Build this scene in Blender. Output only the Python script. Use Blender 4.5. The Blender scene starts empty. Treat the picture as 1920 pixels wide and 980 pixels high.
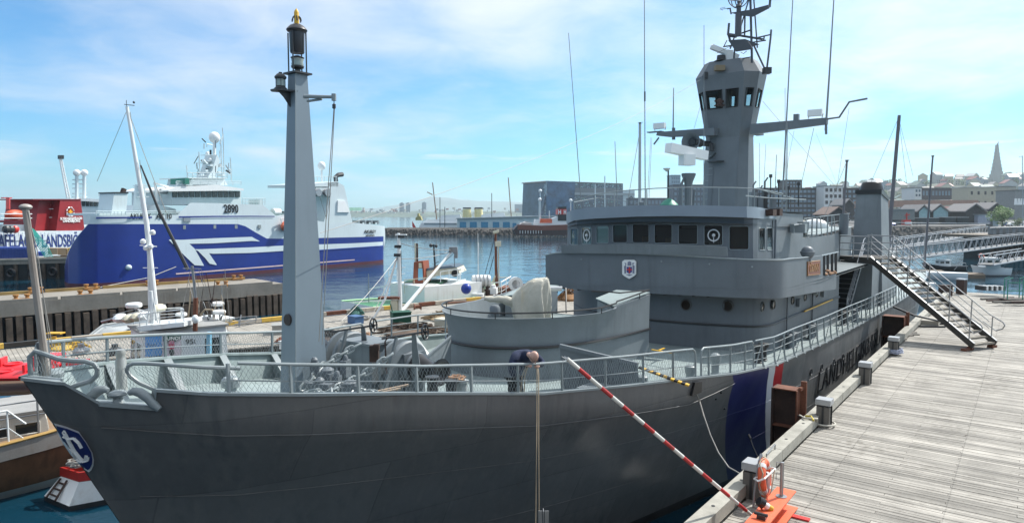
import bpy,math,random
from math import sin,cos,tan,pi,radians,hypot,atan2
from mathutils import Vector,Matrix,noise
from mathutils.bvhtree import BVHTree
random.seed(7)
SC=bpy.context.scene
COL=SC.collection
# camera, sky, sun, exposure
CAMZ=7.9;FPX=1280.0;PITCH=math.atan(88.0/1280.0)
cam_d=bpy.data.cameras.new('camera');cam=bpy.data.objects.new('camera',cam_d);COL.objects.link(cam)
cam_d.sensor_width=36.0;cam_d.lens=36.0*FPX/1920.0;cam_d.clip_start=.1;cam_d.clip_end=60000
cam.location=(0,0,CAMZ);cam.rotation_euler=(pi/2-PITCH,0,0)
SC.camera=cam
SUN_AZ=radians(56);SUN_EL=radians(47)
world=bpy.data.worlds.new('World');SC.world=world;world.use_nodes=True
def build_world():
 nt=world.node_tree;N=nt.nodes;L=nt.links;N.clear()
 out=N.new('ShaderNodeOutputWorld');bg=N.new('ShaderNodeBackground');L.new(bg.outputs[0],out.inputs[0])
 sky=N.new('ShaderNodeTexSky');sky.sky_type='NISHITA';sky.sun_disc=False
 sky.sun_elevation=SUN_EL;sky.sun_rotation=SUN_AZ;sky.air_density=1.0;sky.dust_density=.6;sky.ozone_density=1.6
 tc=N.new('ShaderNodeTexCoord')
 sep=N.new('ShaderNodeSeparateXYZ');L.new(tc.outputs['Generated'],sep.inputs[0])
 def mth(op,a,b=None,c=None,clamp=False):
  n=N.new('ShaderNodeMath');n.operation=op;n.use_clamp=clamp
  for i,v in enumerate((a,b,c)):
   if v is None:continue
   if isinstance(v,(int,float)):n.inputs[i].default_value=v
   else:L.new(v,n.inputs[i])
  return n.outputs[0]
 zc=mth('MAXIMUM',sep.outputs[2],0.0)
 den=mth('ADD',zc,.16)
 cx=mth('DIVIDE',sep.outputs[0],den);cy=mth('DIVIDE',sep.outputs[1],den)
 comb=N.new('ShaderNodeCombineXYZ');L.new(cx,comb.inputs[0]);L.new(cy,comb.inputs[1])
 def nz(scale,detail,rough,off,dist=0.):
  mp=N.new('ShaderNodeMapping');mp.inputs['Location'].default_value=off;mp.inputs['Scale'].default_value=(1,1,1)
  L.new(comb.outputs[0],mp.inputs[0])
  n=N.new('ShaderNodeTexNoise');n.inputs['Scale'].default_value=scale;n.inputs['Detail'].default_value=detail
  n.inputs['Roughness'].default_value=rough;n.inputs['Distortion'].default_value=dist;L.new(mp.outputs[0],n.inputs[0]);return n.outputs[0]
 big=nz(.75,3,.5,(3.1,.3,0));fine=nz(2.6,7,.62,(1.7,8.2,0),.35)
 mixn=mth('ADD',mth('MULTIPLY',big,.78),mth('MULTIPLY',fine,.34))
 sd=Vector((sin(SUN_AZ)*cos(SUN_EL),cos(SUN_AZ)*cos(SUN_EL),sin(SUN_EL)))
 dot=N.new('ShaderNodeVectorMath');dot.operation='DOT_PRODUCT';L.new(tc.outputs['Generated'],dot.inputs[0]);dot.inputs[1].default_value=sd
 bias=mth('ADD',mth('MULTIPLY',zc,.55),mth('MULTIPLY',mth('MAXIMUM',dot.outputs['Value'],0.),.10))
 dens=mth('ADD',mixn,bias)
 rm=N.new('ShaderNodeMapRange');rm.interpolation_type='SMOOTHSTEP';L.new(dens,rm.inputs[0])
 rm.inputs[1].default_value=.53;rm.inputs[2].default_value=.95;rm.inputs[3].default_value=0;rm.inputs[4].default_value=.92
 comb2=N.new('ShaderNodeCombineXYZ');az=mth('ARCTAN2',sep.outputs[0],sep.outputs[1]);L.new(mth('MULTIPLY',az,3.),comb2.inputs[0]);L.new(mth('MULTIPLY',zc,22.),comb2.inputs[1])
 n2=N.new('ShaderNodeTexNoise');n2.inputs['Scale'].default_value=2.2;n2.inputs['Detail'].default_value=5;L.new(comb2.outputs[0],n2.inputs[0])
 band=mth('SUBTRACT',1.,mth('MULTIPLY',mth('ABSOLUTE',mth('SUBTRACT',zc,.085)),26.),clamp=True)
 b2=N.new('ShaderNodeMapRange');b2.interpolation_type='SMOOTHSTEP';L.new(mth('MULTIPLY',n2.outputs[0],band),b2.inputs[0])
 b2.inputs[1].default_value=.42;b2.inputs[2].default_value=.6;b2.inputs[3].default_value=0;b2.inputs[4].default_value=.55
 fac=mth('MAXIMUM',rm.outputs[0],b2.outputs[0])
 tint=N.new('ShaderNodeMix');tint.data_type='RGBA';tint.blend_type='MULTIPLY';tint.inputs[0].default_value=1
 L.new(sky.outputs[0],tint.inputs[6]);tint.inputs[7].default_value=SKY_TINT
 cl=N.new('ShaderNodeMix');cl.data_type='RGBA'
 L.new(fac,cl.inputs[0]);L.new(tint.outputs[2],cl.inputs[6])
 cloudc=N.new('ShaderNodeVectorMath');cloudc.operation='SCALE';cloudc.inputs[0].default_value=CLOUD
 L.new(mth('ADD',.80,mth('MULTIPLY',mth('POWER',mth('MAXIMUM',dot.outputs['Value'],0.),3.),.35)),cloudc.inputs['Scale'])
 L.new(cloudc.outputs[0],cl.inputs[7])
 L.new(cl.outputs[2],bg.inputs[0]);bg.inputs[1].default_value=.105
SKY_TINT=(.47,1.02,1.38,1);CLOUD=(8.8,9.4,10.2)
build_world()
sun_d=bpy.data.lights.new('sun','SUN');sun=bpy.data.objects.new('sun',sun_d);COL.objects.link(sun)
sun_d.energy=5.0;sun_d.angle=radians(.5);sun_d.color=(1.0,.965,.9)
_sv=Vector((sin(SUN_AZ)*cos(SUN_EL),cos(SUN_AZ)*cos(SUN_EL),sin(SUN_EL)))
sun.rotation_euler=_sv.to_track_quat('Z','Y').to_euler()
vs=SC.view_settings;vs.view_transform='Standard';vs.look='None';vs.gamma=1;vs.exposure=.28;vs.use_curve_mapping=False
SC.render.engine='CYCLES'
cy=SC.cycles;cy.max_bounces=6;cy.diffuse_bounces=3;cy.glossy_bounces=3;cy.transmission_bounces=4;cy.transparent_max_bounces=10;cy.volume_bounces=1
cy.use_denoising=True;cy.sample_clamp_indirect=6;cy.caustics_reflective=False;cy.caustics_refractive=False
# pixel <-> place
def ray(x,y):
 a=(x-960)/FPX;b=(490-y)/FPX
 return Vector((a,cos(PITCH)+b*sin(PITCH),-sin(PITCH)+b*cos(PITCH)))
def R(x,y,Y):
 d=ray(x,y);return Vector((d.x*Y/d.y,Y,CAMZ+d.z*Y/d.y))
def G(x,y,z):
 d=ray(x,y);k=(z-CAMZ)/d.z;return Vector((d.x*k,d.y*k,z))
def proj(p):
 X,Yv,Z=p[0],p[1],p[2]-CAMZ
 f=Yv*cos(PITCH)-Z*sin(PITCH);u=Yv*sin(PITCH)+Z*cos(PITCH)
 return(960+FPX*X/f,490-FPX*u/f,f)
TH=radians(37.2);SA,CA=sin(TH),cos(TH)
def W(s,t,z):return Vector((s*SA+t*CA,s*CA-t*SA,z))
CLT=-10.6
def TF(T,x):
 return T/(((x-960)/FPX)*CA-SA)
SHIPM=Matrix(((SA,-CA,0,W(0,CLT,0).x),(CA,SA,0,W(0,CLT,0).y),(0,0,1,0),(0,0,0,1)))
QUAYM=Matrix(((SA,-CA,0,0),(CA,SA,0,0),(0,0,1,0),(0,0,0,1)))
# materials
MATS={}
def mat(name,col,rough=.5,metal=0.,var=.14,scale=1.2,bump=.15,streak=None,amt=.5,fine=30.,spec=.5,bdist=.01,rust=0):
 if name in MATS:return MATS[name]
 m=bpy.data.materials.new(name);MATS[name]=m;m.use_nodes=True
 nt=m.node_tree;N=nt.nodes;L=nt.links;b=N['Principled BSDF']
 b.inputs['Roughness'].default_value=rough;b.inputs['Metallic'].default_value=metal;b.inputs['Specular IOR Level'].default_value=spec
 tc=N.new('ShaderNodeTexCoord')
 n1=N.new('ShaderNodeTexNoise');n1.inputs['Scale'].default_value=scale;n1.inputs['Detail'].default_value=5;n1.inputs['Roughness'].default_value=.6
 L.new(tc.outputs['Object'],n1.inputs[0])
 n2=N.new('ShaderNodeTexNoise');n2.inputs['Scale'].default_value=fine;n2.inputs['Detail'].default_value=3;L.new(tc.outputs['Object'],n2.inputs[0])
 ad=N.new('ShaderNodeMath');ad.operation='MULTIPLY_ADD';L.new(n2.outputs[0],ad.inputs[0]);ad.inputs[1].default_value=.3;L.new(n1.outputs[0],ad.inputs[2])
 mr=N.new('ShaderNodeMapRange');L.new(ad.outputs[0],mr.inputs[0]);mr.inputs[1].default_value=.4;mr.inputs[2].default_value=.9
 mx=N.new('ShaderNodeMix');mx.data_type='RGBA';L.new(mr.outputs[0],mx.inputs[0])
 c=list(col[:3])
 mx.inputs[6].default_value=[v*(1-var)for v in c]+[1];mx.inputs[7].default_value=[min(1,v*(1+var))for v in c]+[1]
 o=mx.outputs[2]
 if streak:
  mp=N.new('ShaderNodeMapping');mp.inputs['Scale'].default_value=(6,6,.45);L.new(tc.outputs['Object'],mp.inputs[0])
  n3=N.new('ShaderNodeTexNoise');n3.inputs['Scale'].default_value=1.;n3.inputs['Detail'].default_value=4;L.new(mp.outputs[0],n3.inputs[0])
  n4=N.new('ShaderNodeTexNoise');n4.inputs['Scale'].default_value=.7;L.new(tc.outputs['Object'],n4.inputs[0])
  mm=N.new('ShaderNodeMath');mm.operation='MULTIPLY';L.new(n3.outputs[0],mm.inputs[0]);L.new(n4.outputs[0],mm.inputs[1])
  r3=N.new('ShaderNodeMapRange');L.new(mm.outputs[0],r3.inputs[0]);r3.inputs[1].default_value=.28;r3.inputs[2].default_value=.46;r3.inputs[3].default_value=0;r3.inputs[4].default_value=amt
  m2=N.new('ShaderNodeMix');m2.data_type='RGBA';L.new(r3.outputs[0],m2.inputs[0]);L.new(o,m2.inputs[6]);m2.inputs[7].default_value=list(streak[:3])+[1]
  o=m2.outputs[2]
 if rust:
  mp=N.new('ShaderNodeMapping');mp.inputs['Scale'].default_value=(5,5,.8);L.new(tc.outputs['Object'],mp.inputs[0])
  n5=N.new('ShaderNodeTexNoise');n5.inputs['Scale'].default_value=1.3;n5.inputs['Detail'].default_value=8;n5.inputs['Roughness'].default_value=.75;L.new(mp.outputs[0],n5.inputs[0])
  r5=N.new('ShaderNodeMapRange');L.new(n5.outputs[0],r5.inputs[0]);r5.inputs[1].default_value=.62;r5.inputs[2].default_value=.74;r5.inputs[3].default_value=0;r5.inputs[4].default_value=rust
  m5=N.new('ShaderNodeMix');m5.data_type='RGBA';L.new(r5.outputs[0],m5.inputs[0]);L.new(o,m5.inputs[6]);m5.inputs[7].default_value=(.12,.065,.04,1);o=m5.outputs[2]
 L.new(o,b.inputs['Base Color'])
 if bump:
  bp=N.new('ShaderNodeBump');bp.inputs['Strength'].default_value=bump;bp.inputs['Distance'].default_value=bdist
  L.new(ad.outputs[0],bp.inputs['Height']);L.new(bp.outputs[0],b.inputs['Normal'])
 m['mx']=1
 return m
def glass(name,col=(.02,.03,.035),trans=.0,rough=.04):
 if name in MATS:return MATS[name]
 m=bpy.data.materials.new(name);MATS[name]=m;m.use_nodes=True
 nt=m.node_tree;N=nt.nodes;L=nt.links;b=N['Principled BSDF']
 b.inputs['Base Color'].default_value=(*col,1);b.inputs['Roughness'].default_value=rough;b.inputs['Specular IOR Level'].default_value=.7
 if trans:
  t=N.new('ShaderNodeBsdfTransparent');t.inputs[0].default_value=(.8,.92,.9,1);mx=N.new('ShaderNodeMixShader');mx.inputs[0].default_value=trans
  L.new(b.outputs[0],mx.inputs[1]);L.new(t.outputs[0],mx.inputs[2]);L.new(mx.outputs[0],N['Material Output'].inputs[0])
 return m
RUST=(.16,.07,.035)
grey=mat('ship_grey',(.130,.152,.170),.52,var=.17,scale=.6,rust=.35,streak=(.085,.10,.115),amt=.5,bump=.3,bdist=.02)
grey_lt=mat('ship_grey_light',(.158,.184,.20),.55,var=.18,scale=.8,rust=.35,streak=(.10,.12,.135),amt=.5,bump=.3,bdist=.02)
deckm=mat('deck_paint',(.25,.305,.305),.55,rust=.6,var=.22,scale=1.1,streak=(.13,.16,.155),amt=.4,bump=.3)
railm=mat('rail_grey',(.23,.268,.28),.4,var=.15,streak=(.2,.2,.2),amt=.2)
blackm=mat('black_paint',(.012,.012,.014),.35,var=.3)
darkm=mat('dark_steel',(.03,.033,.036),.45,var=.3)
white=mat('white_paint',(.74,.77,.77),.4,var=.05,streak=(.42,.38,.32),amt=.35)
white_cl=mat('white_clean',(.8,.81,.8),.35,var=.03)
rustm=mat('rusty_steel',(.15,.055,.03),.8,var=.5,scale=3,bump=.6)
rust_dk=mat('rust_dark',(.05,.028,.022),.8,var=.5,scale=2,bump=.6)
galv=mat('galvanised',(.33,.34,.35),.35,metal=.6,var=.15)
wood_b=mat('brass_wood',(.32,.17,.07),.5,var=.25)
ropem=mat('rope_fibre',(.42,.34,.24),.9,var=.3,fine=90)
ropeg=mat('grey_rope',(.30,.29,.27),.9,var=.3,fine=90)
redm=mat('red_paint',(.55,.03,.02),.4,var=.15)
orangem=mat('orange_paint',(.72,.13,.05),.5,var=.2,streak=(.4,.12,.07),amt=.7,rust=.5)
yellowm=mat('yellow_paint',(.65,.38,.03),.5,var=.25,streak=(.25,.15,.05),amt=.5)
bluem=mat('blue_paint',(.02,.05,.30),.4,var=.12)
greenm=mat('green_paint',(.02,.20,.14),.5,var=.15)
creamm=mat('cream_paint',(.55,.53,.42),.5,var=.15,streak=(.3,.2,.1),amt=.5)
tarp=mat('canvas_tarp',(.47,.455,.39),.8,var=.16,scale=2.,bump=.6,streak=(.55,.42,.2),amt=.5,bdist=.04)
glass_dk=glass('window_glass');glass_see=glass('clear_glass',(.05,.08,.09),.6);glass_refl=glass('green_reflection_glass',(.10,.17,.16),.25)  # last one: bridge panes with a greenish reflection put into the colour
navy=mat('navy_cloth',(.010,.018,.050),.9,var=.3,scale=6,bump=.5)
skin=mat('skin',(.50,.31,.25),.5,var=.12,scale=10)
# mesh builder
def frame_from(d,up=(0,0,1)):
 d=Vector(d).normalized();up=Vector(up)
 if abs(d.dot(up))>.98:up=Vector((1,0,0))
 x=up.cross(d).normalized();y=d.cross(x);return x,y,d
class MB:
 def __init__(s,M=None):s.V=[];s.F=[];s.S=[];s.M=M
 def add(s,vs,fs,sm=False):
  n=len(s.V)
  if s.M is not None:vs=[s.M@Vector(v)for v in vs]
  s.V+=[tuple(v)for v in vs]
  for f in fs:s.F.append([i+n for i in f]);s.S.append(sm)
  return s
 def box(s,c,sz,rz=0,X=None):
  hx,hy,hz=sz[0]/2,sz[1]/2,sz[2]/2;c=Vector(c);cs,sn=cos(rz),sin(rz);v=[]
  for a,b,d in((-1,-1,-1),(1,-1,-1),(1,1,-1),(-1,1,-1),(-1,-1,1),(1,-1,1),(1,1,1),(-1,1,1)):
   p=Vector((a*hx,b*hy,d*hz))
   if X is not None:p=X@p
   v.append(c+Vector((p.x*cs-p.y*sn,p.x*sn+p.y*cs,p.z)))
  return s.add(v,[(0,3,2,1),(4,5,6,7),(0,1,5,4),(1,2,6,5),(2,3,7,6),(3,0,4,7)])
 def bar(s,p0,p1,w,h=None,w1=None,h1=None,up=(0,0,1)):
  h=h or w;w1=w1 or w;h1=h1 or(h if w1==w else h*w1/w);p0=Vector(p0);p1=Vector(p1);x,y,d=frame_from(p1-p0,up);v=[]
  for p,ww,hh in((p0,w,h),(p1,w1,h1)):
   for a,b in((-1,-1),(1,-1),(1,1),(-1,1)):v.append(p+x*a*ww/2+y*b*hh/2)
  return s.add(v,[(0,3,2,1),(4,5,6,7),(0,1,5,4),(1,2,6,5),(2,3,7,6),(3,0,4,7)])
 def tube(s,pts,r,n=6,closed=False,caps=True):
  P=[Vector(p)for p in pts];m=len(P);r=r if isinstance(r,(list,tuple))else[r]*m;V=[];F=[]
  px=None
  for i,p in enumerate(P):
   if closed:d=P[(i+1)%m]-P[i-1]
   else:d=P[min(i+1,m-1)]-P[max(i-1,0)]
   if d.length<1e-9:d=Vector((0,0,1))
   d.normalize()
   if px is None:x,y,_=frame_from(d)
   else:
    x=px-d*px.dot(d)
    if x.length<1e-6:x,y,_=frame_from(d)
    x.normalize();y=d.cross(x)
   px=x
   for k in range(n):
    a=2*pi*k/n;V.append(p+(x*cos(a)+y*sin(a))*r[i])
  for i in range(m if closed else m-1):
   j=(i+1)%m
   for k in range(n):F.append((i*n+k,i*n+(k+1)%n,j*n+(k+1)%n,j*n+k))
  s.add(V,F,n>4)
  if caps and not closed:
   q=len(s.V)-len(V);s.F.append([q+k for k in range(n)][::-1]);s.S.append(False)
   s.F.append([q+(m-1)*n+k for k in range(n)]);s.S.append(False)
  return s
 def lathe(s,c,prof,n=16,axis=(0,0,1),up=(0,0,1),sm=True,half=False):
  c=Vector(c);x,y,d=frame_from(axis,up);V=[];F=[];m=len(prof)
  for r,z in prof:
   for k in range(n):a=2*pi*k/n;V.append(c+d*z+(x*cos(a)+y*sin(a))*r)
  for i in range(m-1):
   for k in range(n):F.append((i*n+k,i*n+(k+1)%n,(i+1)*n+(k+1)%n,(i+1)*n+k))
  s.add(V,F,sm);q=len(s.V)-len(V)
  for i,rev in((0,1),(m-1,0)):
   if prof[i][0]>1e-4:
    f=[q+i*n+k for k in range(n)];s.F.append(f[::-1]if rev else f);s.S.append(False)
  return s
 def sph(s,c,r,sc=(1,1,1),n=12,m=8,axis=(0,0,1)):
  c=Vector(c);x,y,d=frame_from(axis);V=[];F=[]
  for i in range(m+1):
   t=pi*i/m
   for k in range(n):
    a=2*pi*k/n;V.append(c+x*r*sc[0]*sin(t)*cos(a)+y*r*sc[1]*sin(t)*sin(a)+d*r*sc[2]*cos(t))
  for i in range(m):
   for k in range(n):F.append((i*n+k,(i+1)*n+k,(i+1)*n+(k+1)%n,i*n+(k+1)%n))
  return s.add(V,F,True)
 def prism(s,poly,z0,z1):
  n=len(poly);z0=z0 if isinstance(z0,(list,tuple))else[z0]*n;z1=z1 if isinstance(z1,(list,tuple))else[z1]*n
  V=[(p[0],p[1],z0[i])for i,p in enumerate(poly)]+[(p[0],p[1],z1[i])for i,p in enumerate(poly)]
  return s.add(V,[list(range(n))[::-1],list(range(n,2*n))]+[(i,(i+1)%n,n+(i+1)%n,n+i)for i in range(n)])
 def poly(s,pts,sm=False):return s.add(pts,[list(range(len(pts)))],sm)
 def plate(s,pts,th):
  P=[Vector(p)for p in pts];nrm=Vector((0,0,0))
  for i in range(len(P)):a,b=P[i],P[(i+1)%len(P)];nrm+=Vector(((a.y-b.y)*(a.z+b.z),(a.z-b.z)*(a.x+b.x),(a.x-b.x)*(a.y+b.y)))
  nrm.normalize();Q=[p-nrm*th for p in P];n=len(P)
  return s.add(P+Q,[list(range(n)),list(range(2*n-1,n-1,-1))]+[((i+1)%n,i,n+i,n+(i+1)%n)for i in range(n)])
 def extr(s,pts,v):
  P=[Vector(p)for p in pts];v=Vector(v);n=len(P)
  return s.add(P+[p+v for p in P],[list(range(n))[::-1],list(range(n,2*n))]+[(i,(i+1)%n,n+(i+1)%n,n+i)for i in range(n)])
 def strip(s,A,B,sm=True,closed=False):
  n=len(A);m=n if closed else n-1
  return s.add(list(A)+list(B),[(i,(i+1)%n,n+(i+1)%n,n+i)for i in range(m)],sm)
 def grid(s,rows,sm=True,closed=False):
  n=len(rows[0]);V=[p for r in rows for p in r];F=[]
  for i in range(len(rows)-1):
   for k in range(n if closed else n-1):F.append((i*n+k,i*n+(k+1)%n,(i+1)*n+(k+1)%n,(i+1)*n+k))
  return s.add(V,F,sm)
 def build(s,name,m,parent=None,label=None,cat=None,group=None,kind=None):
  PM=None
  if parent is not None:PM=WM[parent.name].inverted()
  V=[PM@Vector(v)for v in s.V]if PM is not None else s.V
  off=Vector((0,0,0))
  if parent is None and V:
   xs=[v[0]for v in V];ys=[v[1]for v in V];zs=[v[2]for v in V]
   off=Vector(((min(xs)+max(xs))/2,(min(ys)+max(ys))/2,min(zs)));V=[Vector(v)-off for v in V]
  me=bpy.data.meshes.new(name);me.from_pydata([tuple(v)for v in V],[],s.F)
  me.polygons.foreach_set('use_smooth',s.S)
  ml=m if isinstance(m,(list,tuple))else[m]
  for q in ml:me.materials.append(q)
  me.update();me.set_sharp_from_angle(angle=.62)
  o=bpy.data.objects.new(name,me);COL.objects.link(o)
  if parent is not None:o.parent=parent;WM[o.name]=WM[parent.name]
  else:o.location=off;WM[o.name]=Matrix.Translation(off)
  tag(o,label,cat,group,kind);return o
WM={}
def tag(o,label=None,cat=None,group=None,kind=None):
 if label:o['label']=label
 if cat:o['category']=cat
 if group:o['group']=group
 if kind:o['kind']=kind
 return o
def thing(name,loc,label,cat,group=None,rz=0.,kind=None,M=None):
 o=bpy.data.objects.new(name,None);COL.objects.link(o);o.empty_display_size=.3
 if M is None:M=Matrix.Translation(Vector(loc))@Matrix.Rotation(rz,4,'Z')
 o.matrix_world=M;WM[o.name]=M.copy();return tag(o,label,cat,group,kind)
def kids(o):return[c for c in list(bpy.data.objects)if c.parent==o]
def copy_tree(o,M,label=None,parent=None):
 c=o.copy();COL.objects.link(c);c.parent=parent
 if parent is None:c.matrix_world=M;
 WM[c.name]=M.copy()
 if label:c['label']=label
 for ch in o.children:copy_tree(ch,M,None,c)
 return c
def lerp(a,b,t):return a+(b-a)*t
def interp(tab,x):
 if x<=tab[0][0]:return tab[0][1]
 for(a,b),(c,d)in zip(tab,tab[1:]):
  if x<=c:return b+(d-b)*(x-a)/(c-a)
 return tab[-1][1]
_fc={}
def text_geo(txt,h,depth=.01,sx=1.,space=1.,bold=0.,ox=.0):
 """flat outline text -> list of verts (u right, v up, w out) and faces, origin lower left"""
 cu=bpy.data.curves.new('t','FONT');cu.body=txt;cu.size=1;cu.extrude=depth/2/h;cu.offset=bold;cu.space_character=space;cu.resolution_u=3
 ob=bpy.data.objects.new('t',cu);COL.objects.link(ob);dg=bpy.context.evaluated_depsgraph_get();dg.update()
 me=bpy.data.meshes.new_from_object(ob.evaluated_get(dg));V=[(v.co.x*h/.72*sx,v.co.y*h/.72,v.co.z*h+depth/2)for v in me.vertices];F=[list(p.vertices)for p in me.polygons]
 bpy.data.objects.remove(ob);bpy.data.meshes.remove(me);return V,F
def put_text(mb,txt,o,u,v,h,depth=.01,width=None,bold=.0,space=1.):
 """text with its lower left at o, u = direction of reading, v = up"""
 V,F=text_geo(txt,h,depth,1,space,bold);u=Vector(u).normalized();v=Vector(v).normalized();w=u.cross(v);o=Vector(o)
 x0=min(a[0]for a in V);x1=max(a[0]for a in V);k=width/(x1-x0)if width else 1.
 mb.add([o+u*(a[0]-x0)*k+v*a[1]+w*a[2]for a in V],F)
def arc(c,r,a0,a1,n,x=(1,0,0),y=(0,1,0)):
 c=Vector(c);x=Vector(x);y=Vector(y);return[c+x*r*cos(lerp(a0,a1,i/n))+y*r*sin(lerp(a0,a1,i/n))for i in range(n+1)]
def sag(p0,p1,d,n=10):
 p0=Vector(p0);p1=Vector(p1);return[p0.lerp(p1,i/n)-Vector((0,0,d*4*(i/n)*(1-i/n)))for i in range(n+1)]
 # THE GREY PATROL SHIP
ship=thing('patrol_ship',None,'long grey patrol ship with blue, white and red stripes moored along the wooden quay','ship',M=SHIPM)
def SH(s,y,z):return SHIPM@Vector((s,y,z))
def SHI(p):return SHIPM.inverted()@Vector(p)
def on_y(x,y,yl):
 Z=TF(CLT-yl,x);return R(x,y,Z)
def on_s(x,y,s0):
 a=(x-960)/FPX;d=ray(x,y);k=s0/(d.x*SA+d.y*CA);return Vector((d.x*k,d.y*k,CAMZ+d.z*k))
ZTOP=[(3.18,5.74),(4.85,5.44),(7.6,5.02),(10.6,4.49),(14.85,4.14),(17,3.9),(19.9,3.63),(26,3.42),(33,3.25),(40,3.15),(52,3.1),(66,3.2)]
HBT=[(3.18,.02),(3.5,.5),(4.1,1.05),(4.85,1.66),(6,2.15),(7.6,2.62),(9.1,2.95),(10.6,3.3),(12.8,4.0),(14.85,4.5),(17,4.82),(19.9,4.97),(26,5.02),(50,5.0),(60,4.5),(66,3.9)]
HBW=[(6.1,.02),(7,.35),(9,1.0),(12,2.0),(15,2.9),(20,4.1),(25,4.75),(30,4.95),(50,4.9),(60,3.9),(66,2.9)]
def bulw(s):return interp([(3.3,.6),(15,.55),(17.5,.1),(66,.1)],s)
def stemx(z):return 3.18+max(0,5.74-z)*.478
def hull_pt(s0,z,side):
 """s0: station measured at the rail; the bow stations slide aft with the raked stem below"""
 zt=interp(ZTOP,s0);f=max(0.,min(1.,(zt-z)/zt));rake=(stemx(z)-stemx(zt))*max(0,1-(s0-3.18)/9.)
 s=s0+rake;ht=interp(HBT,s0);hw=interp(HBW,s)if s>6.1 else .02
 zk=bulw(s0)+.08;fk=zk/zt
 if f<=fk:h=ht-.035*f/fk
 else:
  g=(f-fk)/(1-fk);h=lerp(ht-.035,min(hw,ht),g**.85)
 if s0<=3.18:h=.02
 return Vector((s,side*h,z))
ST=sorted(set([3.18,3.24,3.34,3.45,3.6,3.8,4.1,4.45,4.85,5.3,6,6.8,7.6,8.4,9.1,9.8,10.6,11.6,12.8,13.8,14.85,16,17,18.4,19.9,22,24,26,29,33,36,40,45,50,55,60,63,66]))
FR=[0,.06,.12,.17,.24,.32,.42,.54,.68,.84,1.0,1.15]
def notch(s):
 return interp([(3.50,0),(3.72,.27),(4.24,.27),(4.34,0)],s)
def hull_mb(side):
 st=sorted(set(ST+([3.5,3.72,4.24,4.34]if side<0 else[])))
 rows=[]
 for s in st:
  zt=interp(ZTOP,s);zt2=zt-(notch(s)if side<0 else 0);rows.append([hull_pt(s,zt2+(0-zt2)*f if f<=1 else-(f-1)*6,side)for f in FR])
 return rows
hb=MB(SHIPM);hb.grid(hull_mb(-1));hb.grid(hull_mb(1))
rt=[hull_mb(-1)[-1],hull_mb(1)[-1]];hb.grid(rt)
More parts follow.
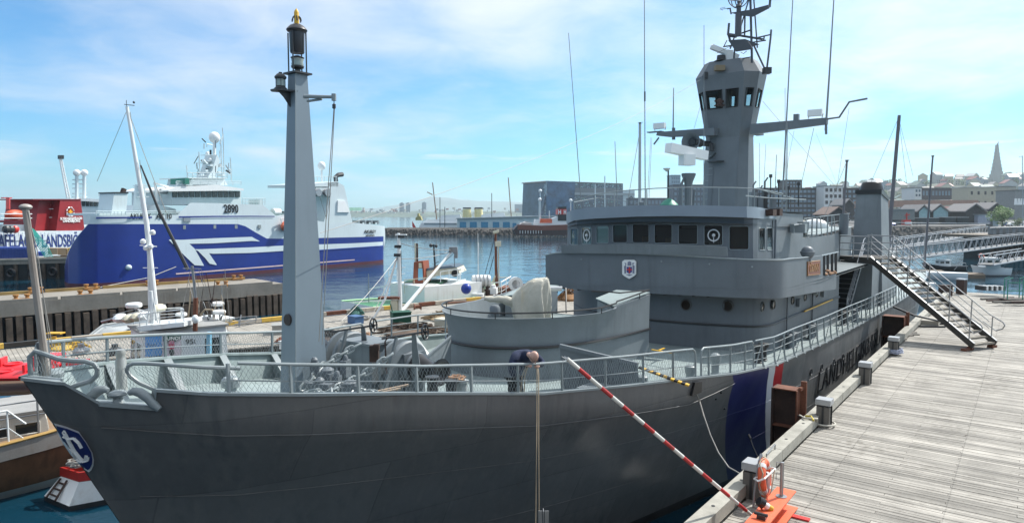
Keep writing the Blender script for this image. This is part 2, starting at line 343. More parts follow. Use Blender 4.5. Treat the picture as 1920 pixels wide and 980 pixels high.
def hull_mat():
 m=mat('hull_paint',(.142,.144,.145),.45,rust=.3,var=.16,scale=.35,streak=(.07,.08,.085),amt=.6,bump=.35,bdist=.03,fine=7)
 nt=m.node_tree;N=nt.nodes;L=nt.links;b=N['Principled BSDF'];src=b.inputs['Base Color'].links[0].from_socket
 tc=N.new('ShaderNodeTexCoord');sp=N.new('ShaderNodeSeparateXYZ');L.new(tc.outputs['Object'],sp.inputs[0])
 sl=N.new('ShaderNodeMath');sl.operation='MULTIPLY_ADD';L.new(sp.outputs[2],sl.inputs[0]);sl.inputs[1].default_value=.62;L.new(sp.outputs[0],sl.inputs[2])
 cur=src
 cm=N.new('ShaderNodeCombineXYZ');sx_=N.new('ShaderNodeSeparateXYZ');tc2=N.new('ShaderNodeTexCoord');L.new(tc2.outputs['Object'],sx_.inputs[0]);L.new(sx_.outputs[0],cm.inputs[0]);L.new(sx_.outputs[2],cm.inputs[1])
 bk=N.new('ShaderNodeTexBrick');L.new(cm.outputs[0],bk.inputs[0]);bk.inputs['Scale'].default_value=1;bk.inputs['Brick Width'].default_value=3.1;bk.inputs['Row Height'].default_value=1.25;bk.inputs['Mortar Size'].default_value=.012;bk.inputs['Color1'].default_value=(.86,.86,.86,1);bk.inputs['Color2'].default_value=(1.12,1.12,1.1,1);bk.inputs['Mortar'].default_value=(.8,.8,.8,1)
 mpl=N.new('ShaderNodeMix');mpl.data_type='RGBA';mpl.blend_type='MULTIPLY';mpl.inputs[0].default_value=1;L.new(src,mpl.inputs[6]);L.new(bk.outputs[0],mpl.inputs[7])
 mp_=N.new('ShaderNodeMapping');mp_.inputs['Scale'].default_value=(2.5,2.5,.22);L.new(tc2.outputs['Object'],mp_.inputs[0]);nn_=N.new('ShaderNodeTexNoise');nn_.inputs['Scale'].default_value=1.6;nn_.inputs['Detail'].default_value=6;nn_.inputs['Roughness'].default_value=.7;L.new(mp_.outputs[0],nn_.inputs[0])
 rr_=N.new('ShaderNodeMapRange');L.new(nn_.outputs[0],rr_.inputs[0]);rr_.inputs[1].default_value=.52;rr_.inputs[2].default_value=.72;rr_.inputs[3].default_value=0;rr_.inputs[4].default_value=.45
 ms_=N.new('ShaderNodeMix');ms_.data_type='RGBA';L.new(rr_.outputs[0],ms_.inputs[0]);L.new(mpl.outputs[2],ms_.inputs[6]);ms_.inputs[7].default_value=(.20,.195,.18,1);cur=ms_.outputs[2]
 bp0=b.inputs['Normal'].links[0].from_node;b2=N.new('ShaderNodeBump');b2.inputs['Strength'].default_value=.5;b2.inputs['Distance'].default_value=.02;L.new(bk.outputs['Fac'],b2.inputs['Height']);b2.invert=True;n5=N.new('ShaderNodeTexNoise');n5.inputs['Scale'].default_value=.8;n5.inputs['Detail'].default_value=1;L.new(tc2.outputs['Object'],n5.inputs[0]);b3=N.new('ShaderNodeBump');b3.inputs['Strength'].default_value=.6;b3.inputs['Distance'].default_value=.12;L.new(n5.outputs[0],b3.inputs['Height']);L.new(b3.outputs[0],b2.inputs['Normal']);L.new(b2.outputs[0],bp0.inputs['Normal'])
 def band(lo,hi,col,side=True):
  nonlocal cur
  a=N.new('ShaderNodeMath');a.operation='GREATER_THAN';L.new(sl.outputs[0],a.inputs[0]);a.inputs[1].default_value=lo
  c=N.new('ShaderNodeMath');c.operation='LESS_THAN';L.new(sl.outputs[0],c.inputs[0]);c.inputs[1].default_value=hi
  d=N.new('ShaderNodeMath');d.operation='MULTIPLY';L.new(a.outputs[0],d.inputs[0]);L.new(c.outputs[0],d.inputs[1])
  x=N.new('ShaderNodeMix');x.data_type='RGBA';L.new(d.outputs[0],x.inputs[0]);L.new(cur,x.inputs[6]);x.inputs[7].default_value=(*col,1);cur=x.outputs[2]
 band(19.22,21.62,(.008,.012,.10));band(21.62,22.1,(.62,.64,.66));band(22.1,22.87,(.42,.012,.018))
 wl=N.new('ShaderNodeMath');wl.operation='LESS_THAN';L.new(sp.outputs[2],wl.inputs[0]);wl.inputs[1].default_value=.28
 x=N.new('ShaderNodeMix');x.data_type='RGBA';L.new(wl.outputs[0],x.inputs[0]);L.new(cur,x.inputs[6]);x.inputs[7].default_value=(.02,.02,.02,1);cur=x.outputs[2]
 L.new(cur,b.inputs['Base Color']);return m
hullm=hull_mat()
hull=hb.build('hull',hullm,ship)
bvh=BVHTree.FromPolygons([Vector(v)for v in hb.V],hb.F)
def hit(x,y,off=.02):
 d=ray(x,y).normalized();h=bvh.ray_cast(Vector((0,0,CAMZ)),d)
 return(h[0]-d*off,h[1])if h[0]else(R(x,y,12),-d)
for f in(None,.33,.62):
 for side in(-1,):
  w=MB(SHIPM)
  pts=[]
  for s in ST:
   if s<3.5 or(f is None and s>17):continue
   zt=interp(ZTOP,s);z=zt-(bulw(s)+.08)if f is None else zt*(1-f)
   p=hull_pt(s,z,side);pts.append(p+Vector((0,side*.004,0)))
  w.tube(pts,.008 if f is None else .006,5);w.build('weld_seam',hullm,hull)
def topline(side,off=0.,dz=0.,s0=3.18,s1=66,cut=True):
 out=[]
 for s in sorted(set(ST+[3.5,3.72,4.24,4.34])):
  if s<s0 or s>s1:continue
  z=interp(ZTOP,s)-(notch(s)if side<0 and cut else 0);p=hull_pt(s,z,side);h=max(0.0,abs(p.y)-off);out.append(Vector((p.x+(off if s<3.5 else 0),side*h,z+dz)))
 return out
dk=MB(SHIPM);L_,Rr=[],[]
for s in ST:
 if s<3.45:continue
 z=interp(ZTOP,s)-bulw(s);h=abs(hull_pt(s,z,1).y)-.03;x=hull_pt(s,z,1).x
 L_.append(Vector((x,-h,z)));Rr.append(Vector((x,h,z)))
dk.grid([[a.lerp(b,k/4)+Vector((0,0,.05*(1-abs(k/2-1)**2)))for k in range(5)]for a,b in zip(L_,Rr)],False)
deck=dk.build('deck',deckm,ship)
def deckz(s):return interp(ZTOP,s)-bulw(s)+.03
for side in(-1,1):
 b=MB(SHIPM);a=topline(side,.045,0,3.18,17.6);c=[]
 for s in sorted(set(ST+[3.5,3.72,4.24,4.34])):
  if s>17.6:continue
  z=interp(ZTOP,s)-bulw(s)-.02;p=hull_pt(s,z,side);c.append(Vector((p.x+.05,side*max(0,abs(p.y)-.045),z)))
 b.strip(a,c);b.build('bulwark',deckm,ship)
 b=MB(SHIPM);o=topline(side,-.02,.012);i=topline(side,.11,.012);o2=topline(side,-.02,-.03);i2=topline(side,.11,-.03)
 b.grid([o2,o,i,i2],False);b.build('cap_rail',railm if side<0 else deckm,ship)
 for k,s in enumerate([4.9,6.1,7.4,8.8,10.2,11.6,13.2,14.8]):
  if side<0:continue
  z=interp(ZTOP,s);h=abs(hull_pt(s,z,1).y);zd=deckz(s);q=MB(SHIPM)
  q.extr([(s-.02,side*(h-.06),z-.02),(s-.02,side*(h-.12),z-.02),(s-.02,side*(h-.62),zd+.02),(s-.02,side*(h-.06),zd)],(.04,0,0))
  q.extr([(s-.07,side*(h-.10),z-.01),(s-.07,side*(h-.15),z-.03),(s-.07,side*(h-.68),zd),(s-.07,side*(h-.62),zd)],(.14,0,0))
  q.build('bulwark_bracket',railm,ship)
  # railings: posts, bars, netting
RH=[(3.3,.42),(8,.44),(10.6,.56),(15,.66),(18,.74),(22,.84),(30,.92),(66,.95)]
def rp(s,side,f):
 z=interp(ZTOP,s);p=hull_pt(s,z,side);h=interp(RH,s);return Vector((p.x+(.05 if s<3.5 else 0),side*max(.0,abs(p.y)-.05-.02*f),z+h*f))
def srange(a,b,d):n=max(1,int(round((b-a)/d)));return[lerp(a,b,i/n)for i in range(n+1)]
def rail_section(side,a,b,posts,bars,endup=(True,True),net=True,r=.026,m=None):
 m=m or railm
 t=MB(SHIPM);pts=[rp(s,side,1)for s in srange(a+.12,b-.12,.35)]
 if endup[0]:pts=[rp(a,side,.02),rp(a,side,.75),rp(a+.03,side,.92)]+pts
 if endup[1]:pts=pts+[rp(b-.03,side,.92),rp(b,side,.75),rp(b,side,.02)]
 t.tube(pts,r,8);o=t.build('top_rail',m,ship)
 for f in bars:
  t=MB(SHIPM);t.tube([rp(s,side,f)for s in srange(a,b,.5)],.011,5);t.build('middle_rail',m,ship)
 for s in posts:
  t=MB(SHIPM);p0=rp(s,side,0);p1=rp(s,side,.98);t.bar(p0-Vector((0,0,.03)),p1,.016 if s>10 else .035,.05,up=(0,1,0));t.build('rail_post',m,ship)
 if net:
  t=MB(SHIPM);rr=random.Random(int(a*10));c=.062;n=int((b-a)/c);rows=8
  P=[[rp(min(b,max(a,a+c*(i+(j%2)*.5)+rr.uniform(-.012,.012))),side,j/rows)+Vector((0,rr.uniform(-.008,.008),rr.uniform(-.008,.008)if 0<j<rows else 0))for i in range(n+1)]for j in range(rows+1)]
  for j in range(rows):
   for i in range(n+1):
    for k in((i,i-1)if j%2==0 else(i,i+1)):
     if 0<=k<=n:t.bar(P[j][i],P[j+1][k],NETW)
  t.build('safety_netting',netm,ship,kind='stuff')
NETW=.0034
netm=mat('net_twine',(.27,.31,.32),.8,var=.2,bump=0)
def tubeW(name,pts,r,m,parent,n=8):t=MB();t.tube(pts,r,n);return t.build(name,m,parent)
Lp=[SH(3.42,-.06,5.70),SH(3.40,-.08,6.05)]+[rp_ for rp_ in[SHIPM@rp(s,-1,1)for s in(3.5,3.62,3.8,3.93)]]
bx=[(60,712),(57,690),(56,668),(66,658),(85,664),(110,673),(135,676),(160,677),(176,682),(183,692),(181,704),(170,714),(150,720),(132,727),(122,735)]
def nearZ(x):return interp([(48,9.04),(130,9.05),(300,9.2),(380,9.28),(750,10.9)],x)
tubeW('bow_rail',[R(x,y,nearZ(x)+.05)for x,y in bx],.035,railm,ship)
bx=[(310,742),(290,730),(262,718),(245,706),(238,695),(240,686),(250,681),(275,681),(320,684),(380,688),(450,690)]
tubeW('bow_rail',[R(x,y,nearZ(x)+.08)for x,y in bx],.03,railm,ship)
rail_section(1,3.5,12.2,[4.0,4.9,6.1,7.4,8.8,10.2,11.6],[.45],endup=(True,True),r=.028)
rail_section(1,12.6,20.5,[13.6,15,16.5,18,19.4],[.35,.68],net=False)
rail_section(-1,5.12,15.15,[5.12,5.9,6.9,7.9,9.0,10.05,11.1,12.2,13.3,14.3],[.42],endup=(False,True))
rail_section(-1,15.4,18.3,[15.75,16.8,17.7],[.36,.68])
rail_section(-1,18.3,46,[],[.3,.55,.78],endup=(False,False),net=False,r=.022)
for k,s in enumerate(srange(18.9,45.5,.95)):
 t=MB(SHIPM);a0=rp(s,-1,1);b0=rp(s,-1,0)
 t.tube([a0,a0.lerp(b0,.75)+Vector((0,-.02,0)),b0+Vector((.02,-.05,-.02)),b0+Vector((.10,-.08,-.05)),b0+Vector((.16,-.03,.02))],.026,6);t.build('rail_post',railm,ship)
 if k%2==0:
  t=MB(SHIPM);t.bar(a0.lerp(b0,.2),b0+Vector((-.28,.10,-.02)),.02,.05,up=(1,0,0));t.build('rail_stay',railm,ship)
t=MB();rr=random.Random(3)
def patch(tl,tr,bl,br,nx,ny,t):
 P=[[Vector(tl).lerp(Vector(tr),(i+(j%2)*.5)/nx).lerp(Vector(bl).lerp(Vector(br),(i+(j%2)*.5)/nx),j/ny)+Vector((rr.uniform(-.012,.012),0,rr.uniform(-.012,.012)))for i in range(nx+1)]for j in range(ny+1)]
 for j in range(ny):
  for i in range(nx+1):
   for k in((i,i-1)if j%2==0 else(i,i+1)):
    if 0<=k<=nx:t.bar(P[j][i],P[j+1][k],NETW)
patch(R(60,660,9.1),R(176,682,9.1),R(66,715,9.1),R(124,737,9.12),15,8,t)
patch(R(178,684,9.1),R(240,690,9.2),R(160,745,9.2),R(262,740,9.2),12,8,t)
patch(R(243,686,9.2),R(450,690,9.5),R(300,742,9.2),R(450,741,9.5),28,8,t)
t.build('safety_netting',netm,ship,kind='stuff')
# bow fittings
def fairlead():
 P=[hit(x,y,0)[0]for x,y in((165,752),(285,762))]
 a=MB();a.lathe(R(222,757,9.2),[(.10,0),(.08,.03),(.06,.07),(.065,.10),(.115,.125),(.125,.145),(.11,.17),(.06,.19),(0,.195)],20);a.build('fairlead_roller',railm,ship)
 for pts,rr_ in(([(146,756),(162,750),(174,741),(184,732),(195,729),(203,732)],[.05,.065,.07,.07,.055,.035]),([(299,767),(288,757),(276,744),(262,735),(250,733),(242,737)],[.045,.06,.065,.065,.055,.035])):
  t=MB();t.tube([R(x,y,9.15)for x,y in pts],rr_,12);t.build('fairlead_horn',railm,ship)
 b=MB(SHIPM)
 poly=[Vector(hull_pt(s,interp(ZTOP,s)-.27,-1))for s in(3.72,3.85,4.0,4.12,4.24)]
 top=[p+Vector((0,-.03,.0))for p in poly]+[p+Vector((0,.34,.0))for p in reversed(poly)]
 b.prism([(p.x,p.y)for p in top],[p.z-.05 for p in top],[p.z for p in top]);b.build('fairlead_base',railm,ship)
fairlead()
t=MB();t.tube([R(88,702,9.25),R(48,392,8.9)],[.052,.042],10);t.sph(R(48,388,8.9),.05,(1.5,1.5,.8));j=t.build('jackstaff',mat('staff_paint',(.36,.33,.30),.5,streak=(.2,.12,.08),amt=.5),ship)
t=MB();t.bar(R(85,710,9.35),R(80,640,9.3),.12,.1);t.build('staff_bracket',grey,ship)
t=MB();t.tube([R(51,396,8.86),R(70,470,8.95),R(93,650,9.15)],.006,5);t.tube([R(53,396,8.86),R(98,650,9.15)],.006,5);t.build('halyard',ropeg,ship)
t=MB();p=G(228,735,5.0);base=R(229,738,9.9);top_z=R(227,655,9.9).z
t.lathe(base,[(.075,0),(.075,.5),(.062,.53),(.062,.58),(.07,.6),(.055,.66),(.04,top_z-base.z)],14);t.build('vent_post',mat('bare_alloy',(.42,.43,.41),.35,metal=.3,streak=(.25,.22,.18),amt=.5),ship)
for x,y,Zd,hh in((433,738,10.6,.27),(100,716,9.6,.16)):
 t=MB();t.lathe(R(x,y,Zd),[(.09,0),(.085,hh*.35),(.14,hh*.45),(.14,hh*.85),(.10,hh),(0,hh*1.02)],10,sm=False);t.build('deck_vent',railm,ship)
def hpoly(pts,off):return[hit(x,y,off)[0]for x,y in pts]
def ofs(pts,k):cx=sum(p[0]for p in pts)/len(pts);cy_=sum(p[1]for p in pts)/len(pts);return[(cx+(x-cx)*k,cy_+(y-cy_)*k)for x,y in pts]
SHP=[(100.6,792.7),(124,799),(147.5,808.3),(162,828),(173.5,848.2),(176,862),(175.2,872),(171,881),(166.5,884.6),(158,879),(149.2,870.7),(131,850),(118,830.8),(108,811)]
def fan(pts,off):
 cx=sum(p[0]for p in pts)/len(pts);cy_=sum(p[1]for p in pts)/len(pts)
 b=MB();V=[hit(cx,cy_,off)[0]];F=[]
 rings=[ofs(pts,k)for k in(.35,.7,1.)];n=len(pts)
 for r_ in rings:V+=hpoly(r_,off)
 V+=hpoly(rings[-1],.0)
 for k in range(n):
  F.append((0,1+k,1+(k+1)%n))
  for q in range(3):a=1+q*n+k;c=1+q*n+(k+1)%n;F.append((a,a+n,c+n,c))
 return b.add(V,F)
sh=fan(SHP,.03).build('bow_shield',white_cl,ship)
fan(ofs(SHP,.9),.06).build('shield_field',mat('shield_blue',(.01,.02,.13),.35),sh)
def sp(pts,w,parent,name='anchor_mark'):
 b=MB();P=[hit(x,y,.085)[0]for x,y in pts]
 for a,c in zip(P,P[1:]):b.bar(a,c,w,.008,up=(.4,-.8,.2))
 return b.build(name,white_cl,parent)
def zz(pts):return[(x*260/749.,640+y*260/749.)for x,y in pts]
sp(zz([(352,500),(372,540),(400,590),(432,630),(452,648)]),.045,sh)
sp(zz([(338,512),(372,525),(398,522)]),.03,sh);sp(zz([(398,522),(425,548),(440,575)]),.038,sh)
sp(zz([(392,598),(412,632),(440,648),(458,642),(466,615)]),.04,sh);sp(zz([(452,648),(474,640),(476,625)]),.03,sh)
sp(zz([(346,480),(338,490),(345,503),(356,496),(346,480)]),.02,sh);sp(zz([(380,540),(372,575),(395,600)]),.014,sh)
t=MB();P=hpoly([(1300,716),(1313,714),(1312,734),(1294,741)],.05);t.plate(P,.05);t.build('mooring_chock',blackm,ship)
rope=MB();pts=[hit(1303,733,.12)[0],hit(1312,752,.2)[0]]
e=G(1392,890,2.55);p0=pts[-1]
pts+=[R(x,y,Zd)for x,y,Zd in((1320,780,15.2),(1332,815,15.0),(1347,848,14.6),(1366,875,14.2),(1392,890,13.9))]
rope.tube(pts,.016,6);rp1=rope.build('mooring_rope',ropeg,None,'slack grey mooring rope sagging from the black chock on the bow to the quay edge','rope')
# hull letters, ports, scuppers
t=MB();wtxt='LANDHELGISGÆSLAN'
V,F=text_geo(wtxt,.80,.02,1,1.15,-.004);x0=min(v[0]for v in V);x1=max(v[0]for v in V);k=(38.6-25.25)/(x1-x0)
def hy(s,z):return hull_pt(s,z,-1).y
let=[]
for i,ch in enumerate(wtxt):
 pass
t=MB(SHIPM);t.add([Vector((25.25+(v[0]-x0)*k,hy(25.25+(v[0]-x0)*k,1.65+v[1])-.012-v[2],1.65+v[1]))for v in V],F);t.build('hull_lettering',mat('letter_paint',(.016,.017,.02),.4),hull)
for x,y in((1520,697),(1540,688),(1563,678),(1580,668),(1594,662),(1606,655),(1618,648),(1628,641)):
 p,n_=hit(x,y,0);q=SHI(p);t=MB(SHIPM);t.lathe(q+Vector((0,.02,0)),[(.10,-.0),(.13,.03),(.13,.05),(.10,.05),(.09,.035),(0,.035)],14,axis=(0,-1,0));t.build('scupper',darkm,hull)
for x,y in((1342,747),(1352,735),(1358,765)):
 p,n_=hit(x,y,.01);t=MB();t.sph(p,.035);t.build('hull_fitting',blackm,hull)
p,n_=hit(1395,868,.05);q=SHI(p)
for dx in(0,):
 t=MB(SHIPM);t.bar(q,q+Vector((1.1,-.02,.22)),.05,.07);t.build('hull_fitting',mat('stripe_blue',(.012,.016,.10),.4),hull)
 # foremast
def foremast():
 z0,z1=deckz(7.6)-.02,10.40;c=7.6
 LM=SHIPM@Matrix.Translation((0,0,z1))@Matrix.Diagonal((1,1,.86,1))@Matrix.Translation((0,0,-z1))
 b=MB(SHIPM);secs=[]
 for z,l,w in((z0,.72,.48),(lerp(z0,z1,.55),.48,.34),(z1,.25,.22)):
  cc=.035;s=[(c-l/2,-w/2),(c+l/2,-w/2),(c+l/2,w/2),(c-l/2,w/2)];secs.append([Vector((x,y,z))for x,y in s])
 b.grid(secs,False,closed=True);b.poly(list(reversed(secs[-1])));
 fm=b.build('foremast',mat('mast_paint',(.185,.235,.275),.42,var=.06,scale=.8,streak=(.15,.19,.22),amt=.3,bump=.2),ship)
 t=MB(SHIPM);t.bar((c-.362,-.242,z0+.02),(c-.126,-.112,z1),.012);t.build('weld_seam',railm,fm)
 t=MB();p,q=SH(c,0,z1),None
 T=MB(SHIPM);T.box((c,0,z1+.015),(.36,.36,.03));
 T.build('mast_cap',darkm,fm)
 T=MB(LM)
 for a in range(4):
  an=a*pi/2+.5;T.tube([(c+.17*cos(an),.17*sin(an),z1+.02),(c+.17*cos(an),.17*sin(an),z1+.86)],.013,6)
 T.build('lantern_frame',darkm,fm)
 ln=MB(LM);ln.lathe((c,0,z1+.03),[(.05,0),(.05,.08),(.11,.11),(.115,.14),(.112,.15)],16);ln.lathe((c,0,z1+.33),[(.112,0),(.12,.02),(.04,.06),(0,.06)],16);ln.build('lantern_base',darkm,fm)
 ln=MB(LM);ln.lathe((c,0,z1+.18),[(.105,0),(.11,.04),(.1,.08),(.11,.12),(.105,.15)],16);ln.build('lantern_lens',glass('lens',(.35,.4,.36),.25,.1),fm)
 ln=MB(LM);ln.lathe((c,0,z1+.44),[(.115,0),(.125,.02),(.135,.42),(.17,.44),(.185,.47),(.17,.50),(.12,.56),(.05,.60),(0,.6)],18);ln.build('lantern_shade',mat('lantern_black',(.035,.035,.04),.35),fm)
 for k in range(6):
  an=k*pi/3;ln=MB(SHIPM);ln.tube(arc((c,0,z1+.95),.085,-.2,1.75,5,(cos(an),sin(an),0),(0,0,1)),.012,5)
  ln.build('lantern_hoop',darkm,fm)
 ln=MB(LM);ln.lathe((c,0,z1+1.02),[(.045,0),(.045,.24),(.035,.28),(0,.34)],10);ln.build('mast_finial',yellowm,fm)
 T=MB(SHIPM);za=z1-.33;T.prism([(c-.1,.12),(c-.38,.24),(c-.46,.16),(c-.46,-.02),(c-.1,-.12)],za,za+.025)
 T.extr([(c-.1,.02,za),(c-.4,.02,za),(c-.28,.02,za-.1),(c-.1,.02,za-.32)],(0,.02,0));T.build('light_shelf',darkm,fm)
 T=MB(SHIPM);T.lathe((c-.29,.1,za+.03),[(.11,0),(.11,.03),(.085,.05),(.085,.07)],14);T.lathe((c-.29,.1,za+.22),[(.085,0),(.10,.01),(.105,.04),(.06,.09),(.03,.1),(.03,.12),(0,.12)],14)
 for k in range(6):an=k*pi/3;T.tube([(c-.29+.088*cos(an),.1+.088*sin(an),za+.08),(c-.29+.088*cos(an),.1+.088*sin(an),za+.23)],.006,4)
 T.build('side_light',darkm,fm);T=MB(SHIPM);T.lathe((c-.29,.1,za+.08),[(.072,0),(.072,.15)],14);T.build('side_light_lens',glass('lens',(.3,.34,.34)),fm)
 A=R(570,181,11.45);B=R(626,182,11.3);T=MB();T.tube([A,A.lerp(B,.5)+Vector((0,0,.0)),B],[.035,.03,.026],8);T.tube([R(576,190,11.45),R(604,186,11.4)],.022,6);T.tube([B+Vector((0,0,.05)),B-Vector((0,0,.06))],.04,8);T.build('davit_arm',railm,fm)
 T=MB();T.lathe(B-Vector((0,0,.2)),[(.0,0),(.03,.02),(.03,.08),(0,.1)],8);T.tube([B-Vector((0,0,.04)),B-Vector((0,0,.15))],.008,5);T.build('pulley_block',darkm,fm)
 T=MB();T.tube([B-Vector((0,0,.15)),R(612,400,11.6),R(598,640,12.)],.007,5);T.tube([B-Vector((-.01,0,.15)),R(617,400,11.6),R(604,645,12.)],.007,5);T.build('halyard',ropeg,fm)
 p=on_s(540,599,7.6-.31);q=SHI(p);T=MB(SHIPM);T.lathe(Vector((7.6-.30,q.y+.0,q.z)),[(.105,0),(.105,.03),(.09,.035),(.085,.03),(0,.03)],20,axis=(-1,0,.03));T.build('round_plaque',mat('bronze_dark',(.06,.045,.04),.4,metal=.5),fm)
foremast()
# windlass
def windlass():
 wl=MB(SHIPM);s0=11.2;z0=deckz(s0)
 def loc(x,y,s):return SHI(on_s(x,y,s))
 A=loc(675,680,10.6);
 b=MB(SHIPM);b.prism([(9.6,1.32),(9.6,.42),(10.2,.42),(10.2,1.32)],z0-.1,5.12);b.box((9.9,.87,5.14),(.74,1.0,.05));win=b.build('windlass_gearbox',grey_lt,ship)
 for(yy,mir)in((1.78,1),(-.02,-1)):
  ax=(0,1,0)
  b=MB(SHIPM);b.lathe((10.1,yy-.2,4.66),[(.25,0),(.54,0),(.57,.03),(.57,.1),(.30,.12),(.26,.15),(.26,.25),(.30,.28),(.57,.3),(.57,.38),(.52,.4),(.2,.4)],28,axis=ax);b.build('chain_drum',grey_lt,win)
  b=MB(SHIPM);b.lathe((10.1,yy-.42,4.66),[(.16,0),(.33,0),(.35,.04),(.28,.10),(.28,.16),(.35,.2),(.2,.22)],20,axis=ax);b.build('chain_wheel',grey,win)
  b=MB(SHIPM);b.prism([(9.85,yy+.23*mir-.06),(10.45,yy+.23*mir-.06),(10.3,yy+.23*mir+.12),(9.9,yy+.23*mir+.12)],z0-.1,4.98);b.build('bearing_block',grey,win)
  b=MB(SHIPM);yo=yy+.42*mir;b.lathe((10.1,yo,4.68),[(.25,0),(.3,.02),(.31,.08),(.23,.24),(.17,.42),(.19,.54),(.27,.62),(.285,.67),(.22,.68),(.12,.62),(0,.62)],24,axis=(0,mir,0));b.build('warping_head',blackm,win)
  st=(700,610)if mir>0 else(797,622);hw=SHI(R(st[0],st[1],14.6 if mir>0 else 13.6));hw0=hw
  b=MB(SHIPM);b.bar((hw.x+.25,hw.y+.45,4.1),(hw.x-.12,hw.y+.2,hw.z-.03),.24,.06,.08,.04);b.bar((hw.x-.5,hw.y+.7,4.2),(hw.x-.38,hw.y+.42,hw.z-.07),.2,.06,.08,.04);b.build('brake_stand',grey,win)
  b=MB(SHIPM);b.tube([hw+Vector((-.6,.62,-.12)),hw+Vector((.03,-.04,.01))],.022,6);b.build('brake_spindle',darkm,win)
  b=MB(SHIPM);d=Vector((.35,-1,.1)).normalized();x,y,_=frame_from(d);R_=.15
  b.tube([hw+x*R_*cos(a*pi/10)+y*R_*sin(a*pi/10)for a in range(20)],.018,6,closed=True)
  for a in range(5):b.bar(hw,hw+x*R_*cos(a*1.2566)+y*R_*sin(a*1.2566),.022)
  b.lathe(hw-d*.02,[(.03,0),(.03,.05)],8,axis=d);b.build('handwheel',blackm,win)
 b=MB(SHIPM);b.tube([(10.1,2.4,4.66),(10.1,-.6,4.66)],.06,8);b.build('drive_shaft',darkm,win)
 b=MB();b.box(R(702,662,12.25),(.16,.12,.3));b.box(R(706,650,12.2),(.1,.1,.1));b.tube([R(725,700,12.3),R(722,640,12.4),R(727,632,12.4)],.015,5);b.build('motor_switch',rust_dk,win)
 def link(b,c,d,tw,L=.21,wd=.12,r=.021):
  x,y,d=frame_from(d);side=x*cos(tw)+y*sin(tw);pts=[]
  for k in range(12):
   a=2*pi*k/12;pts.append(c+d*(L/2*cos(a)*(1.0 if abs(cos(a))>.5 else 1))+side*(wd/2*(sin(a)if abs(sin(a))<.6 else(1 if sin(a)>0 else-1)*.85)))
  b.tube(pts,r,5,closed=True);b.bar(c-side*wd*.4,c+side*wd*.4,.022)
 for path in([(668,648,12.9),(640,664,12.7),(606,684,12.45),(588,704,12.1),(560,735,11.8)],[(728,668,12.2),(700,690,12.0),(668,708,11.8),(640,722,11.5),(610,735,11.2)]):
  P=[R(*p)for p in path];tot=sum((b_-a_).length for a_,b_ in zip(P,P[1:]));n=int(tot/.15);ch=None
  for i in range(n):
   t=i/n*tot
   for a_,b_ in zip(P,P[1:]):
    L_=(b_-a_).length
    if t<=L_:break
    t-=L_
   b=MB();link(b,a_.lerp(b_,t/L_),b_-a_,(i%2)*pi/2+.3);b.build('chain_link',railm,win)
 rr=random.Random(5)
 for i in range(34):
  b=MB();x=575+i*3.6+rr.uniform(-4,4);y=738-rr.uniform(0,26)*(1-abs(i-17)/19);c=G(x,y,4.75+rr.uniform(0,.18));link(b,c,Vector((rr.uniform(-1,1),rr.uniform(-1,1),rr.uniform(-.3,.3))),rr.uniform(0,3));b.build('chain_link',railm,win)
 for(x,y,Zd,sz)in((590,700,12.2,(.16,.14,.42)),(614,706,11.9,(.3,.2,.16)),(655,728,11.6,(.34,.26,.12)),(648,690,12.2,(.12,.2,.3)),(632,716,11.7,(.14,.12,.22)),(600,722,11.6,(.2,.5,.1))):
  b=MB(SHIPM);b.box(SHI(R(x,y,Zd)),sz,rz=x*.1);b.lathe(SHI(R(x,y,Zd))+Vector((0,0,sz[2]/2)),[(sz[0]*.4,0),(sz[0]*.4,.05),(sz[0]*.2,.09),(0,.09)],10);b.build('chain_stopper',grey,win)
windlass()
for x,y,Zd in((733,729,11.9),(718,736,11.6)):
 b=MB();b.bar(R(x-33,y-2+8,Zd),R(x+33,y-12+4,Zd+.3),.06,.03);b.build('loose_board',mat('old_wood',(.35,.27,.2),.8,var=.3),None,'short weathered board lying on the foredeck '+('beside the chain stopper' if x>720 else 'under the net by the rail'),'board')
for x,y,Zd,hh in((811,735,12.2,.24),(846,737,12.4,.2),(866,737,12.6,.2)):
 b=MB();b.lathe(R(x,y,Zd),[(.1,0),(.1,hh),(.13,hh+.01),(.13,hh+.05),(0,hh+.06)],12);b.build('mooring_bitt',mat('light_bitt',(.33,.36,.36),.5)if x==866 else darkm,ship)
def coil(c,r,n,m,label,k=5,th=.014,squash=.55):
 b=MB();rr=random.Random(int(c.x*100));pts=[]
 for i in range(n*14):
  a=2*pi*i/14;q=r*(.55+.45*rr.random());pts.append(c+Vector((cos(a)*q,sin(a)*q*.8,(i/(n*14))*r*squash+rr.uniform(0,.03))))
 b.tube(pts,th,5);return b.build('rope_coil',m,None,label,'rope')
coil(R(857,716,12.6),.17,12,mat('tan_rope',(.40,.24,.15),.9,var=.35),'tangled tan rope coil heaped on a bitt behind the bow net')
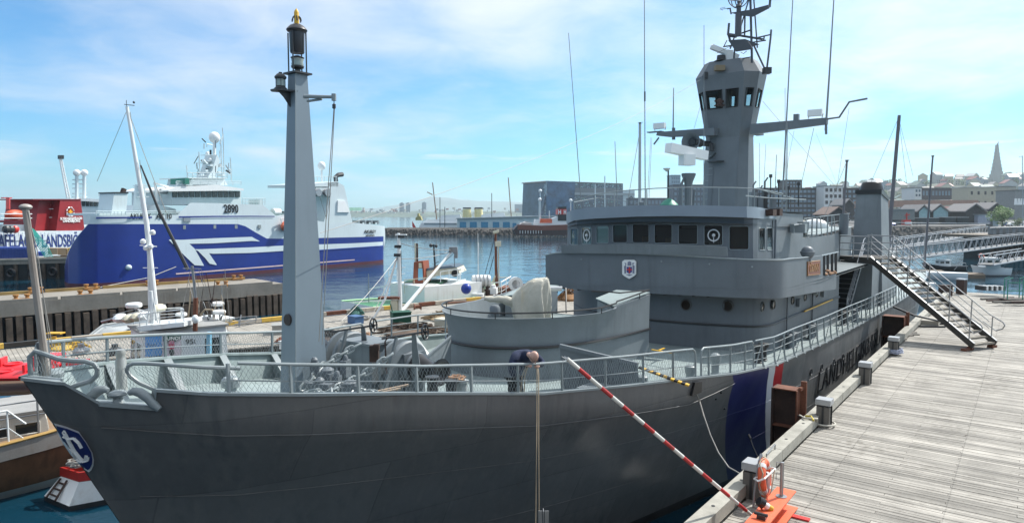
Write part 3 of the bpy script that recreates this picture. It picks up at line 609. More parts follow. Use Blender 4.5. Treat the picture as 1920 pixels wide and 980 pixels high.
# gun platform
GP=[(18.4,2.6),(16.5,2.65),(15.2,2.62),(14.3,2.45),(13.7,2.1),(13.35,1.6),(13.2,1.0),(13.25,.4),(13.5,-.15),(13.9,-.62),(14.4,-1.0),(15.0,-1.27),(15.7,-1.47),(16.5,-1.6),(17.4,-1.7),(18.4,-1.75)]
for _ in range(2):
 g2=[GP[0]]
 for(x0,y0),(x1,y1)in zip(GP,GP[1:]):g2+=[(lerp(x0,x1,.25),lerp(y0,y1,.25)),(lerp(x0,x1,.75),lerp(y0,y1,.75))]
 GP=g2+[GP[-1]]
b=MB(SHIPM);rows=[]
for z,k in((3.3,.985),(4.5,.98),(4.85,.985),(5.1,1.01),(5.22,1.035),(5.29,1.06)):
 rows.append([Vector((15+(x-15)*k if x<15 else x,.45+(y-.45)*(k if x<16.5 else lerp(k,.99,.85)),z+(max(0,x-15.8)/2.6*.27 if z>5 else 0)))for x,y in GP])
b.grid(rows);inn=[[Vector((15+(p.x-15)*.96 if p.x<15 else p.x,.45+(p.y-.45)*.965,p.z))for p in rows[-1]]];low=[Vector((15+(p.x-15)*.93 if p.x<15 else p.x,.45+(p.y-.45)*.94,4.7))for p in rows[-3]]
b.grid([rows[-1],inn[0],low]);gunp=b.build('gun_platform',grey_lt,ship)
b=MB(SHIPM);b.poly([(p.x,p.y,4.71)for p in low]);b.build('platform_floor',deckm,gunp)
b=MB(SHIPM);b.tube([(x-(.02 if x<14.5 else 0),.45+(y-.45)*1.005,4.53)for x,y in GP],.035,6);b.build('spray_pipe',blackm,gunp)
for ys in((-1.60,-.6),(2.52,1.5)):
 b=MB(SHIPM);b.prism([(16.7,ys[0]*.93),(18.38,ys[0]),(18.38,ys[1]),(17.3,ys[1])],3.4,[5.3,5.52,5.52,5.4])
 b.build('ready_locker',grey_lt,gunp)
 b=MB(SHIPM);b.prism([(16.6,ys[0]*.95),(18.45,ys[0]*1.07),(18.45,ys[1]),(17.2,ys[1])],[5.36,5.585,5.585,5.45],[5.385,5.61,5.61,5.475]);b.build('locker_lid',deckm,gunp)
def rimrail(pts,posts):
 b=MB();b.tube(pts,.022,6);o=b.build('platform_rail',blackm,gunp)
 for p in posts:b=MB();b.tube([p,p-Vector((0,0,.16))],.014,5);b.build('rail_post',blackm,gunp)
top=[SHIPM@(Vector((p.x,p.y,p.z+.14)))for p in rows[-1]]
rimrail(top[12:-1]+[SH(16.9,-1.55,5.72),SH(16.95,-1.2,5.72),SH(16.95,-.6,5.70)],[top[i]for i in range(14,len(top)-1,9)])
rimrail([SH(17.0,1.5,5.72),SH(17.0,.3,5.72),SH(16.7,.1,5.45),SH(16.4,-.1,5.1)],[SH(17.0,1.2,5.72),SH(17.,.6,5.72)])
b=MB();b.add(*((lambda P:([R(x,y,Zd)for x,y,Zd in P]+[R(x,y+7,Zd+.1)for x,y,Zd in P],[(0,1,2,3),(4,5,6,7),(0,1,5,4)]))([(1047,648,15.2),(1200,690,15.0),(1200,730,14.4),(1050,700,14.6)])));
brw=MB(SHIPM);brw.bar(SHI(R(1050,648,16.2)),SHI(R(1196,683,15.2)),.09,.09);brw.extr([SHI(R(1050,650,16.2)),SHI(R(1196,685,15.2)),SHI(R(1200,745,15.2)),SHI(R(1055,745,16.2))],(.02,.02,0));brw.build('breakwater_plate',grey,ship)
brw=MB(SHIPM);brw.bar(SHI(R(846,630,17)),SHI(R(796,672,16.0)),.05,.05);brw.extr([SHI(R(846,632,17)),SHI(R(796,674,16.)),SHI(R(800,700,16.)),SHI(R(846,700,17))],(.02,.02,0));brw.build('breakwater_plate',grey_lt,ship)
def gun():
 c=SHI(R(998,575,18.2));zf=4.71
 g=thing('deck_gun',None,'deck gun wrapped in a pale stained canvas cover standing in the round platform','gun',M=SHIPM@Matrix.Translation((c.x,c.y,zf)))
 GM=WM[g.name]
 GM=Matrix.Translation(R(996,592,18.2));GM.translation.z=zf
 b=MB(GM);b.lathe((0,0,0),[(.3,0),(.3,.1),(.2,.14)],16);b.build('gun_mount',grey,g)
 H0=R(996,521,18.2).z-zf;rows=[];n=96
 KT=((0,-.26,.36,.30,0),(.16,-.33,.38,.33,0),(.3,-.42,.41,.36,0),(.44,-.47,.43,.37,0),(.56,-.5,.44,.37,.0),(.68,-.47,.45,.36,.02),(.8,-.36,.45,.34,.04),(.9,-.2,.44,.30,.05),(.97,-.05,.43,.24,.03),(1.0,.04,.40,.14,.02))
 tb=[[(k[0],k[j])for k in KT]for j in range(1,5)]
 for fi in range(30):
  f=1-(1-fi/29)**1.3;xa,xb,dp,sl=[interp(q,f)*1.08 for q in tb];row=[];cx_=(xa+xb)/2;hw=(xb-xa)/2
  for k in range(n):
   a=2*pi*k/n;ca,sa_=cos(a),sin(a);e_=.55;px_=abs(ca)**e_*(1 if ca>0 else-1);py_=abs(sa_)**e_*(1 if sa_>0 else-1)
   w=(1-f)**.6;v=Vector((px_*2.2+f*1.5,py_*2.2,f*1.6));fo=1+.13*w*sin(a*6+1.1+3.5*f)+.07*w*sin(a*11+6*f)-.22*abs(noise.noise(v*.8+Vector((0,0,3))))-.03*abs(noise.noise(v*3))+.04
   row.append(Vector((cx_+hw*px_*fo,dp*py_*fo,H0*f*(1-.05*abs(noise.noise(v*2)))+sl*px_)))
  rows.append(row)
 b=MB(GM);b.grid(rows,True,True);b.poly(rows[-1]);b.build('canvas_cover',tarp,g)
 e=GM.inverted()@R(908,558,18.0);s=Vector((-.2,.0,H0*.52));b=MB(GM);pts=[];rad=[]
 for i in range(16):
  t=i/15;pts.append(s.lerp(e,t)+Vector((0,0,-.02*sin(t*9)+.02*sin(pi*t))));rad.append(lerp(.2,.06,t**.6)+.012*sin(i*2.1))
 b.tube(pts,rad,12);b.build('barrel_sleeve',tarp,g)
gun()
b=MB();b.tube([R(1028,541,19),R(1054,541,19)],.07,10);b.build('muzzle_tube',mat('pale_alloy',(.5,.52,.53),.4),ship)
b=MB();b.lathe(R(928,592,17.8),[(.12,0),(.14,.05),(.14,.22),(.10,.28),(0,.3)],12);b.build('vent_head',grey,gunp)
# superstructure, wing and bridge
def rib(px,thick=.04):
 """wall from (x, ytop, ybottom, Y) columns; returns mesh"""
 A=[R(x,a,Zd)for x,a,c,Zd in px];B=[R(x,c,Zd)for x,a,c,Zd in px];return A,B
def shell(b,A,B,th):
 n=len(A);A2=[];B2=[]
 for i in range(n):
  d=(A[min(i+1,n-1)]-A[max(i-1,0)]);nn=Vector((d.y,-d.x,0)).normalized()*-th
  A2.append(A[i]+nn);B2.append(B[i]+nn)
 b.grid([B,A,A2,B2]);b.strip(B2,B,False);b.poly([A[0],B[0],B2[0],A2[0]]);b.poly([A[-1],A2[-1],B2[-1],B[-1]])
HP=[(27,4.2),(23.2,3.9),(22.0,2.6),(21.4,1.0),(21.2,-.6),(21.35,-1.8),(21.6,-2.8),(21.75,-3.3),(21.95,-3.7),(22.3,-3.93),(22.8,-4.0),(27,-4.03),(32.2,-4.05)]
b=MB(SHIPM);b.grid([[Vector((x,y,z))for x,y in HP]for z in(2.9,5.6)]);b.poly([(32.2,-4.05,2.9),(32.2,3,2.9),(32.2,3,5.6),(32.2,-4.05,5.6)]);dh=b.build('deckhouse',grey,ship)
b=MB(SHIPM);b.tube([(x+(-.03 if x<22 else 0),y-(.03 if x>22 else 0),4.33+.0*x)for x,y in HP[1:]],.035,6);b.build('rubbing_strip',darkm,dh)
b=MB(SHIPM);b.tube([(26.3,-4.12,4.36),(30.6,-4.14,4.36)],.03,6);b.build('boat_hook',yellowm,dh)
def porthole(c,ax,r,m=None,parent=None,rim=None):
 b=MB(SHIPM);b.lathe(c,[(r*1.25,-.02),(r*1.25,.02),(r*1.05,.035),(r,.03),(r*.98,.01)],18,axis=ax);o=b.build('porthole',rim or mat('porthole_frame',(.10,.105,.10),.4,metal=.3),parent or dh)
 b=MB(SHIPM);b.lathe(c,[(r,.012),(0,.012)],18,axis=ax);b.build('porthole_glass',m or glass('port_glass',(.06,.045,.035)),o)
def front_s(y):
 for(a,b_),(c,d)in zip(HP,HP[1:]):
  if d<=y<=b_:t=(b_-y)/(b_-d);return lerp(a,c,t)
 return 21.3
for x,y in((1287,571),(1359,575)):
 q=SHI(on_s(x,y,21.35));q.x=front_s(q.y);porthole(q+Vector((-.02,0,0)),(-1,0,0),.155)
for x,y in((1432,575),(1453,571),(1489,563),(1512,557),(1534,550),(1541.5,548)):
 q=SHI(on_y(x,y,-4.03));q.y=-4.02;porthole(q+Vector((0,-.01,0)),(0,-1,0),.125)
q=SHI(on_y(1524,549,-4.03));b=MB(SHIPM);b.lathe(q+Vector((0,-.03,0)),[(.1,0),(.1,.04),(.085,.1),(.05,.14),(0,.15)],12,axis=(0,-1,0));b.build('bulkhead_lamp',railm,dh)
WG=[(1023,479,541,24.6),(1036,476,540,24.4),(1052,474,540,24.2),(1110,474,544,23.4),(1180,475,548,22.65),(1260,479,552,21.9),(1340,484,556,21.25),(1400,487,558.5,20.8),(1435,488,559.5,20.62),(1455,488,559.5,20.68),(1468,487.5,558.5,20.85),(1477,486,557,21.2),(1500,484,553,22.2),(1520,482,549.5,23.25)]
A,B=rib(WG);b=MB();shell(b,A,B,.07);wing=b.build('bridge_wing',grey,ship)
b=MB();b.tube([p+Vector((0,0,.01))for p in A],.03,6);b.build('wing_cap',railm,wing)
P1=[R(1520,482,23.25),R(1571,474,26.6),R(1571,530,26.6),R(1520,549.5,23.25)]
cols=[(1520,482,549.5,23.25),(1543,478.5,545.5,24.7)];A_,B_=rib(cols);b=MB();shell(b,A_,B_,.06)
cols=[(1543,516,545.5,24.7),(1568,510,542,26.35)];A_,B_=rib(cols);shell(b,A_,B_,.06)
b.build('wing_side',grey,wing)
for x in(1545,1552,1560,1567):
 b=MB();Zd=TF(CLT+4.65+.65,x)if False else lerp(24.7,26.35,(x-1543)/25);b.bar(R(x,479-(x-1543)*.22,Zd),R(x,517-(x-1543)*.25,Zd),.05,.08);b.build('gate_post',darkm,wing)
b=MB();b.tube([R(1540,479.5,24.6),R(1571,472.5,26.6)],.03,6);b.build('gate_rail',railm,wing)
b=MB();rr=random.Random(2)
for i in range(9):b.sph(R(1546+i*2.4,511+rr.uniform(-4,3),24.9+i*.15),.09,(1,1,.6),6,4)
b.build('rope_stow',mat('tan_rope',(.40,.24,.15),.9),wing)
fl=[Vector((p.x,p.y,5.52))for p in B]+[Vector((SH(26,-4.7,0).x,SH(26,-4.7,0).y,5.52)),SH(36,-4.6,5.52),SH(36,4.6,5.52),SH(24,4.6,5.52)]
b=MB();b.poly(fl);b.poly([Vector((p.x,p.y,5.62))for p in fl]);b.build('wing_floor',mat('floor_grey',(.13,.155,.165),.6),wing)
for x in range(1056,1330,27):
 i=interp([(w[0],w[2])for w in WG],x);Zd=interp([(w[0],w[3])for w in WG],x);b=MB();p=R(x,i,Zd);b.bar(p+Vector((0,.02,.02)),p+Vector((.35,.55,.02)),.03,.12);b.build('wing_bracket',darkm,wing)
def sup(x,y,off=.05):
 Zd=interp([(w[0],w[3])for w in WG],x);return R(x,y,Zd-off)
sp_=[(1167,490),(1171,487),(1188,487),(1192.5,490),(1192.5,514),(1188,518),(1180,522.5),(1172,518),(1167,514)]
b=MB();b.plate([sup(x,y,.07)for x,y in sp_][::-1],.04);b.plate([sup(x,y,.07)for x,y in sp_],.02);ca=b.build('coat_of_arms',white_cl,wing)
def mini(pts,m,off,nm):b=MB();b.plate([sup(x,y,off)for x,y in pts],.006);b.plate([sup(x,y,off)for x,y in pts[::-1]],.004);b.build(nm,m,ca)
blu=mat('arms_blue',(.03,.06,.25),.5);mini([(1175,500),(1185,500),(1185,510),(1180,513),(1175,510)],blu,.085,'arms_device')
mini([(1179,500),(1181.5,500),(1181.5,512),(1179,512)],redm,.095,'arms_device');mini([(1175,504),(1185,504),(1185,506.5),(1175,506.5)],redm,.096,'arms_device')
gy=mat('arms_grey',(.2,.22,.3),.6)
for pts in([(1170,499),(1174,496),(1174,512),(1171,513)],[(1186,496),(1190,498),(1189.5,513),(1186,512)],[(1177,491),(1180,489.5),(1183.5,491),(1184,498),(1176.5,498)],[(1173,514),(1187,514),(1180,517)],[(1171,492),(1175,494),(1173,497)],[(1185,493),(1189,492),(1187,497)]):mini(pts,gy,.09,'arms_device')
DF=[(1053,460,474.5,24.1),(1110,457.5,475,23.3),(1193,457,476,22.4),(1270,459,478,21.7),(1330,461,479.5,21.2),(1363,463,480,21.0)]
A,B=rib(DF);A=[p+Vector((-.03,-.10,0))for p in A];B=[p+Vector((0,-.05,0))for p in B];b=MB();shell(b,A,B,.05);b.build('wind_deflector',grey_lt,wing)
WZ=[(1064,26.2),(1068,25.9),(1082,25.1),(1110,24.6),(1180,23.9),(1260,23.2),(1340,22.7),(1395,22.45),(1412,22.5),(1420,22.75),(1436,23.6),(1454,24.75)]
wZ=lambda x:interp(WZ,x)
YT=[(1064,420),(1068,415),(1110,409),(1193,405),(1260,404),(1340,405),(1412,407),(1454,409)]
win=[(1070,428,1084,459),(1091,425,1109,458),(1118,423,1141,456),(1149,421,1176,455),(1186,420,1217,455),(1227,420,1260,456),(1272,421,1308,458),(1320,422,1355,460),(1367,424,1404,468),(1423,427,1434,469),(1438,427,1448,469)]
b=MB();ye=496
def wp(x,y,o=0):return R(x,y,wZ(x)-o)
cols=sorted(set([w[0]for w in WZ]+[w[0]for w in win]+[w[2]for w in win]))
for a,c in zip(cols,cols[1:]):
 yt=interp(YT,a),interp(YT,c);w=[q for q in win if q[0]<=a and c<=q[2]]
 if w:
  w=w[0];b.add([wp(a,yt[0]),wp(c,yt[1]),wp(c,w[1]),wp(a,w[1])],[(0,1,2,3)]);b.add([wp(a,w[3]),wp(c,w[3]),wp(c,ye),wp(a,ye)],[(0,1,2,3)])
 else:b.add([wp(a,yt[0]),wp(c,yt[1]),wp(c,ye),wp(a,ye)],[(0,1,2,3)])
bridge=b.build('wheelhouse',grey,ship)
for i,(x0,y0,x1,y1)in enumerate(win):
 b=MB();r=min(3.5,(x1-x0)*.2);pts=[]
 for cx_,cy_,a0 in((x1-r,y0+r,-90),(x1-r,y1-r,0),(x0+r,y1-r,90),(x0+r,y0+r,180)):
  for k in range(4):a=radians(a0+30*k);pts.append(wp(cx_+r*cos(a),cy_+r*sin(a),.012))
 b.tube(pts,.018,5,closed=True);fr=b.build('window_frame',railm,bridge)
 b=MB();xs=[lerp(x0,x1,k/3)for k in range(4)];b.grid([[wp(x,y0,-.05)for x in xs],[wp(x,y1,-.05)for x in xs]]);b.build('window_pane',glass_refl if i in(0,2)else glass('bridge_glass',(.02,.025,.03),.42),fr)
 b=MB();b.grid([[wp(x0,y0),wp(x1,y0)],[wp(x0,y0,-.06),wp(x1,y0,-.06)]]);b.grid([[wp(x0,y1),wp(x1,y1)],[wp(x0,y1,-.06),wp(x1,y1,-.06)]]);b.grid([[wp(x0,y0),wp(x0,y1)],[wp(x0,y0,-.06),wp(x0,y1,-.06)]]);b.grid([[wp(x1,y0),wp(x1,y1)],[wp(x1,y0,-.06),wp(x1,y1,-.06)]]);b.build('window_reveal',grey,fr)
 if i in(1,7):
  cxp,cyp=(1100,441)if i==1 else(1338,441);r=10.5;b=MB();b.tube([wp(cxp+(r if i==7 else 6)*cos(a*pi/12),cyp+r*sin(a*pi/12),.0)for a in range(24)],.022,6,closed=True);b.sph(wp(cxp,cyp,.01),.06,n=8,m=6);b.bar(wp(cxp,cyp),wp(cxp,cyp+14),.02);b.build('spinning_wiper',white,fr)
FA=[(1062,399,420,26.3),(1068,396,417,25.7),(1077,392.5,413,25.0),(1110,389,410,24.3),(1193,385,406,23.5),(1260,384.5,405,22.9),(1340,385.5,406,22.4),(1400,387,408,22.15),(1418,388,409,22.5),(1426,389,410,23.0),(1456,396,410,24.7)]
A,B=rib(FA);B=[p+Vector((0,-.04,0))for p in B];b=MB();shell(b,A,B,.05);b.build('roof_fascia',mat('fascia_blue_grey',(.20,.245,.29),.4,var=.08),bridge)
b=MB();zr=8.0;fp=[Vector((p.x,p.y,p.z-.01))for p in A]+[SH(32,-3.3,7.95),SH(32,4,7.95),SH(27,4,7.95)];b.poly(fp);b.build('wheelhouse_roof',deckm,bridge)
b=MB();b.poly([p-Vector((0,0,.55))for p in fp]);b.build('wheelhouse_ceiling',grey_lt,bridge)
b=MB(SHIPM);b.box((25.2,.2,6.7),(.1,6.2,2.1));b.box((23.6,-1,6.25),(.5,3.5,.9));b.build('wheelhouse_interior',mat('interior_brown',(.05,.035,.025),.6),bridge)
b=MB();b.tube([wp(1454,412,.03),wp(1452,484,.03)],.05,8);b.tube([wp(1449,413,.05),wp(1448,484,.05)],.018,6);b.build('drain_pipe',grey,bridge)
yA=SHI(wp(1454,440)).y
def ya(x,y,o=0):return on_y(x,y,yA-o)
b=MB();C_=[(1454,397,490),(1480,400,484),(1506,402,480)]
A=[ya(x,a)for x,a,c in C_];B=[ya(x,c)for x,a,c in C_];shell(b,A,B,.06)
C_=[(1506,446,480),(1530,444,500),(1560,440,500),(1580,434,500),(1596,426,500)]
A=[ya(x,a)for x,a,c in C_];B=[ya(x,c)for x,a,c in C_];shell(b,A,B,.06);b.build('after_house_wall',grey_lt,ship)
b=MB();p=[ya(1454,397),ya(1506,402)];q=[SHIPM@(SHI(v)+Vector((0,7,0)))for v in p];b.poly([p[0],p[1],q[1],q[0]]);p2=ya(1506,446);q2=SHIPM@(SHI(p2)+Vector((0,7,0)));b.poly([p[1],p2,q2,q[1]]);b.build('after_house_roof',deckm,ship)
b=MB();A=ya(1506,446);B=ya(1600,425);b.poly([A,B,SHIPM@(SHI(B)+Vector((0,7.4,0))),SHIPM@(SHI(A)+Vector((0,7.4,0)))]);b.build('boat_deck',deckm,ship)
b=MB();b.tube([ya(1507,410),ya(1530,407),ya(1560,403.5),ya(1593,400)],.022,6);b.build('top_rail',railm,ship)
for dy in(14,27):b=MB();b.tube([ya(1512,410+dy),ya(1560,403.5+dy*.95),ya(1593,400+dy*.7)],.013,5);b.build('middle_rail',railm,ship)
for i,x in enumerate((1514,1522,1531,1541,1551,1559,1566,1574,1582,1590)):
 yt=interp([(1507,410),(1593,400)],x);yb=interp([(1506,446),(1530,444),(1560,440),(1580,434),(1596,426)],x);b=MB();b.bar(ya(x+(1 if i%3 else-3),yt),ya(x,yb),.03,.05);b.build('rail_post',railm,ship)
b=MB();c=ya(1531,428);cl=SHI(c)+Vector((0,.9,0));
b=MB(SHIPM);b.lathe(cl+Vector((-.2,0,-.05)),[(.30,0),(.5,.02),(.5,.06),(.3,.08),(.3,.8),(.5,.82),(.5,.88),(0,.9)],20,axis=(1,.25,0));hr=b.build('hose_reel',darkm,ship)
b=MB(SHIPM)
for k in range(5):b.lathe(cl+Vector((.0+k*.13,0,-.05)),[(.34,0),(.42,.03),(.44,.06),(.34,.1)],18,axis=(1,.25,0))
b.build('coiled_hose',blackm,hr)
b=MB();b.box(ya(1497,428,.3),(.55,.4,.34),rz=-.6);b.box(ya(1506,423,.35),(.3,.3,.3),rz=.4);b.tube([ya(1488,437,.35),ya(1488,422,.35),ya(1505,420,.35)],.03,6);b.build('searchlight',railm,ship)
b=MB();b.lathe(ya(1568,440)+Vector((.6,.5,0)),[(.2,0),(.2,1.0)],12);b.build('vent_trunk',grey,ship)
b=MB(SHIPM);q=SHI(ya(1583,430))+Vector((.5,1.5,.1));b.sph(q,.7,(1.0,.75,.6),14,8);b.build('tender_boat',white,ship)
b=MB();b.sph(R(1514,471,23.2),.2,(1,1,.9),16,10);b.lathe(R(1514,479,23.2),[(.2,0),(.24,.11),(.24,.14),(.19,.15)],16);b.lathe(R(1514,492,23.2),[(.12,0),(.12,.14),(.2,.24)],14);b.build('compass_dome',grey,wing)
b=MB();b.box(wp(1432,396,-.3)+Vector((.1,0,-.05)),(.55,.5,.22),rz=-.6);b.box(wp(1450,398,-.2),(.55,.35,.25),rz=-.65);b.build('side_light_box',rust_dk,bridge)
def wside(x,y,o=.03):
 Zd=interp([(1477,21.2),(1500,22.2),(1520,23.25),(1543,24.7)],x)-o;return R(x,y,Zd)
P=[wside(1513.5,491),wside(1536.5,488.5),wside(1536.5,513.5),wside(1513.5,516)]
b=MB();b.plate(P,.03);b.plate(P[::-1],.03);nb=b.build('name_board',mat('board_wood',(.22,.07,.03),.4,var=.25),wing)
b=MB();b.tube([p+Vector((-.0,-.03,0))for p in P],.022,5,closed=True);b.build('board_frame',wood_b,nb)
b=MB();u=(P[1]-P[0]);v=Vector((0,0,1));put_text(b,'ÓÐINN',P[3]+u*.12+Vector((-.02,-.06,.11)),u,v,.26,.02,width=u.length*.76,bold=.02);b.build('board_lettering',wood_b,nb)
im_=mat('interior_grey',(.22,.22,.2),.6)
for k,(x,y,z,a,b2,c2)in enumerate(((24.6,-2.4,6.9,.1,.9,1.2),(24.9,-.4,7.1,.1,1.3,.5),(24.4,1.2,6.6,.3,.5,.9),(23.9,-1.6,6.95,.25,.35,.3),(23.9,.1,6.9,.25,.3,.25),(24.0,-.8,7.45,.3,.9,.12))):b=MB(SHIPM);b.box((x,y,z),(a,b2,c2));b.build('bridge_console',im_ if k%2 else wood_b,bridge)
for x in(1104,1218,1300,1382):b=MB();b.tube([sup(x,y,.072)for y in(480,500,520,545)],.007,4);b.build('weld_seam',grey,wing)
b=MB();b.tube([sup(x,533+(x-1040)*.022,.075)for x in range(1050,1452,15)],.006,4);b.build('weld_seam',grey,wing)
for x,y in((1090,486),(1240,490),(1330,495),(1410,500)):b=MB();b.lathe(sup(x,y,.08),[(.03,0),(.03,.02),(0,.03)],8,axis=(0,-1,0));b.build('wall_fitting',railm,wing)
for pts,r in(([(21.62,-2.0,3.3),(21.45,-2.0,4.0),(21.42,-2.0,5.5)],.02),([(24.2,-4.07,3.3),(24.2,-4.07,5.4)],.025),([(27.6,-4.08,3.3),(27.6,-4.08,5.4)],.03),([(23,-4.06,3.85),(31.5,-4.1,3.85)],.014)):b=MB(SHIPM);b.tube(pts,r,6);b.build('wall_pipe',grey,dh)
for x in(25.6,29.2):b=MB(SHIPM);b.box((x,-4.09,4.75),(.22,.1,.28));b.build('junction_box',grey_lt,dh)
# tower and its gear (station 30, centreline)
def octo(a,b_,c,z,s0=31.):
 return[Vector((s0+x,y+.5,z))for x,y in((-a,-b_+c),(-a,b_-c),(-a+c,b_),(a-c,b_),(a,b_-c),(a,-b_+c),(a-c,-b_),(-a+c,-b_))]
def tower():
 L0,L1,L2,L3,L4=octo(.95,1.06,.45,7.9),octo(.62,.98,.3,11.35),octo(1.0,1.45,.5,14.1),octo(.8,1.08,.4,14.72),None
 b=MB(SHIPM);b.grid([L0,L1],False,True)
 zs=(12.64,13.4)
 def at(i,f,z):
  t=(z-11.35)/(14.1-11.35);p0=L1[i].lerp(L2[i],t);j=(i+1)%8;p1=L1[j].lerp(L2[j],t);return p0.lerp(p1,f)
 wins={0:[(.12,.42),(.54,.95)],1:[(.22,.8)],3:[(.22,.8)],4:[(.12,.45),(.55,.88)],5:[(.22,.8)],7:[(.25,.75)],2:[(.3,.75)],6:[(.3,.75)]}
 fr=[]
 for i in range(8):
  ws=wins[i];fs=[0]+[v for w in ws for v in w]+[1]
  for k in range(len(fs)-1):
   a,c=fs[k],fs[k+1];isw=k%2==1
   if isw:
    b.add([at(i,a,11.35),at(i,c,11.35),at(i,c,zs[0]),at(i,a,zs[0])],[(0,1,2,3)]);b.add([at(i,a,zs[1]),at(i,c,zs[1]),at(i,c,14.1),at(i,a,14.1)],[(0,1,2,3)]);fr.append((i,a,c))
   else:b.add([at(i,a,11.35),at(i,c,11.35),at(i,c,14.1),at(i,a,14.1)],[(0,1,2,3)])
 b.grid([L2,L3],False,True);b.poly(L3);b.grid([[p for p in octo(.9,1.2,.45,12.1)]],False);b.poly(octo(.68,.95,.2,11.9)[::-1])
 tw=b.build('tower',grey,ship)
 for i,a,c in fr:
  nn=(at(i,1,13)-at(i,0,13)).cross(Vector((0,0,1))).normalized()
  q=[at(i,a,zs[0]),at(i,c,zs[0]),at(i,c,zs[1]),at(i,a,zs[1])]
  f=MB(SHIPM);f.tube([v-nn*.01 for v in q],.04,5,closed=True);o=f.build('window_frame',blackm,tw)
  f=MB(SHIPM);f.poly([v+nn*0 for v in q]);f.build('window_pane',glass_see2,o)
 f=MB(SHIPM);f.box((31.1,.8,13.1),(.5,.5,1.5));f.box((31,.6,13.85),(1.3,1.7,.3));f.build('tower_interior',mat('interior_brown',(.05,.035,.025)),tw)
 return tw
glass_see2=glass('tower_glass',(.02,.025,.03),.72)
tower_o=tower()
def onT(x,y,s=30.):return on_s(x,y,s)
b=MB(SHIPM);b.extr([(29.9,.8,11.42),(29.9,.8,11.75),(29.9,3.55,11.75),(29.9,3.6,11.6),(29.9,3.0,11.5)],(.3,0,0));b.box((30.5,.9,11.6),(.9,.3,.3));b.box((30.04,3.7,11.78),(.3,.75,.04));b.bar((30,3.5,11.5),(30,3.75,11.2),.06)
b.build('signal_yard',grey,tower_o)
b=MB(SHIPM);b.extr([(29.9,-.8,11.35),(29.9,-.8,11.78),(29.9,-3.85,11.8),(29.9,-3.85,11.55)],(.3,0,0));b.box((30.5,-.9,11.57),(.9,.3,.4));b.tube([(30,-3.85,11.75),(30,-4.3,11.78),(30,-4.65,12.35),(30,-5.3,12.42)],.04,6);b.box((30.04,-2.65,11.9),(.2,.2,.3));b.build('signal_yard',grey,tower_o)
for yy,tall in((3.45,0),(-3.4,0)):
 b=MB(SHIPM);b.box((29.95,yy,12.03),(.22,.55,.26));b.tube([(30,yy-.25,11.82),(30,yy-.3,11.98)],.02,5);b.tube([(30,yy+.25,11.82),(30,yy+.3,11.98)],.02,5);b.build('floodlight',white,tower_o)
def whip(pts,r0,r1,m=None,parent=None,name='whip_antenna'):
 b=MB();n=len(pts);b.tube(pts,[lerp(r0,r1,i/(n-1))for i in range(n)],6);return b.build(name,m or mat('antenna_grey',(.2,.22,.23),.4),parent or tower_o)
whip([onT(1262,247),onT(1263,165)],.035,.018)
whip([onT(1548,245),onT(1555,140),onT(1564,-10)],.045,.02)
b=MB();b.tube([onT(1263,262),onT(1263,240)],.08,8);b.tube([onT(1549,252),onT(1549,232)],.05,8);b.build('antenna_base',grey,tower_o)
b=MB();d=(onT(1285,262)-onT(1330,272));c0=onT(1297,266,29.8);dd=Vector((-.75,-1,.05)).normalized()
b.lathe(c0-dd*.05,[(.06,-.5),(.09,-.3),(.16,-.12),(.34,.08),(.42,.16),(.44,.18),(.40,.17),(.3,.06),(.12,-.12),(0,-.2)],24,axis=dd);b.build('loud_horn',grey,tower_o)
b=MB();b.lathe(c0,[(.17,-.02),(0,-.2)],20,axis=dd);b.build('horn_throat',blackm,tower_o)
b=MB();b.tube([c0-dd*.35,onT(1332,270,30.4)],.13,10);b.sph(onT(1312,268,29.9),.2,n=10,m=6);b.build('horn_arm',darkm,tower_o)
b=MB();b.prism([(p.x,p.y)for p in(onT(1326,287,30.3),onT(1345,292,29.9),onT(1358,287,30.2),onT(1345,283,30.5))],10.25,10.3);b.lathe(onT(1334,283,30.1),[(.1,0),(.1,.3),(.12,.32),(0,.36)],10);b.bar(onT(1342,287,30.1),onT(1330,298,30.3),.05);b.build('light_shelf',darkm,tower_o)
b=MB();c=onT(1349,198,29.85);b.box(c,(.4,.25,.05));b.lathe(c+Vector((0,0,.02)),[(.1,0),(.12,.1),(.1,.22),(.05,.28)],10);b.tube([c+Vector((.2,.1,.2)),c+Vector((-.2,.0,.2))],.05,8);b.build('mast_light',rust_dk,tower_o)
b=MB();b.box(onT(1323,142,30.0),(.16,.16,.3));b.build('mast_light',darkm,tower_o)
b=MB(SHIPM);b.lathe(SHI(onT(1352,117,30.4)),[(.2,-.3),(.2,.0),(.32,.05),(.2,.1),(.18,.3)],14);b.build('radar_pedestal',darkm,tower_o)
b=MB();b.box(onT(1349,128,29.9),(.42,.3,.22));b.build('mast_light',mat('old_lamp',(.2,.16,.1),.6),tower_o)
b=MB();b.box(onT(1364,106,30.6),(.34,.34,.5),rz=.4);b.build('radar_gearbox',white,tower_o)
b=MB();A=onT(1334,88,30.2);B=onT(1384,108,30.9);b.bar(A,B,.22,.2);b.lathe(A,[(.11,-.03),(.11,.02)],12,axis=(B-A));b.build('radar_scanner',white,tower_o)
ZB,tm=14.7,mat('mast_dark',(.06,.07,.085),.5)
def T(px,r,par=None,nm='lattice_bar',s=30.3):b=MB();b.tube([onT(x,y,s)for x,y in px],r,6);return b.build(nm,tm,tower_o)
T([(1410,118),(1407,0),(1407,-30)],.05);T([(1412,-20),(1420,90)],.03);T([(1376,112),(1379,75)],.04);T([(1379,112),(1410,107)],.025);T([(1411,80),(1437,136)],.04)
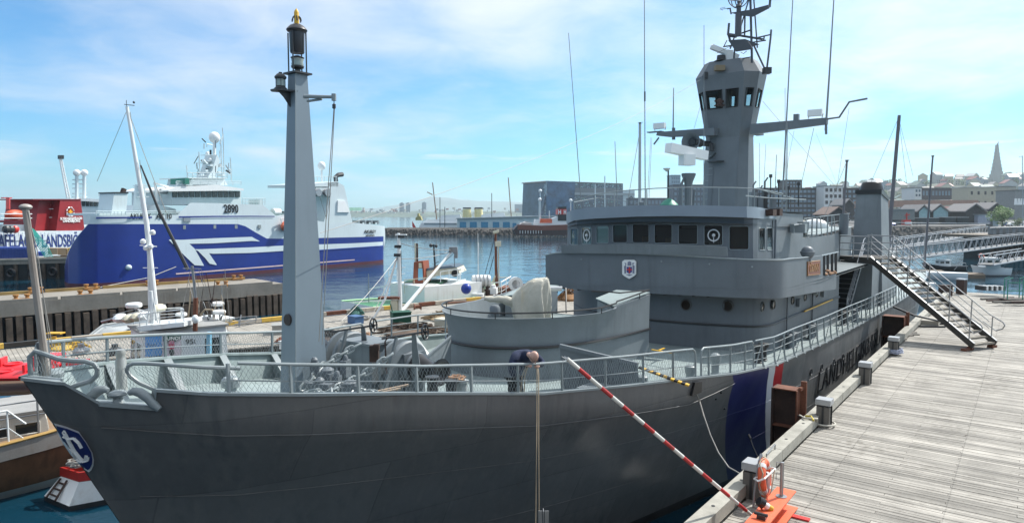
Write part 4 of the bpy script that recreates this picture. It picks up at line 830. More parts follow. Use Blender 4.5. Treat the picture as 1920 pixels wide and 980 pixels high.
T([(1437,136),(1445,70),(1446,56)],.04);T([(1446,65),(1420,71)],.03);T([(1356,88),(1436,76)],.03);T([(1365,66),(1367,44)],.05);T([(1366,66),(1381,68)],.09);T([(1366,66),(1369,76)],.05);T([(1407,57),(1378,67),(1369,92)],.035)
T([(1363,76),(1357,88)],.02);T([(1381,66),(1430,74)],.05);T([(1433,68),(1432,76)],.03);T([(1404,0),(1388,54)],.03);T([(1397,20),(1396,70)],.035)
b=MB();b.lathe(onT(1384,68,30),[(.14,0),(.14,.9),(.12,.95)],14);b.lathe(onT(1385,28,30),[(.1,0),(.1,.3),(.14,.34),(.1,.4),(.06,.5),(.1,.55),(.03,.6)],12);b.build('sensor_drum',tm,tower_o)
b=MB();P=[onT(x,y,30.)for x,y in((1366,76),(1398,74),(1424,84),(1380,97))];b.plate(P,.05);b.plate([onT(x,y,29.6)for x,y in((1380,97),(1412,92),(1403,78),(1374,84))],.05);b.build('mast_platform',tm,tower_o)
b=MB();b.plate([onT(x,y,30.)for x,y in((1371,25),(1405,20),(1442,10),(1443,16),(1412,32),(1390,30))],.08);b.build('mast_platform',tm,tower_o)
T([(1371,27),(1369,16),(1364,17)],.035);T([(1443,14),(1444,0)],.05);T([(1350,18),(1366,16)],.012);T([(1355,20),(1350,16),(1360,14)],.01);T([(1444,0),(1476,-1)],.015)
b=MB(SHIPM);c=SHI(onT(1384,-4,30))
for k in range(3):an=k*pi/3;b.tube(arc(c+Vector((0,0,.0)),.42,pi,2*pi,10,(cos(an),sin(an),0),(0,0,1)),.022,6)
b.tube([c+Vector((.42*cos(a*pi/10),.42*sin(a*pi/10),0))for a in range(20)],.02,6,closed=True);b.build('direction_loop',tm,tower_o)
b=MB();b.box(onT(1438,133,30.),(.3,.3,.25));b.build('mast_light',darkm,tower_o)
b=MB();b.tube([onT(1389,98),onT(1394,101),onT(1400,96)],.015,5);b.tube([onT(1344,100),onT(1380,82)],.01,5);b.build('lattice_bar',tm,tower_o)
def wire(px,r=.006,m=None,parent=None,n='stay_wire'):b=MB();b.tube([R(*p)for p in px],r,5);return b.build(n,m or ropeg,parent or tower_o)
Yd=30
wire([(1592,203,30),(1568,360,31)],.008);wire([(1526,240,30),(1495,378,31)],.012);wire([(1430,190,30),(1575,360,36)],.008);wire([(1220,258,33),(1214,372,28)],.01);wire([(1222,258,33),(1217,372,28)],.01)
wire([(1313,200,30),(1300,246,32)],.007);wire([(1489,245,30),(1478,300,31),(1470,378,31)],.007);wire([(1530,250,30),(1580,372,36)],.005)
b=MB();b.tube(sag(R(1313,150,30),R(600,437,12.2),.35,24),.0055,5);b.build('aerial_wire',mat('pale_wire',(.4,.38,.36),.6),tower_o)
# gear on the wheelhouse roof
zr=8.0
def rf(x,Y):d=ray(x,390);k=Y/d.y;return Vector((d.x*k,Y,zr))
def pole(x,ytop,Y,r,nm='whip_antenna',m=None,r1=None,x1=None,zb=None,par=None):
 a=rf(x,Y);
 if zb is not None:a.z=zb
 c=R(x1 if x1 is not None else x,ytop,Y);return whip([a,a.lerp(c,.5),c],r,r1 or r*.6,m,par or bridge,nm)
pole(1210,-12,25,.02,x1=1208,r1=.014);pole(1211,380,25,.05,'antenna_base',r1=.05);b=MB();b.tube([R(1209,190,25),R(1209,172,25)],.03,6);b.build('antenna_base',darkm,bridge)
pole(1466,-12,27,.035,x1=1487,r1=.016);pole(1475,230,27,.022,x1=1476,r1=.018)
pole(1091,62,28,.018,x1=1066,r1=.012);pole(1320,48,29.5,.02,x1=1320)
pole(1253,315,25.2,.035,'lamp_post',darkm,r1=.03);b=MB();b.lathe(R(1250,322,25.2),[(.02,0),(.04,.02),(.13,.10),(.13,.13),(0,.14)],16);b.build('roof_lamp',mat('lamp_pale',(.5,.52,.5),.4),bridge)
pole(1452,290,30,.02,x1=1456);pole(1430,270,31,.012,x1=1436);pole(1158,265,29,.02,x1=1153);pole(1424,268,29,.012);pole(1473,165,31,.014,x1=1472)
b=MB();b.lathe(rf(1290,25.5),[(.22,0),(.14,.05),(.14,.95),(.16,1.1),(.26,1.35),(.26,1.42),(0,1.42)],10);b.tube([rf(1285,25.4)+Vector((.35,.3,0)),R(1302,355,25.6)],.04,6);b.tube([rf(1274,25.4),R(1276,350,25.4),R(1284,330,25.4)],[.07,.06,.03],8);rp_=b.build('radar_pedestal',grey,bridge)
b=MB();b.box(R(1288,300,25.4),(.48,.4,.40),rz=.3);b.build('radar_gearbox',white,rp_)
b=MB();A=R(1253,277,25.0);B=R(1322,292,25.9);b.bar(A,B,.34,.33,up=(0,0,1));b.build('radar_scanner',white_cl,rp_)
b=MB();c=R(1254,383,24.8);b.lathe(c-Vector((0,0,.12)),[(.34,0),(.34,.1),(.2,.25),(.05,.33),(0,.34)],9,sm=False);b.build('covered_searchlight',greenm,bridge)
RL=[(1075,376,25.6),(1110,366,24.9),(1160,358,24.1),(1230,353,23.4),(1300,351,22.9),(1380,352,22.5),(1420,354,22.6),(1440,357,23.4),(1468,363,25.6)]
wire([(x,y,Zd)for x,y,Zd in RL],.018,railm,bridge,'roof_rail');wire([(1076,379,25.5),(1120,371,28),(1200,381,26)],.014,railm,bridge,'roof_rail');wire([(1398,367,22.6),(1440,371,24),(1511,374,30)],.022,railm,bridge,'roof_rail');wire([(1420,354,22.6),(1490,372,30)],.018,railm,bridge,'roof_rail')
for x,yb in((1076,392),(1115,389),(1152,388),(1212,386),(1280,385),(1348,386),(1415,388),(1442,392)):
 y=interp([(a,c)for a,c,d in RL],x);Zd=interp([(a,d)for a,c,d in RL],x);b=MB();b.tube([R(x,y,Zd),R(x,yb,Zd+.05)],.016,5);b.build('rail_post',railm,bridge)
for x,y0,y1,Y in((1134,330,386,26),(1196,230,385,28)):
 pass
b=MB();b.tube([R(1179,388,25),R(1179,372,25),R(1184,368,25),R(1188,374,25),R(1187,388,25)],.03,6);b.lathe(rf(1205,25.5),[(.14,0),(.14,.35),(0,.36)],10);b.build('roof_vent',grey,bridge)
for x,yt,sz in((1412,352,.3),(1424,360,.28),(1434,345,.2),(1450,362,.22)):
 b=MB();Zd=25.5;p=rf(x,Zd);q=R(x,yt+8,Zd);b.bar(p,q,sz,sz*.7);b.tube([q,q+Vector((0,0,.25)),q+Vector((.1,0,.4))],.03,5);b.build('roof_locker',grey if x!=1434 else darkm,bridge)
for x,y0,y1,l in((1445,365,330,0),(1460,375,340,1),(1478,380,352,0),(1497,374,345,1)):
 b=MB();p=R(x,y1,28.5);q=R(x,y0+12,28.5);b.tube([q,p],.025,6);b.box(p,(.1,.1,.14));b.tube([q+Vector((-.3,0,.3)),q+Vector((.3,0,.35))],.02,6);b.build('signal_bracket',darkm,bridge)
 # funnels, stairs, after end
def funnel(yc,label):
 s0,s1=40.8,43.4;w=.78
 b=MB(SHIPM);lo=[(s0-.25,yc-w*1.12),(s1+.1,yc-w*1.12),(s1+.1,yc+w),(s0-.25,yc+w)];hi=[(s0+.1,yc-w*.72),(s1-.1,yc-w*.72),(s1-.1,yc+w*.8),(s0+.1,yc+w*.8)]
 b.grid([[Vector((x,y,3.1))for x,y in lo],[Vector((x,y,9.0-(.35 if x>42 else 0)))for x,y in hi]],False,True);f=b.build('funnel',grey_lt if yc<0 else grey,ship)
 b=MB(SHIPM);hi2=[(x,y)for x,y in[(s0+.0,yc-w*.78),(s1-.0,yc-w*.78),(s1,yc+w*.86),(s0+.0,yc+w*.86)]];b.prism(hi2,[9.0,8.65,8.65,9.0],[9.22,8.87,8.87,9.22]);b.build('funnel_band',blackm,f)
 b=MB(SHIPM);b.lathe((s0+.75,yc,9.15),[(.62,0),(.60,.1),(.5,.42),(.46,.48),(.42,.5),(.2,.4)],22);b.build('funnel_cap',blackm,f);return f
sI=SHI(on_y(1616,420,-3.7));
funnel(-3.62,'');
b=MB(SHIPM)
b.prism([(33.0,-2.9),(40.6,-2.9),(40.6,2.5),(33.0,2.5)],3.1,5.7);b.build('after_deckhouse',grey,ship)
b=MB(SHIPM);b.prism([(36.6,-4.4),(47,-4.4),(47,4.4),(36.6,4.4)],5.6,5.72);b.build('upper_deck',mat('floor_grey',(.13,.155,.165)),ship)
b=MB(SHIPM);b.prism([(38.5,-4.3),(46.8,-4.3),(46.8,4),(38.5,4)],3.05,5.58);b.build('after_deckhouse',grey_lt,ship)
def stairs():
 o=None;a=(33.4,3.2);n=12
 for i in range(n):
  t=(i+.5)/n;z=lerp(3.3,5.75,t);s=lerp(33.2,36.5,t);b=MB(SHIPM);b.box((s,-3.5,z),(.28,1.35,.05));b.box((s+.13,-3.5,z-.1),(.02,1.35,.18));q=b.build('stair_tread',darkm,ship)
 for y in(-2.85,-4.2):
  b=MB(SHIPM);b.extr([(33.0,y,3.1),(33.3,y,3.1),(36.8,y,5.75),(36.5,y,5.75)],(0,.03,0));b.build('stair_stringer',grey,ship)
  for h in(.95,.7,.45):
   b=MB(SHIPM);b.tube([(33.1,y,3.2),(33.15,y,3.2+h),(36.6,y,5.75+h),(36.9,y,5.8+h)],.022,6);b.build('stair_rail',galv,ship)
stairs()
def ring(c,axis,r,t,m,label,cat,name='lifebuoy',bands=True,parent=None):
 x,y,d=frame_from(axis);b=MB();b.tube([Vector(c)+x*r*cos(a*pi/14)+y*r*sin(a*pi/14)for a in range(28)],t,10,closed=True)
 o=b.build(name,m,parent,label,cat)
 if bands:
  for k in range(4):
   b=MB();a0=k*pi/2+.4;b.tube([Vector(c)+x*r*cos(a0+j*.07)+y*r*sin(a0+j*.07)for j in range(5)],t*1.06,10);b.build('reflective_band',mat('reflective',(.6,.6,.6),.3),o)
 return o
ring(SH(36.0,-2.75,4.6),SHIPM.to_3x3()@Vector((0,-1,0)),.3,.06,orangem,'orange lifebuoy hanging in shade behind the inboard stairway of the grey ship','lifebuoy')
for s,y,m,hh in((20.3,-4.35,darkm,.5),(23.8,-4.3,grey,.45),(26.5,-4.3,grey,.5),(31.5,-4.4,darkm,.55),(33.2,-4.5,grey,.5)):
 b=MB(SHIPM);b.lathe((s,y,deckz(s)),[(.13,0),(.1,.03),(.09,hh*.7),(.15,hh*.75),(.16,hh),(0,hh*1.05)],12);b.lathe((s+.45,y,deckz(s)),[(.13,0),(.1,.03),(.09,hh*.7),(.15,hh*.75),(.16,hh),(0,hh*1.05)],12);b.bar((s,y,deckz(s)+.12),(s+.45,y,deckz(s)+.12),.1);b.build('double_bitt',m,ship)
for s,y in((15.9,-4.05),(17.2,-4.2),(14.2,-3.6)):
 b=MB(SHIPM);b.lathe((s,y,deckz(s)),[(.12,0),(.1,.04),(.1,.3),(.13,.36),(.13,.5),(.05,.55)],12);b.build('deck_vent',railm,ship)
b=MB(SHIPM);b.box((13.2,-2.9,deckz(13)+.14),(.7,.5,.28));b.build('deck_locker',grey_lt,ship)
b=MB(SHIPM)
P=[SHI(R(1198,688,15.4)),SHI(R(1292,722,14.9))];n=14
for i in range(n):
 b2=MB(SHIPM);b2.bar(P[0].lerp(P[1],i/n),P[0].lerp(P[1],(i+.98)/n),.12,.04);b2.build('hazard_stripe',(yellowm if i%2 else blackm),ship)
for p,q in(((1222,655,19),(1262,662,18.5)),((1236,656,19),(1246,652,19.5))):
 b2=MB();b2.bar(R(*p),R(*q),.05,.02);b2.build('hazard_stripe',yellowm,ship)
for k in range(12):b=MB(SHIPM);z=8.3+k*.28;x=lerp(30.6,30.75,k/12);b.tube([(x,-.62,z),(x-.55+k*.018,-.62,z)],.012,5)if False else b.tube([(30.12+k*.022,1.02-k*.01,z),(30.12+k*.022,1.32-k*.01,z)],.014,5);b.build('ladder_rung',railm,tower_o)
for y in(-.25,.95):b=MB(SHIPM);b.tube([(30.03,y,7.95),(30.35,y*.9+.05,11.3)],.012,5);b.build('tower_cable',grey,tower_o)
# THE WOODEN QUAY
QZ=2.4;QT=-4.48
quay=thing('wooden_quay',(0,0,0),'wide quay of weathered grey planks beside the patrol ship',None,kind='structure',M=QUAYM)
def QF(s,t,z):return QUAYM@Vector((s,-t,z))
def plank_mat():
 m=mat('plank_wood',(.345,.325,.29),.85,var=.3,streak=(.17,.155,.13),amt=.55,scale=.9,bump=.5,fine=18,bdist=.01)
 nt=m.node_tree;N=nt.nodes;L=nt.links;b=N['Principled BSDF'];src=b.inputs['Base Color'].links[0].from_socket
 tc=N.new('ShaderNodeTexCoord');mp=N.new('ShaderNodeMapping');mp.inputs['Scale'].default_value=(34,.9,30);L.new(tc.outputs['Object'],mp.inputs[0])
 n=N.new('ShaderNodeTexNoise');n.inputs['Scale'].default_value=1;n.inputs['Detail'].default_value=4;L.new(mp.outputs[0],n.inputs[0])
 oi=N.new('ShaderNodeObjectInfo');w=N.new('ShaderNodeMath');w.operation='ADD';L.new(n.outputs[0],w.inputs[0]);L.new(oi.outputs['Random'],w.inputs[1])
 mr=N.new('ShaderNodeMapRange');L.new(w.outputs[0],mr.inputs[0]);mr.inputs[1].default_value=.3;mr.inputs[2].default_value=1.7;mr.inputs[3].default_value=.60;mr.inputs[4].default_value=1.22
 sp=N.new('ShaderNodeSeparateXYZ');L.new(tc.outputs['Object'],sp.inputs[0]);fl=N.new('ShaderNodeMath');fl.operation='DIVIDE';L.new(sp.outputs[0],fl.inputs[0]);fl.inputs[1].default_value=PW;f2=N.new('ShaderNodeMath');f2.operation='FLOOR';L.new(fl.outputs[0],f2.inputs[0])
 wn=N.new('ShaderNodeTexWhiteNoise');wn.noise_dimensions='1D';L.new(f2.outputs[0],wn.inputs['W']);m2=N.new('ShaderNodeMapRange');L.new(wn.outputs[0],m2.inputs[0]);m2.inputs[3].default_value=.7;m2.inputs[4].default_value=1.15
 mu=N.new('ShaderNodeMath');mu.operation='MULTIPLY';L.new(mr.outputs[0],mu.inputs[0]);L.new(m2.outputs[0],mu.inputs[1])
 def mth(op,a,b_=0.):
  n_=N.new('ShaderNodeMath');n_.operation=op
  for k_,v_ in enumerate((a,b_)):
   if isinstance(v_,(int,float)):n_.inputs[k_].default_value=v_
   else:L.new(v_,n_.inputs[k_])
  return n_.outputs[0]
 ly=mth('ABSOLUTE',mth('SUBTRACT',mth('FRACT',mth('DIVIDE',sp.outputs[1],2.1)),.5));lx=mth('ABSOLUTE',mth('SUBTRACT',mth('FRACT',fl.outputs[0]),.5));spot=mth('MULTIPLY',mth('LESS_THAN',ly,.006),mth('LESS_THAN',mth('ABSOLUTE',mth('SUBTRACT',lx,.22)),.09));keep=mth('SUBTRACT',1.,mth('MULTIPLY',spot,.6))
 m3=N.new('ShaderNodeMath');m3.operation='MULTIPLY';L.new(mu.outputs[0],m3.inputs[0]);L.new(keep,m3.inputs[1]);mu=m3
 v=N.new('ShaderNodeVectorMath');v.operation='SCALE';L.new(src,v.inputs[0]);L.new(mu.outputs[0],v.inputs['Scale']);L.new(v.outputs[0],b.inputs['Base Color'])
 return m
PW=.125
plankm=plank_mat();beamm=mat('beam_wood',(.33,.32,.28),.85,var=.3,scale=2,bump=.5,fine=25)
pieces=[];rr=random.Random(4)
for i in range(int((58-3.2)/PW)):
 s=3.2+i*PW;cuts=[-QT*-1+.32];t=QT+.30;off=[0,2.1,1.05,3.1][i%4]
 L=4.2;t0=t;t1=QT+.3+(off if off else L)
 while t0<26:
  pieces.append((s,t0,min(t1,26)));t0=t1;t1+=L
def score(p):
 c=W(p[0],(p[1]+p[2])/2,QZ);x,y,f=proj(c)
 if f<1 or x<-250 or x>2150 or y>1250:return-1
 return(p[2]-p[1])*PW/f**2*(1 if x<1960 and y<1000 else .35)
pieces.sort(key=score,reverse=True)
def plank_geo(b,s,t0,t1,rr):
 dz=rr.uniform(-.004,.004);g=.007
 b.box((s+PW/2,-(t0+t1)/2,QZ-.03+dz),(PW-g*2,t1-t0-.008,.06))
for i,p in enumerate(pieces[:298]):
 b=MB(QUAYM);plank_geo(b,*p,rr);b.build('plank',plankm,quay)
b=MB(QUAYM)
for p in pieces[298:]:plank_geo(b,*p,rr)
b.build('planking',plankm,quay,kind='stuff')
b=MB(QUAYM)
for t in[QT+.2+k*2.1 for k in range(13)]:b.box((30.6,-t,QZ-.21),(55,.16,.28))
b.build('bearer',beamm,quay,kind='stuff')
b=MB(QUAYM);b.box((30.6,-10.9,.5),(54.6,30.4,.1));b.build('void_shade_sheet',blackm,quay)  # black sheet below the planks, paints the shade of the void there
for k in range(9):
 s0=3.3+k*6.1;s1=s0+6.08;b=MB(QUAYM);b.box(((s0+s1)/2,-(QT+.14),QZ+.16),(s1-s0,.30,.24));b.build('edge_timber',beamm,quay)
 b=MB(QUAYM);b.box(((s0+s1)/2,-(QT+.06),QZ-.22),(s1-s0,.16,.48));b.build('edge_timber',beamm,quay)
 for j in range(4):
  b=MB(QUAYM);b.lathe((s0+.8+j*1.5,-(QT+.14),QZ+.281),[(.035,0),(.035,.006),(0,.006)],10);b.build('bolt_hole',darkm,quay)
for k in range(26):
 b=MB(QUAYM);b.lathe((4+k*2.1,-(QT+.2),-2),[(.16,0),(.16,4.1)],10);b.build('pile',rust_dk,quay)
capm=mat('zinc_cap',(.42,.44,.46),.4,metal=.4,var=.12);postm=mat('post_wood',(.15,.14,.125),.8,var=.3,bump=.5)
bl=[]
for px,py,lab in((1408,930,'square timber bollard with zinc cap directly behind the orange lifebuoy stand'),(1551,798,'square timber bollard with zinc cap and pale rope around its foot, beside the rusty fender'),(1631,720,'square timber bollard with zinc cap and no rope, third along the quay edge'),(1686,666,'square timber bollard with zinc cap and blue and white rope heaped at its foot')):
 p=G(px,py,QZ);st=p.x*SA+p.y*CA;
 M=QUAYM@Matrix.Translation((st,-(QT+.38),QZ));o=thing('timber_bollard',None,lab,'bollard','bollards along the quay edge',M=M);bl.append((o,st))
 b=MB(M);h=.62;b.box((0,0,h/2-.05),(.32,.32,h-.09));b.build('post',postm,o)
 b=MB(M);b.box((0,0,h+.02),(.37,.37,.14));b.box((0,0,h+.09),(.36,.36,.01));b.build('cap',capm,o)
 b=MB(M)
 for an in range(4):b.bar((.17*cos(an*pi/2),.17*sin(an*pi/2),.02),(.17*cos(an*pi/2),.17*sin(an*pi/2),h-.08),.05,.012)
 b.build('corner_strap',darkm,o)
for px,Yd,lab in((1805,47,'dark timber bollard at the far end of the quay beyond the gangway steps'),(1712,44,'dark timber bollard half hidden below the gangway stringer')):
 p=G(px,545 if px>1800 else 590,QZ);p=R(px,490,Yd);p.z=QZ;M=Matrix.Translation(p)@Matrix.Rotation(.6,4,'Z')
 if px<1800:continue
 o=thing('timber_bollard',None,lab,'bollard','bollards along the quay edge',M=M);b=MB(M);b.box((0,0,.5),(.5,.5,1.0));b.build('post',rust_dk,o);b=MB(M);b.box((0,0,1.04),(.54,.54,.08));b.build('cap',capm,o)
o=thing('timber_bollard',None,'dark timber bollard at the far quay edge, nearer the ship than its neighbour','bollard','bollards along the quay edge',M=Matrix.Translation(Vector((R(1775,490,46).x,46,QZ))));M=WM[o.name];b=MB(M);b.box((0,0,.35),(.7,.45,.8));b.build('post',rust_dk,o)
def bpos(i,h):s=bl[i][1];return W(s,QT+.38,QZ+h)
b=MB();c=bpos(1,.07);s=bl[1][1]
loop=[c+Vector((cos(a*pi/10)*.27,sin(a*pi/10)*.27,0))for a in range(20)];b.tube(loop,.026,6,closed=True);b.tube([c+Vector((-.25,-.1,0)),W(s-.6,QT+.35,QZ+.32),W(s-.8,QT+.1,QZ+.33),W(s-.5,QT-.1,QZ+.3),W(s+.1,QT-.3,QZ+.1),W(s+.9,QT-.6,QZ+.3)],.026,6);b.build('mooring_rope',mat('pale_rope',(.5,.48,.42),.9,var=.2),None,'pale rope looped round a bollard and led over the quay edge by the rusty fender','rope')
b=MB();b.tube([W(s-.75,QT+.3,QZ+.3),W(s-.6,QT+.2,QZ+.35),W(s-.5,QT+.05,QZ+.31)],.03,6);b.build('rope_thimble',mat('yellow_rope',(.5,.4,.08),.8),None,'short yellow rope end on the edge timber by the rusty fender','rope')
b=MB();c=bpos(3,.05);rr=random.Random(9);pts=[]
for a in range(90):q=.28+rr.uniform(-.05,.12);pts.append(c+Vector((cos(a*.45)*q,sin(a*.45)*q,.0+.0035*a*.6+rr.uniform(0,.04))))
b.tube(pts,.018,5);b.build('heaped_rope',mat('blue_white_rope',(.35,.38,.48),.9,var=.6,fine=14),None,'blue and white rope heaped round the foot of a bollard','rope')
b=MB();p=G(1755,612,QZ);pts=[p+Vector((cos(a*.33)*1.15,sin(a*.33)*.5+.2,.04))for a in range(16)];b.tube([W(38.5,-5.3,3.3),W(38.2,-4.4,3.0)]+pts,.05,6);b.build('power_cable',blackm,None,'thick dark cable looping on the planks under the gangway','cable')
b=MB(QUAYM);q=QUAYM.inverted()@G(1745,606,QZ);b.box((q.x,q.y,QZ+.12),(1.5,.8,.22));b.build('timber_block',mat('pale_block',(.33,.31,.27),.8),None,'low timber block on the quay under the gangway','timber block')
for i,(x,y)in enumerate(((1700,628),(1694,634),(1706,622),(1711,626))):
 b=MB();c=G(x,y,QZ+.02);b.box(c,(.5,.3,.05),rz=i);b.build('wood_scrap',postm,None,'dark wood scrap on the planks behind the edge timber near the gangway','wood scrap','wood scraps near the gangway')
def hoop(pts,r,lab):b=MB();b.tube(pts,r,6);b.build('edge_handle',galv,None,lab,'handle')
hoop([G(1437,856,QZ+.28),G(1437,856,QZ+.28)+Vector((0,0,.06)),G(1453,842,QZ+.28)+Vector((0,0,.12)),G(1453,842,QZ+.28)],.014,'bent steel handle on the edge timber behind the lifebuoy stand')
hoop([R(1364,972,13.2)+Vector((0,0,-.12)),R(1364,958,13.2),R(1372,955,13.1),R(1374,985,13.)],.016,'small galvanised hook beside the edge timber at the bottom of the view')
def fender(px,ytop,T_,w,d,lab,m1,m2):
 Zd=TF(T_,px);p=R(px,ytop,Zd);s=p.x*SA+p.y*CA;M=QUAYM@Matrix.Translation((s,-T_,0));zt=p.z
 o=thing('steel_fender',None,lab,'fender','steel fender beams on the quay wall',M=M)
 b=MB(M);b.box((0,.0,(zt-1)/2),(.03,w,zt+1));b.build('web_plate',m2,o)
 b=MB(M);b.box((0,-w/2,(zt-1)/2),(d,.035,zt+1));b.build('flange_plate',m1,o);b=MB(M);b.box((0,w/2,(zt-1)/2),(d,.035,zt+1));b.build('flange_plate',m2,o)
 b=MB(M)
 pass
 for z in(zt-.01,zt-1.0,zt-2.):b=MB(M);b.box((0,0,z),(d*.9,w-.05,.03));b.build('stiffener',m1,o)
 b=MB(M);b.box((.12,-w/2-.09,zt-.55),(.06,.14,1.5));b.box((.02,-w/2-.05,zt+.03),(.28,.08,.08));b.build('fender_hanger',m1,o)
fender(1482,727,-4.98,.62,.5,'rusty steel fender beam between the striped hull and the quay',rustm,rust_dk)
fender(1682,592,-4.98,.9,.7,'rusty steel fender beam near the gangway at the end of the ship lettering',rustm,rust_dk)
# barrier base, lifebuoy stand, red and white pole
def barrier():
 zt=QZ+.36;A=G(1455,911,zt);Bp=G(1495,920,zt);nr=G(1446,980,zt);dv=(Bp-nr).normalized();L=2.6;wv=(A-Bp).length;mid=(A+Bp)/2-dv*L/2
 M=Matrix.Translation((mid.x,mid.y,QZ))@Matrix.Rotation(atan2(dv.y,dv.x),4,'Z')
 o=thing('barrier_beam',None,'orange painted steel beam base with a short post standing on the planks','barrier base',M=M)
 b=MB(M);b.box((0.0,0,.35),(L,wv*.9,.022));b.build('top_flange',orangem,o)
 b=MB(M);b.box((0.0,0,.19),(L,.022,.30));b.build('web',orangem,o)
 b=MB(M);b.box((0,-.0,.045),(L,wv*1.1,.022));b.build('bottom_flange',orangem,o)
 for x in(.95,-.9):b=MB(M);b.box((x,-.25,.02),(.12,.5,.03));b.build('foot',redm,o)
 b=MB(M);pb_=M.inverted()@G(1465,930,zt);px_,py_=pb_.x,pb_.y;b.lathe((px_,py_,.361),[(.10,0),(.10,.012),(.035,.015),(.035,.62),(.037,.64),(0,.645)],14)
 b.tube([(px_,py_,.98),(px_,py_+.1,.98),(px_,py_+.1,.86),(px_,py_+.05,.86)],.008,5);b.tube([(px_,py_,.78),(px_,py_+.1,.78),(px_,py_+.1,.66),(px_,py_+.05,.66)],.008,5);b.build('post',galv,o)
 b=MB(M);pb_=M.inverted()@G(1428,972,zt);b.box((pb_.x,pb_.y,.40),(.1,.14,.07));b.tube([(pb_.x,pb_.y-.1,.44),(pb_.x,pb_.y+.12,.44)],.03,8);b.build('pole_hinge',darkm,o)
 return o,M
bo,BM=barrier()
def stand():
 o=thing('lifebuoy_stand',R(1385,980,12.6),'thin galvanised stand with a hoop holding the orange lifebuoy at the quay edge','stand')
 b=MB();b.tube([R(1407,1010,12.4),R(1415,915,12.6),R(1423,862,12.8)],.018,8);b.tube([R(1424,868,12.8),R(1427,852,12.85),R(1427,866,12.9)],.03,8);b.build('upright',galv,o)
 b=MB();b.tube([R(1420,893,12.7),R(1414,897,12.6),R(1421,901,12.4),R(1433,897,12.4),R(1447,884,12.7),R(1454,878,12.9),R(1447,876,13.0)],.018,8);b.build('hoop',white,o)
stand()
ax=Vector((.93,-.52,.12))
lb=ring(R(1434,895,12.75),ax,.30,.072,orangem,'orange lifebuoy with grey bands hanging on its stand at the quay edge','lifebuoy')
b=MB();x,y,d=frame_from(ax);c=R(1434,895,12.75);b.tube([c+x*.385*cos(a*pi/12)+y*.385*sin(a*pi/12)+d*(.04*sin(a*1.4))for a in range(24)],.012,5,closed=True);b.tube(sag(R(1452,880,12.7),R(1442,930,12.6),.1,8),.01,5);b.build('grab_line',ropem,lb)
b=MB();b.bar(c+Vector((.02,-.06,-.28)),c+Vector((.04,-.06,.12)),.13,.05);b.build('line_bag',mat('reflective',(.38,.38,.37)),lb)
o=thing('rescue_light',R(1440,950,12.4),'yellow and black floating rescue light hanging under the lifebuoy','rescue light')
b=MB();A=R(1424,939,11.6);B=R(1447,954,11.6);b.lathe(A,[(.05,.05),(.055,(B-A).length),(.03,(B-A).length+.02)],14,axis=B-A);b.build('float_body',yellowm,o)
b=MB();b.lathe(A,[(.075,-.02),(.09,.0),(.09,.08),(.055,.09)],16,axis=B-A);b.build('lens_cap',blackm,o)
b=MB();b.lathe(A.lerp(B,.5),[(.057,-.03),(.057,.05)],14,axis=B-A);b.build('label_band',white_cl,o)
b=MB();b.tube([A+Vector((0,0,-.02)),A+Vector((.05,0,-.16)),A+Vector((.12,0,-.2)),A+Vector((.16,0,-.1))],.02,6);b.tube([B.lerp(A,.4),B.lerp(A,.4)+Vector((0,0,.2))],.01,5);b.build('bracket',orangem,o)
worn_r=mat('worn_red',(.42,.03,.03),.55,var=.3,scale=5,streak=(.3,.15,.13),amt=.7);worn_w=mat('worn_white',(.6,.6,.57),.5,var=.15,scale=5,streak=(.35,.33,.3),amt=.7)
P0=R(1063,672,10.4);P1=R(1446,996,12.2)
o=thing('barrier_pole',P1,'long red and white striped pole rising from the quay in front of the hull','pole');n=21
for i in range(n):
 b=MB();a=P0.lerp(P1,i/n);c=P0.lerp(P1,(i+1)/n);b.tube([a,c],.033,12);b.build('pole_stripe',worn_r if i%2 else worn_w,o)
b=MB();b.tube([P0,R(1058,668,10.4)],.012,6);b.tube([P0.lerp(P1,.01),R(1053,668,10.35),R(1056,676,10.35)],.008,5);b.build('tip_hook',galv,o)
p=R(1019,1000,10.2);q=R(1019,955,10.2);b=MB();b.bar(p-Vector((0,0,1.5)),q,.11,.012);b.bar(p+Vector((-.05,-.03,-1.5)),q+Vector((-.05,-.03,0)),.012,.06);b.bar(p+Vector((.05,-.03,-1.5)),q+Vector((.05,-.03,0)),.012,.06);b.build('channel_post',galv,None,'end of a slotted galvanised channel in front of the dark hull','channel')
b=MB();b.tube([R(1405,816,16.1),R(1412,836,15.8),R(1424,862,15.2)],.012,5);b.tube([R(1404,814,16.1),R(1408,822,16.0)],.03,5);b.build('hook_line',blackm,None,'thin dark line with a hook in front of the blue stripe','line')
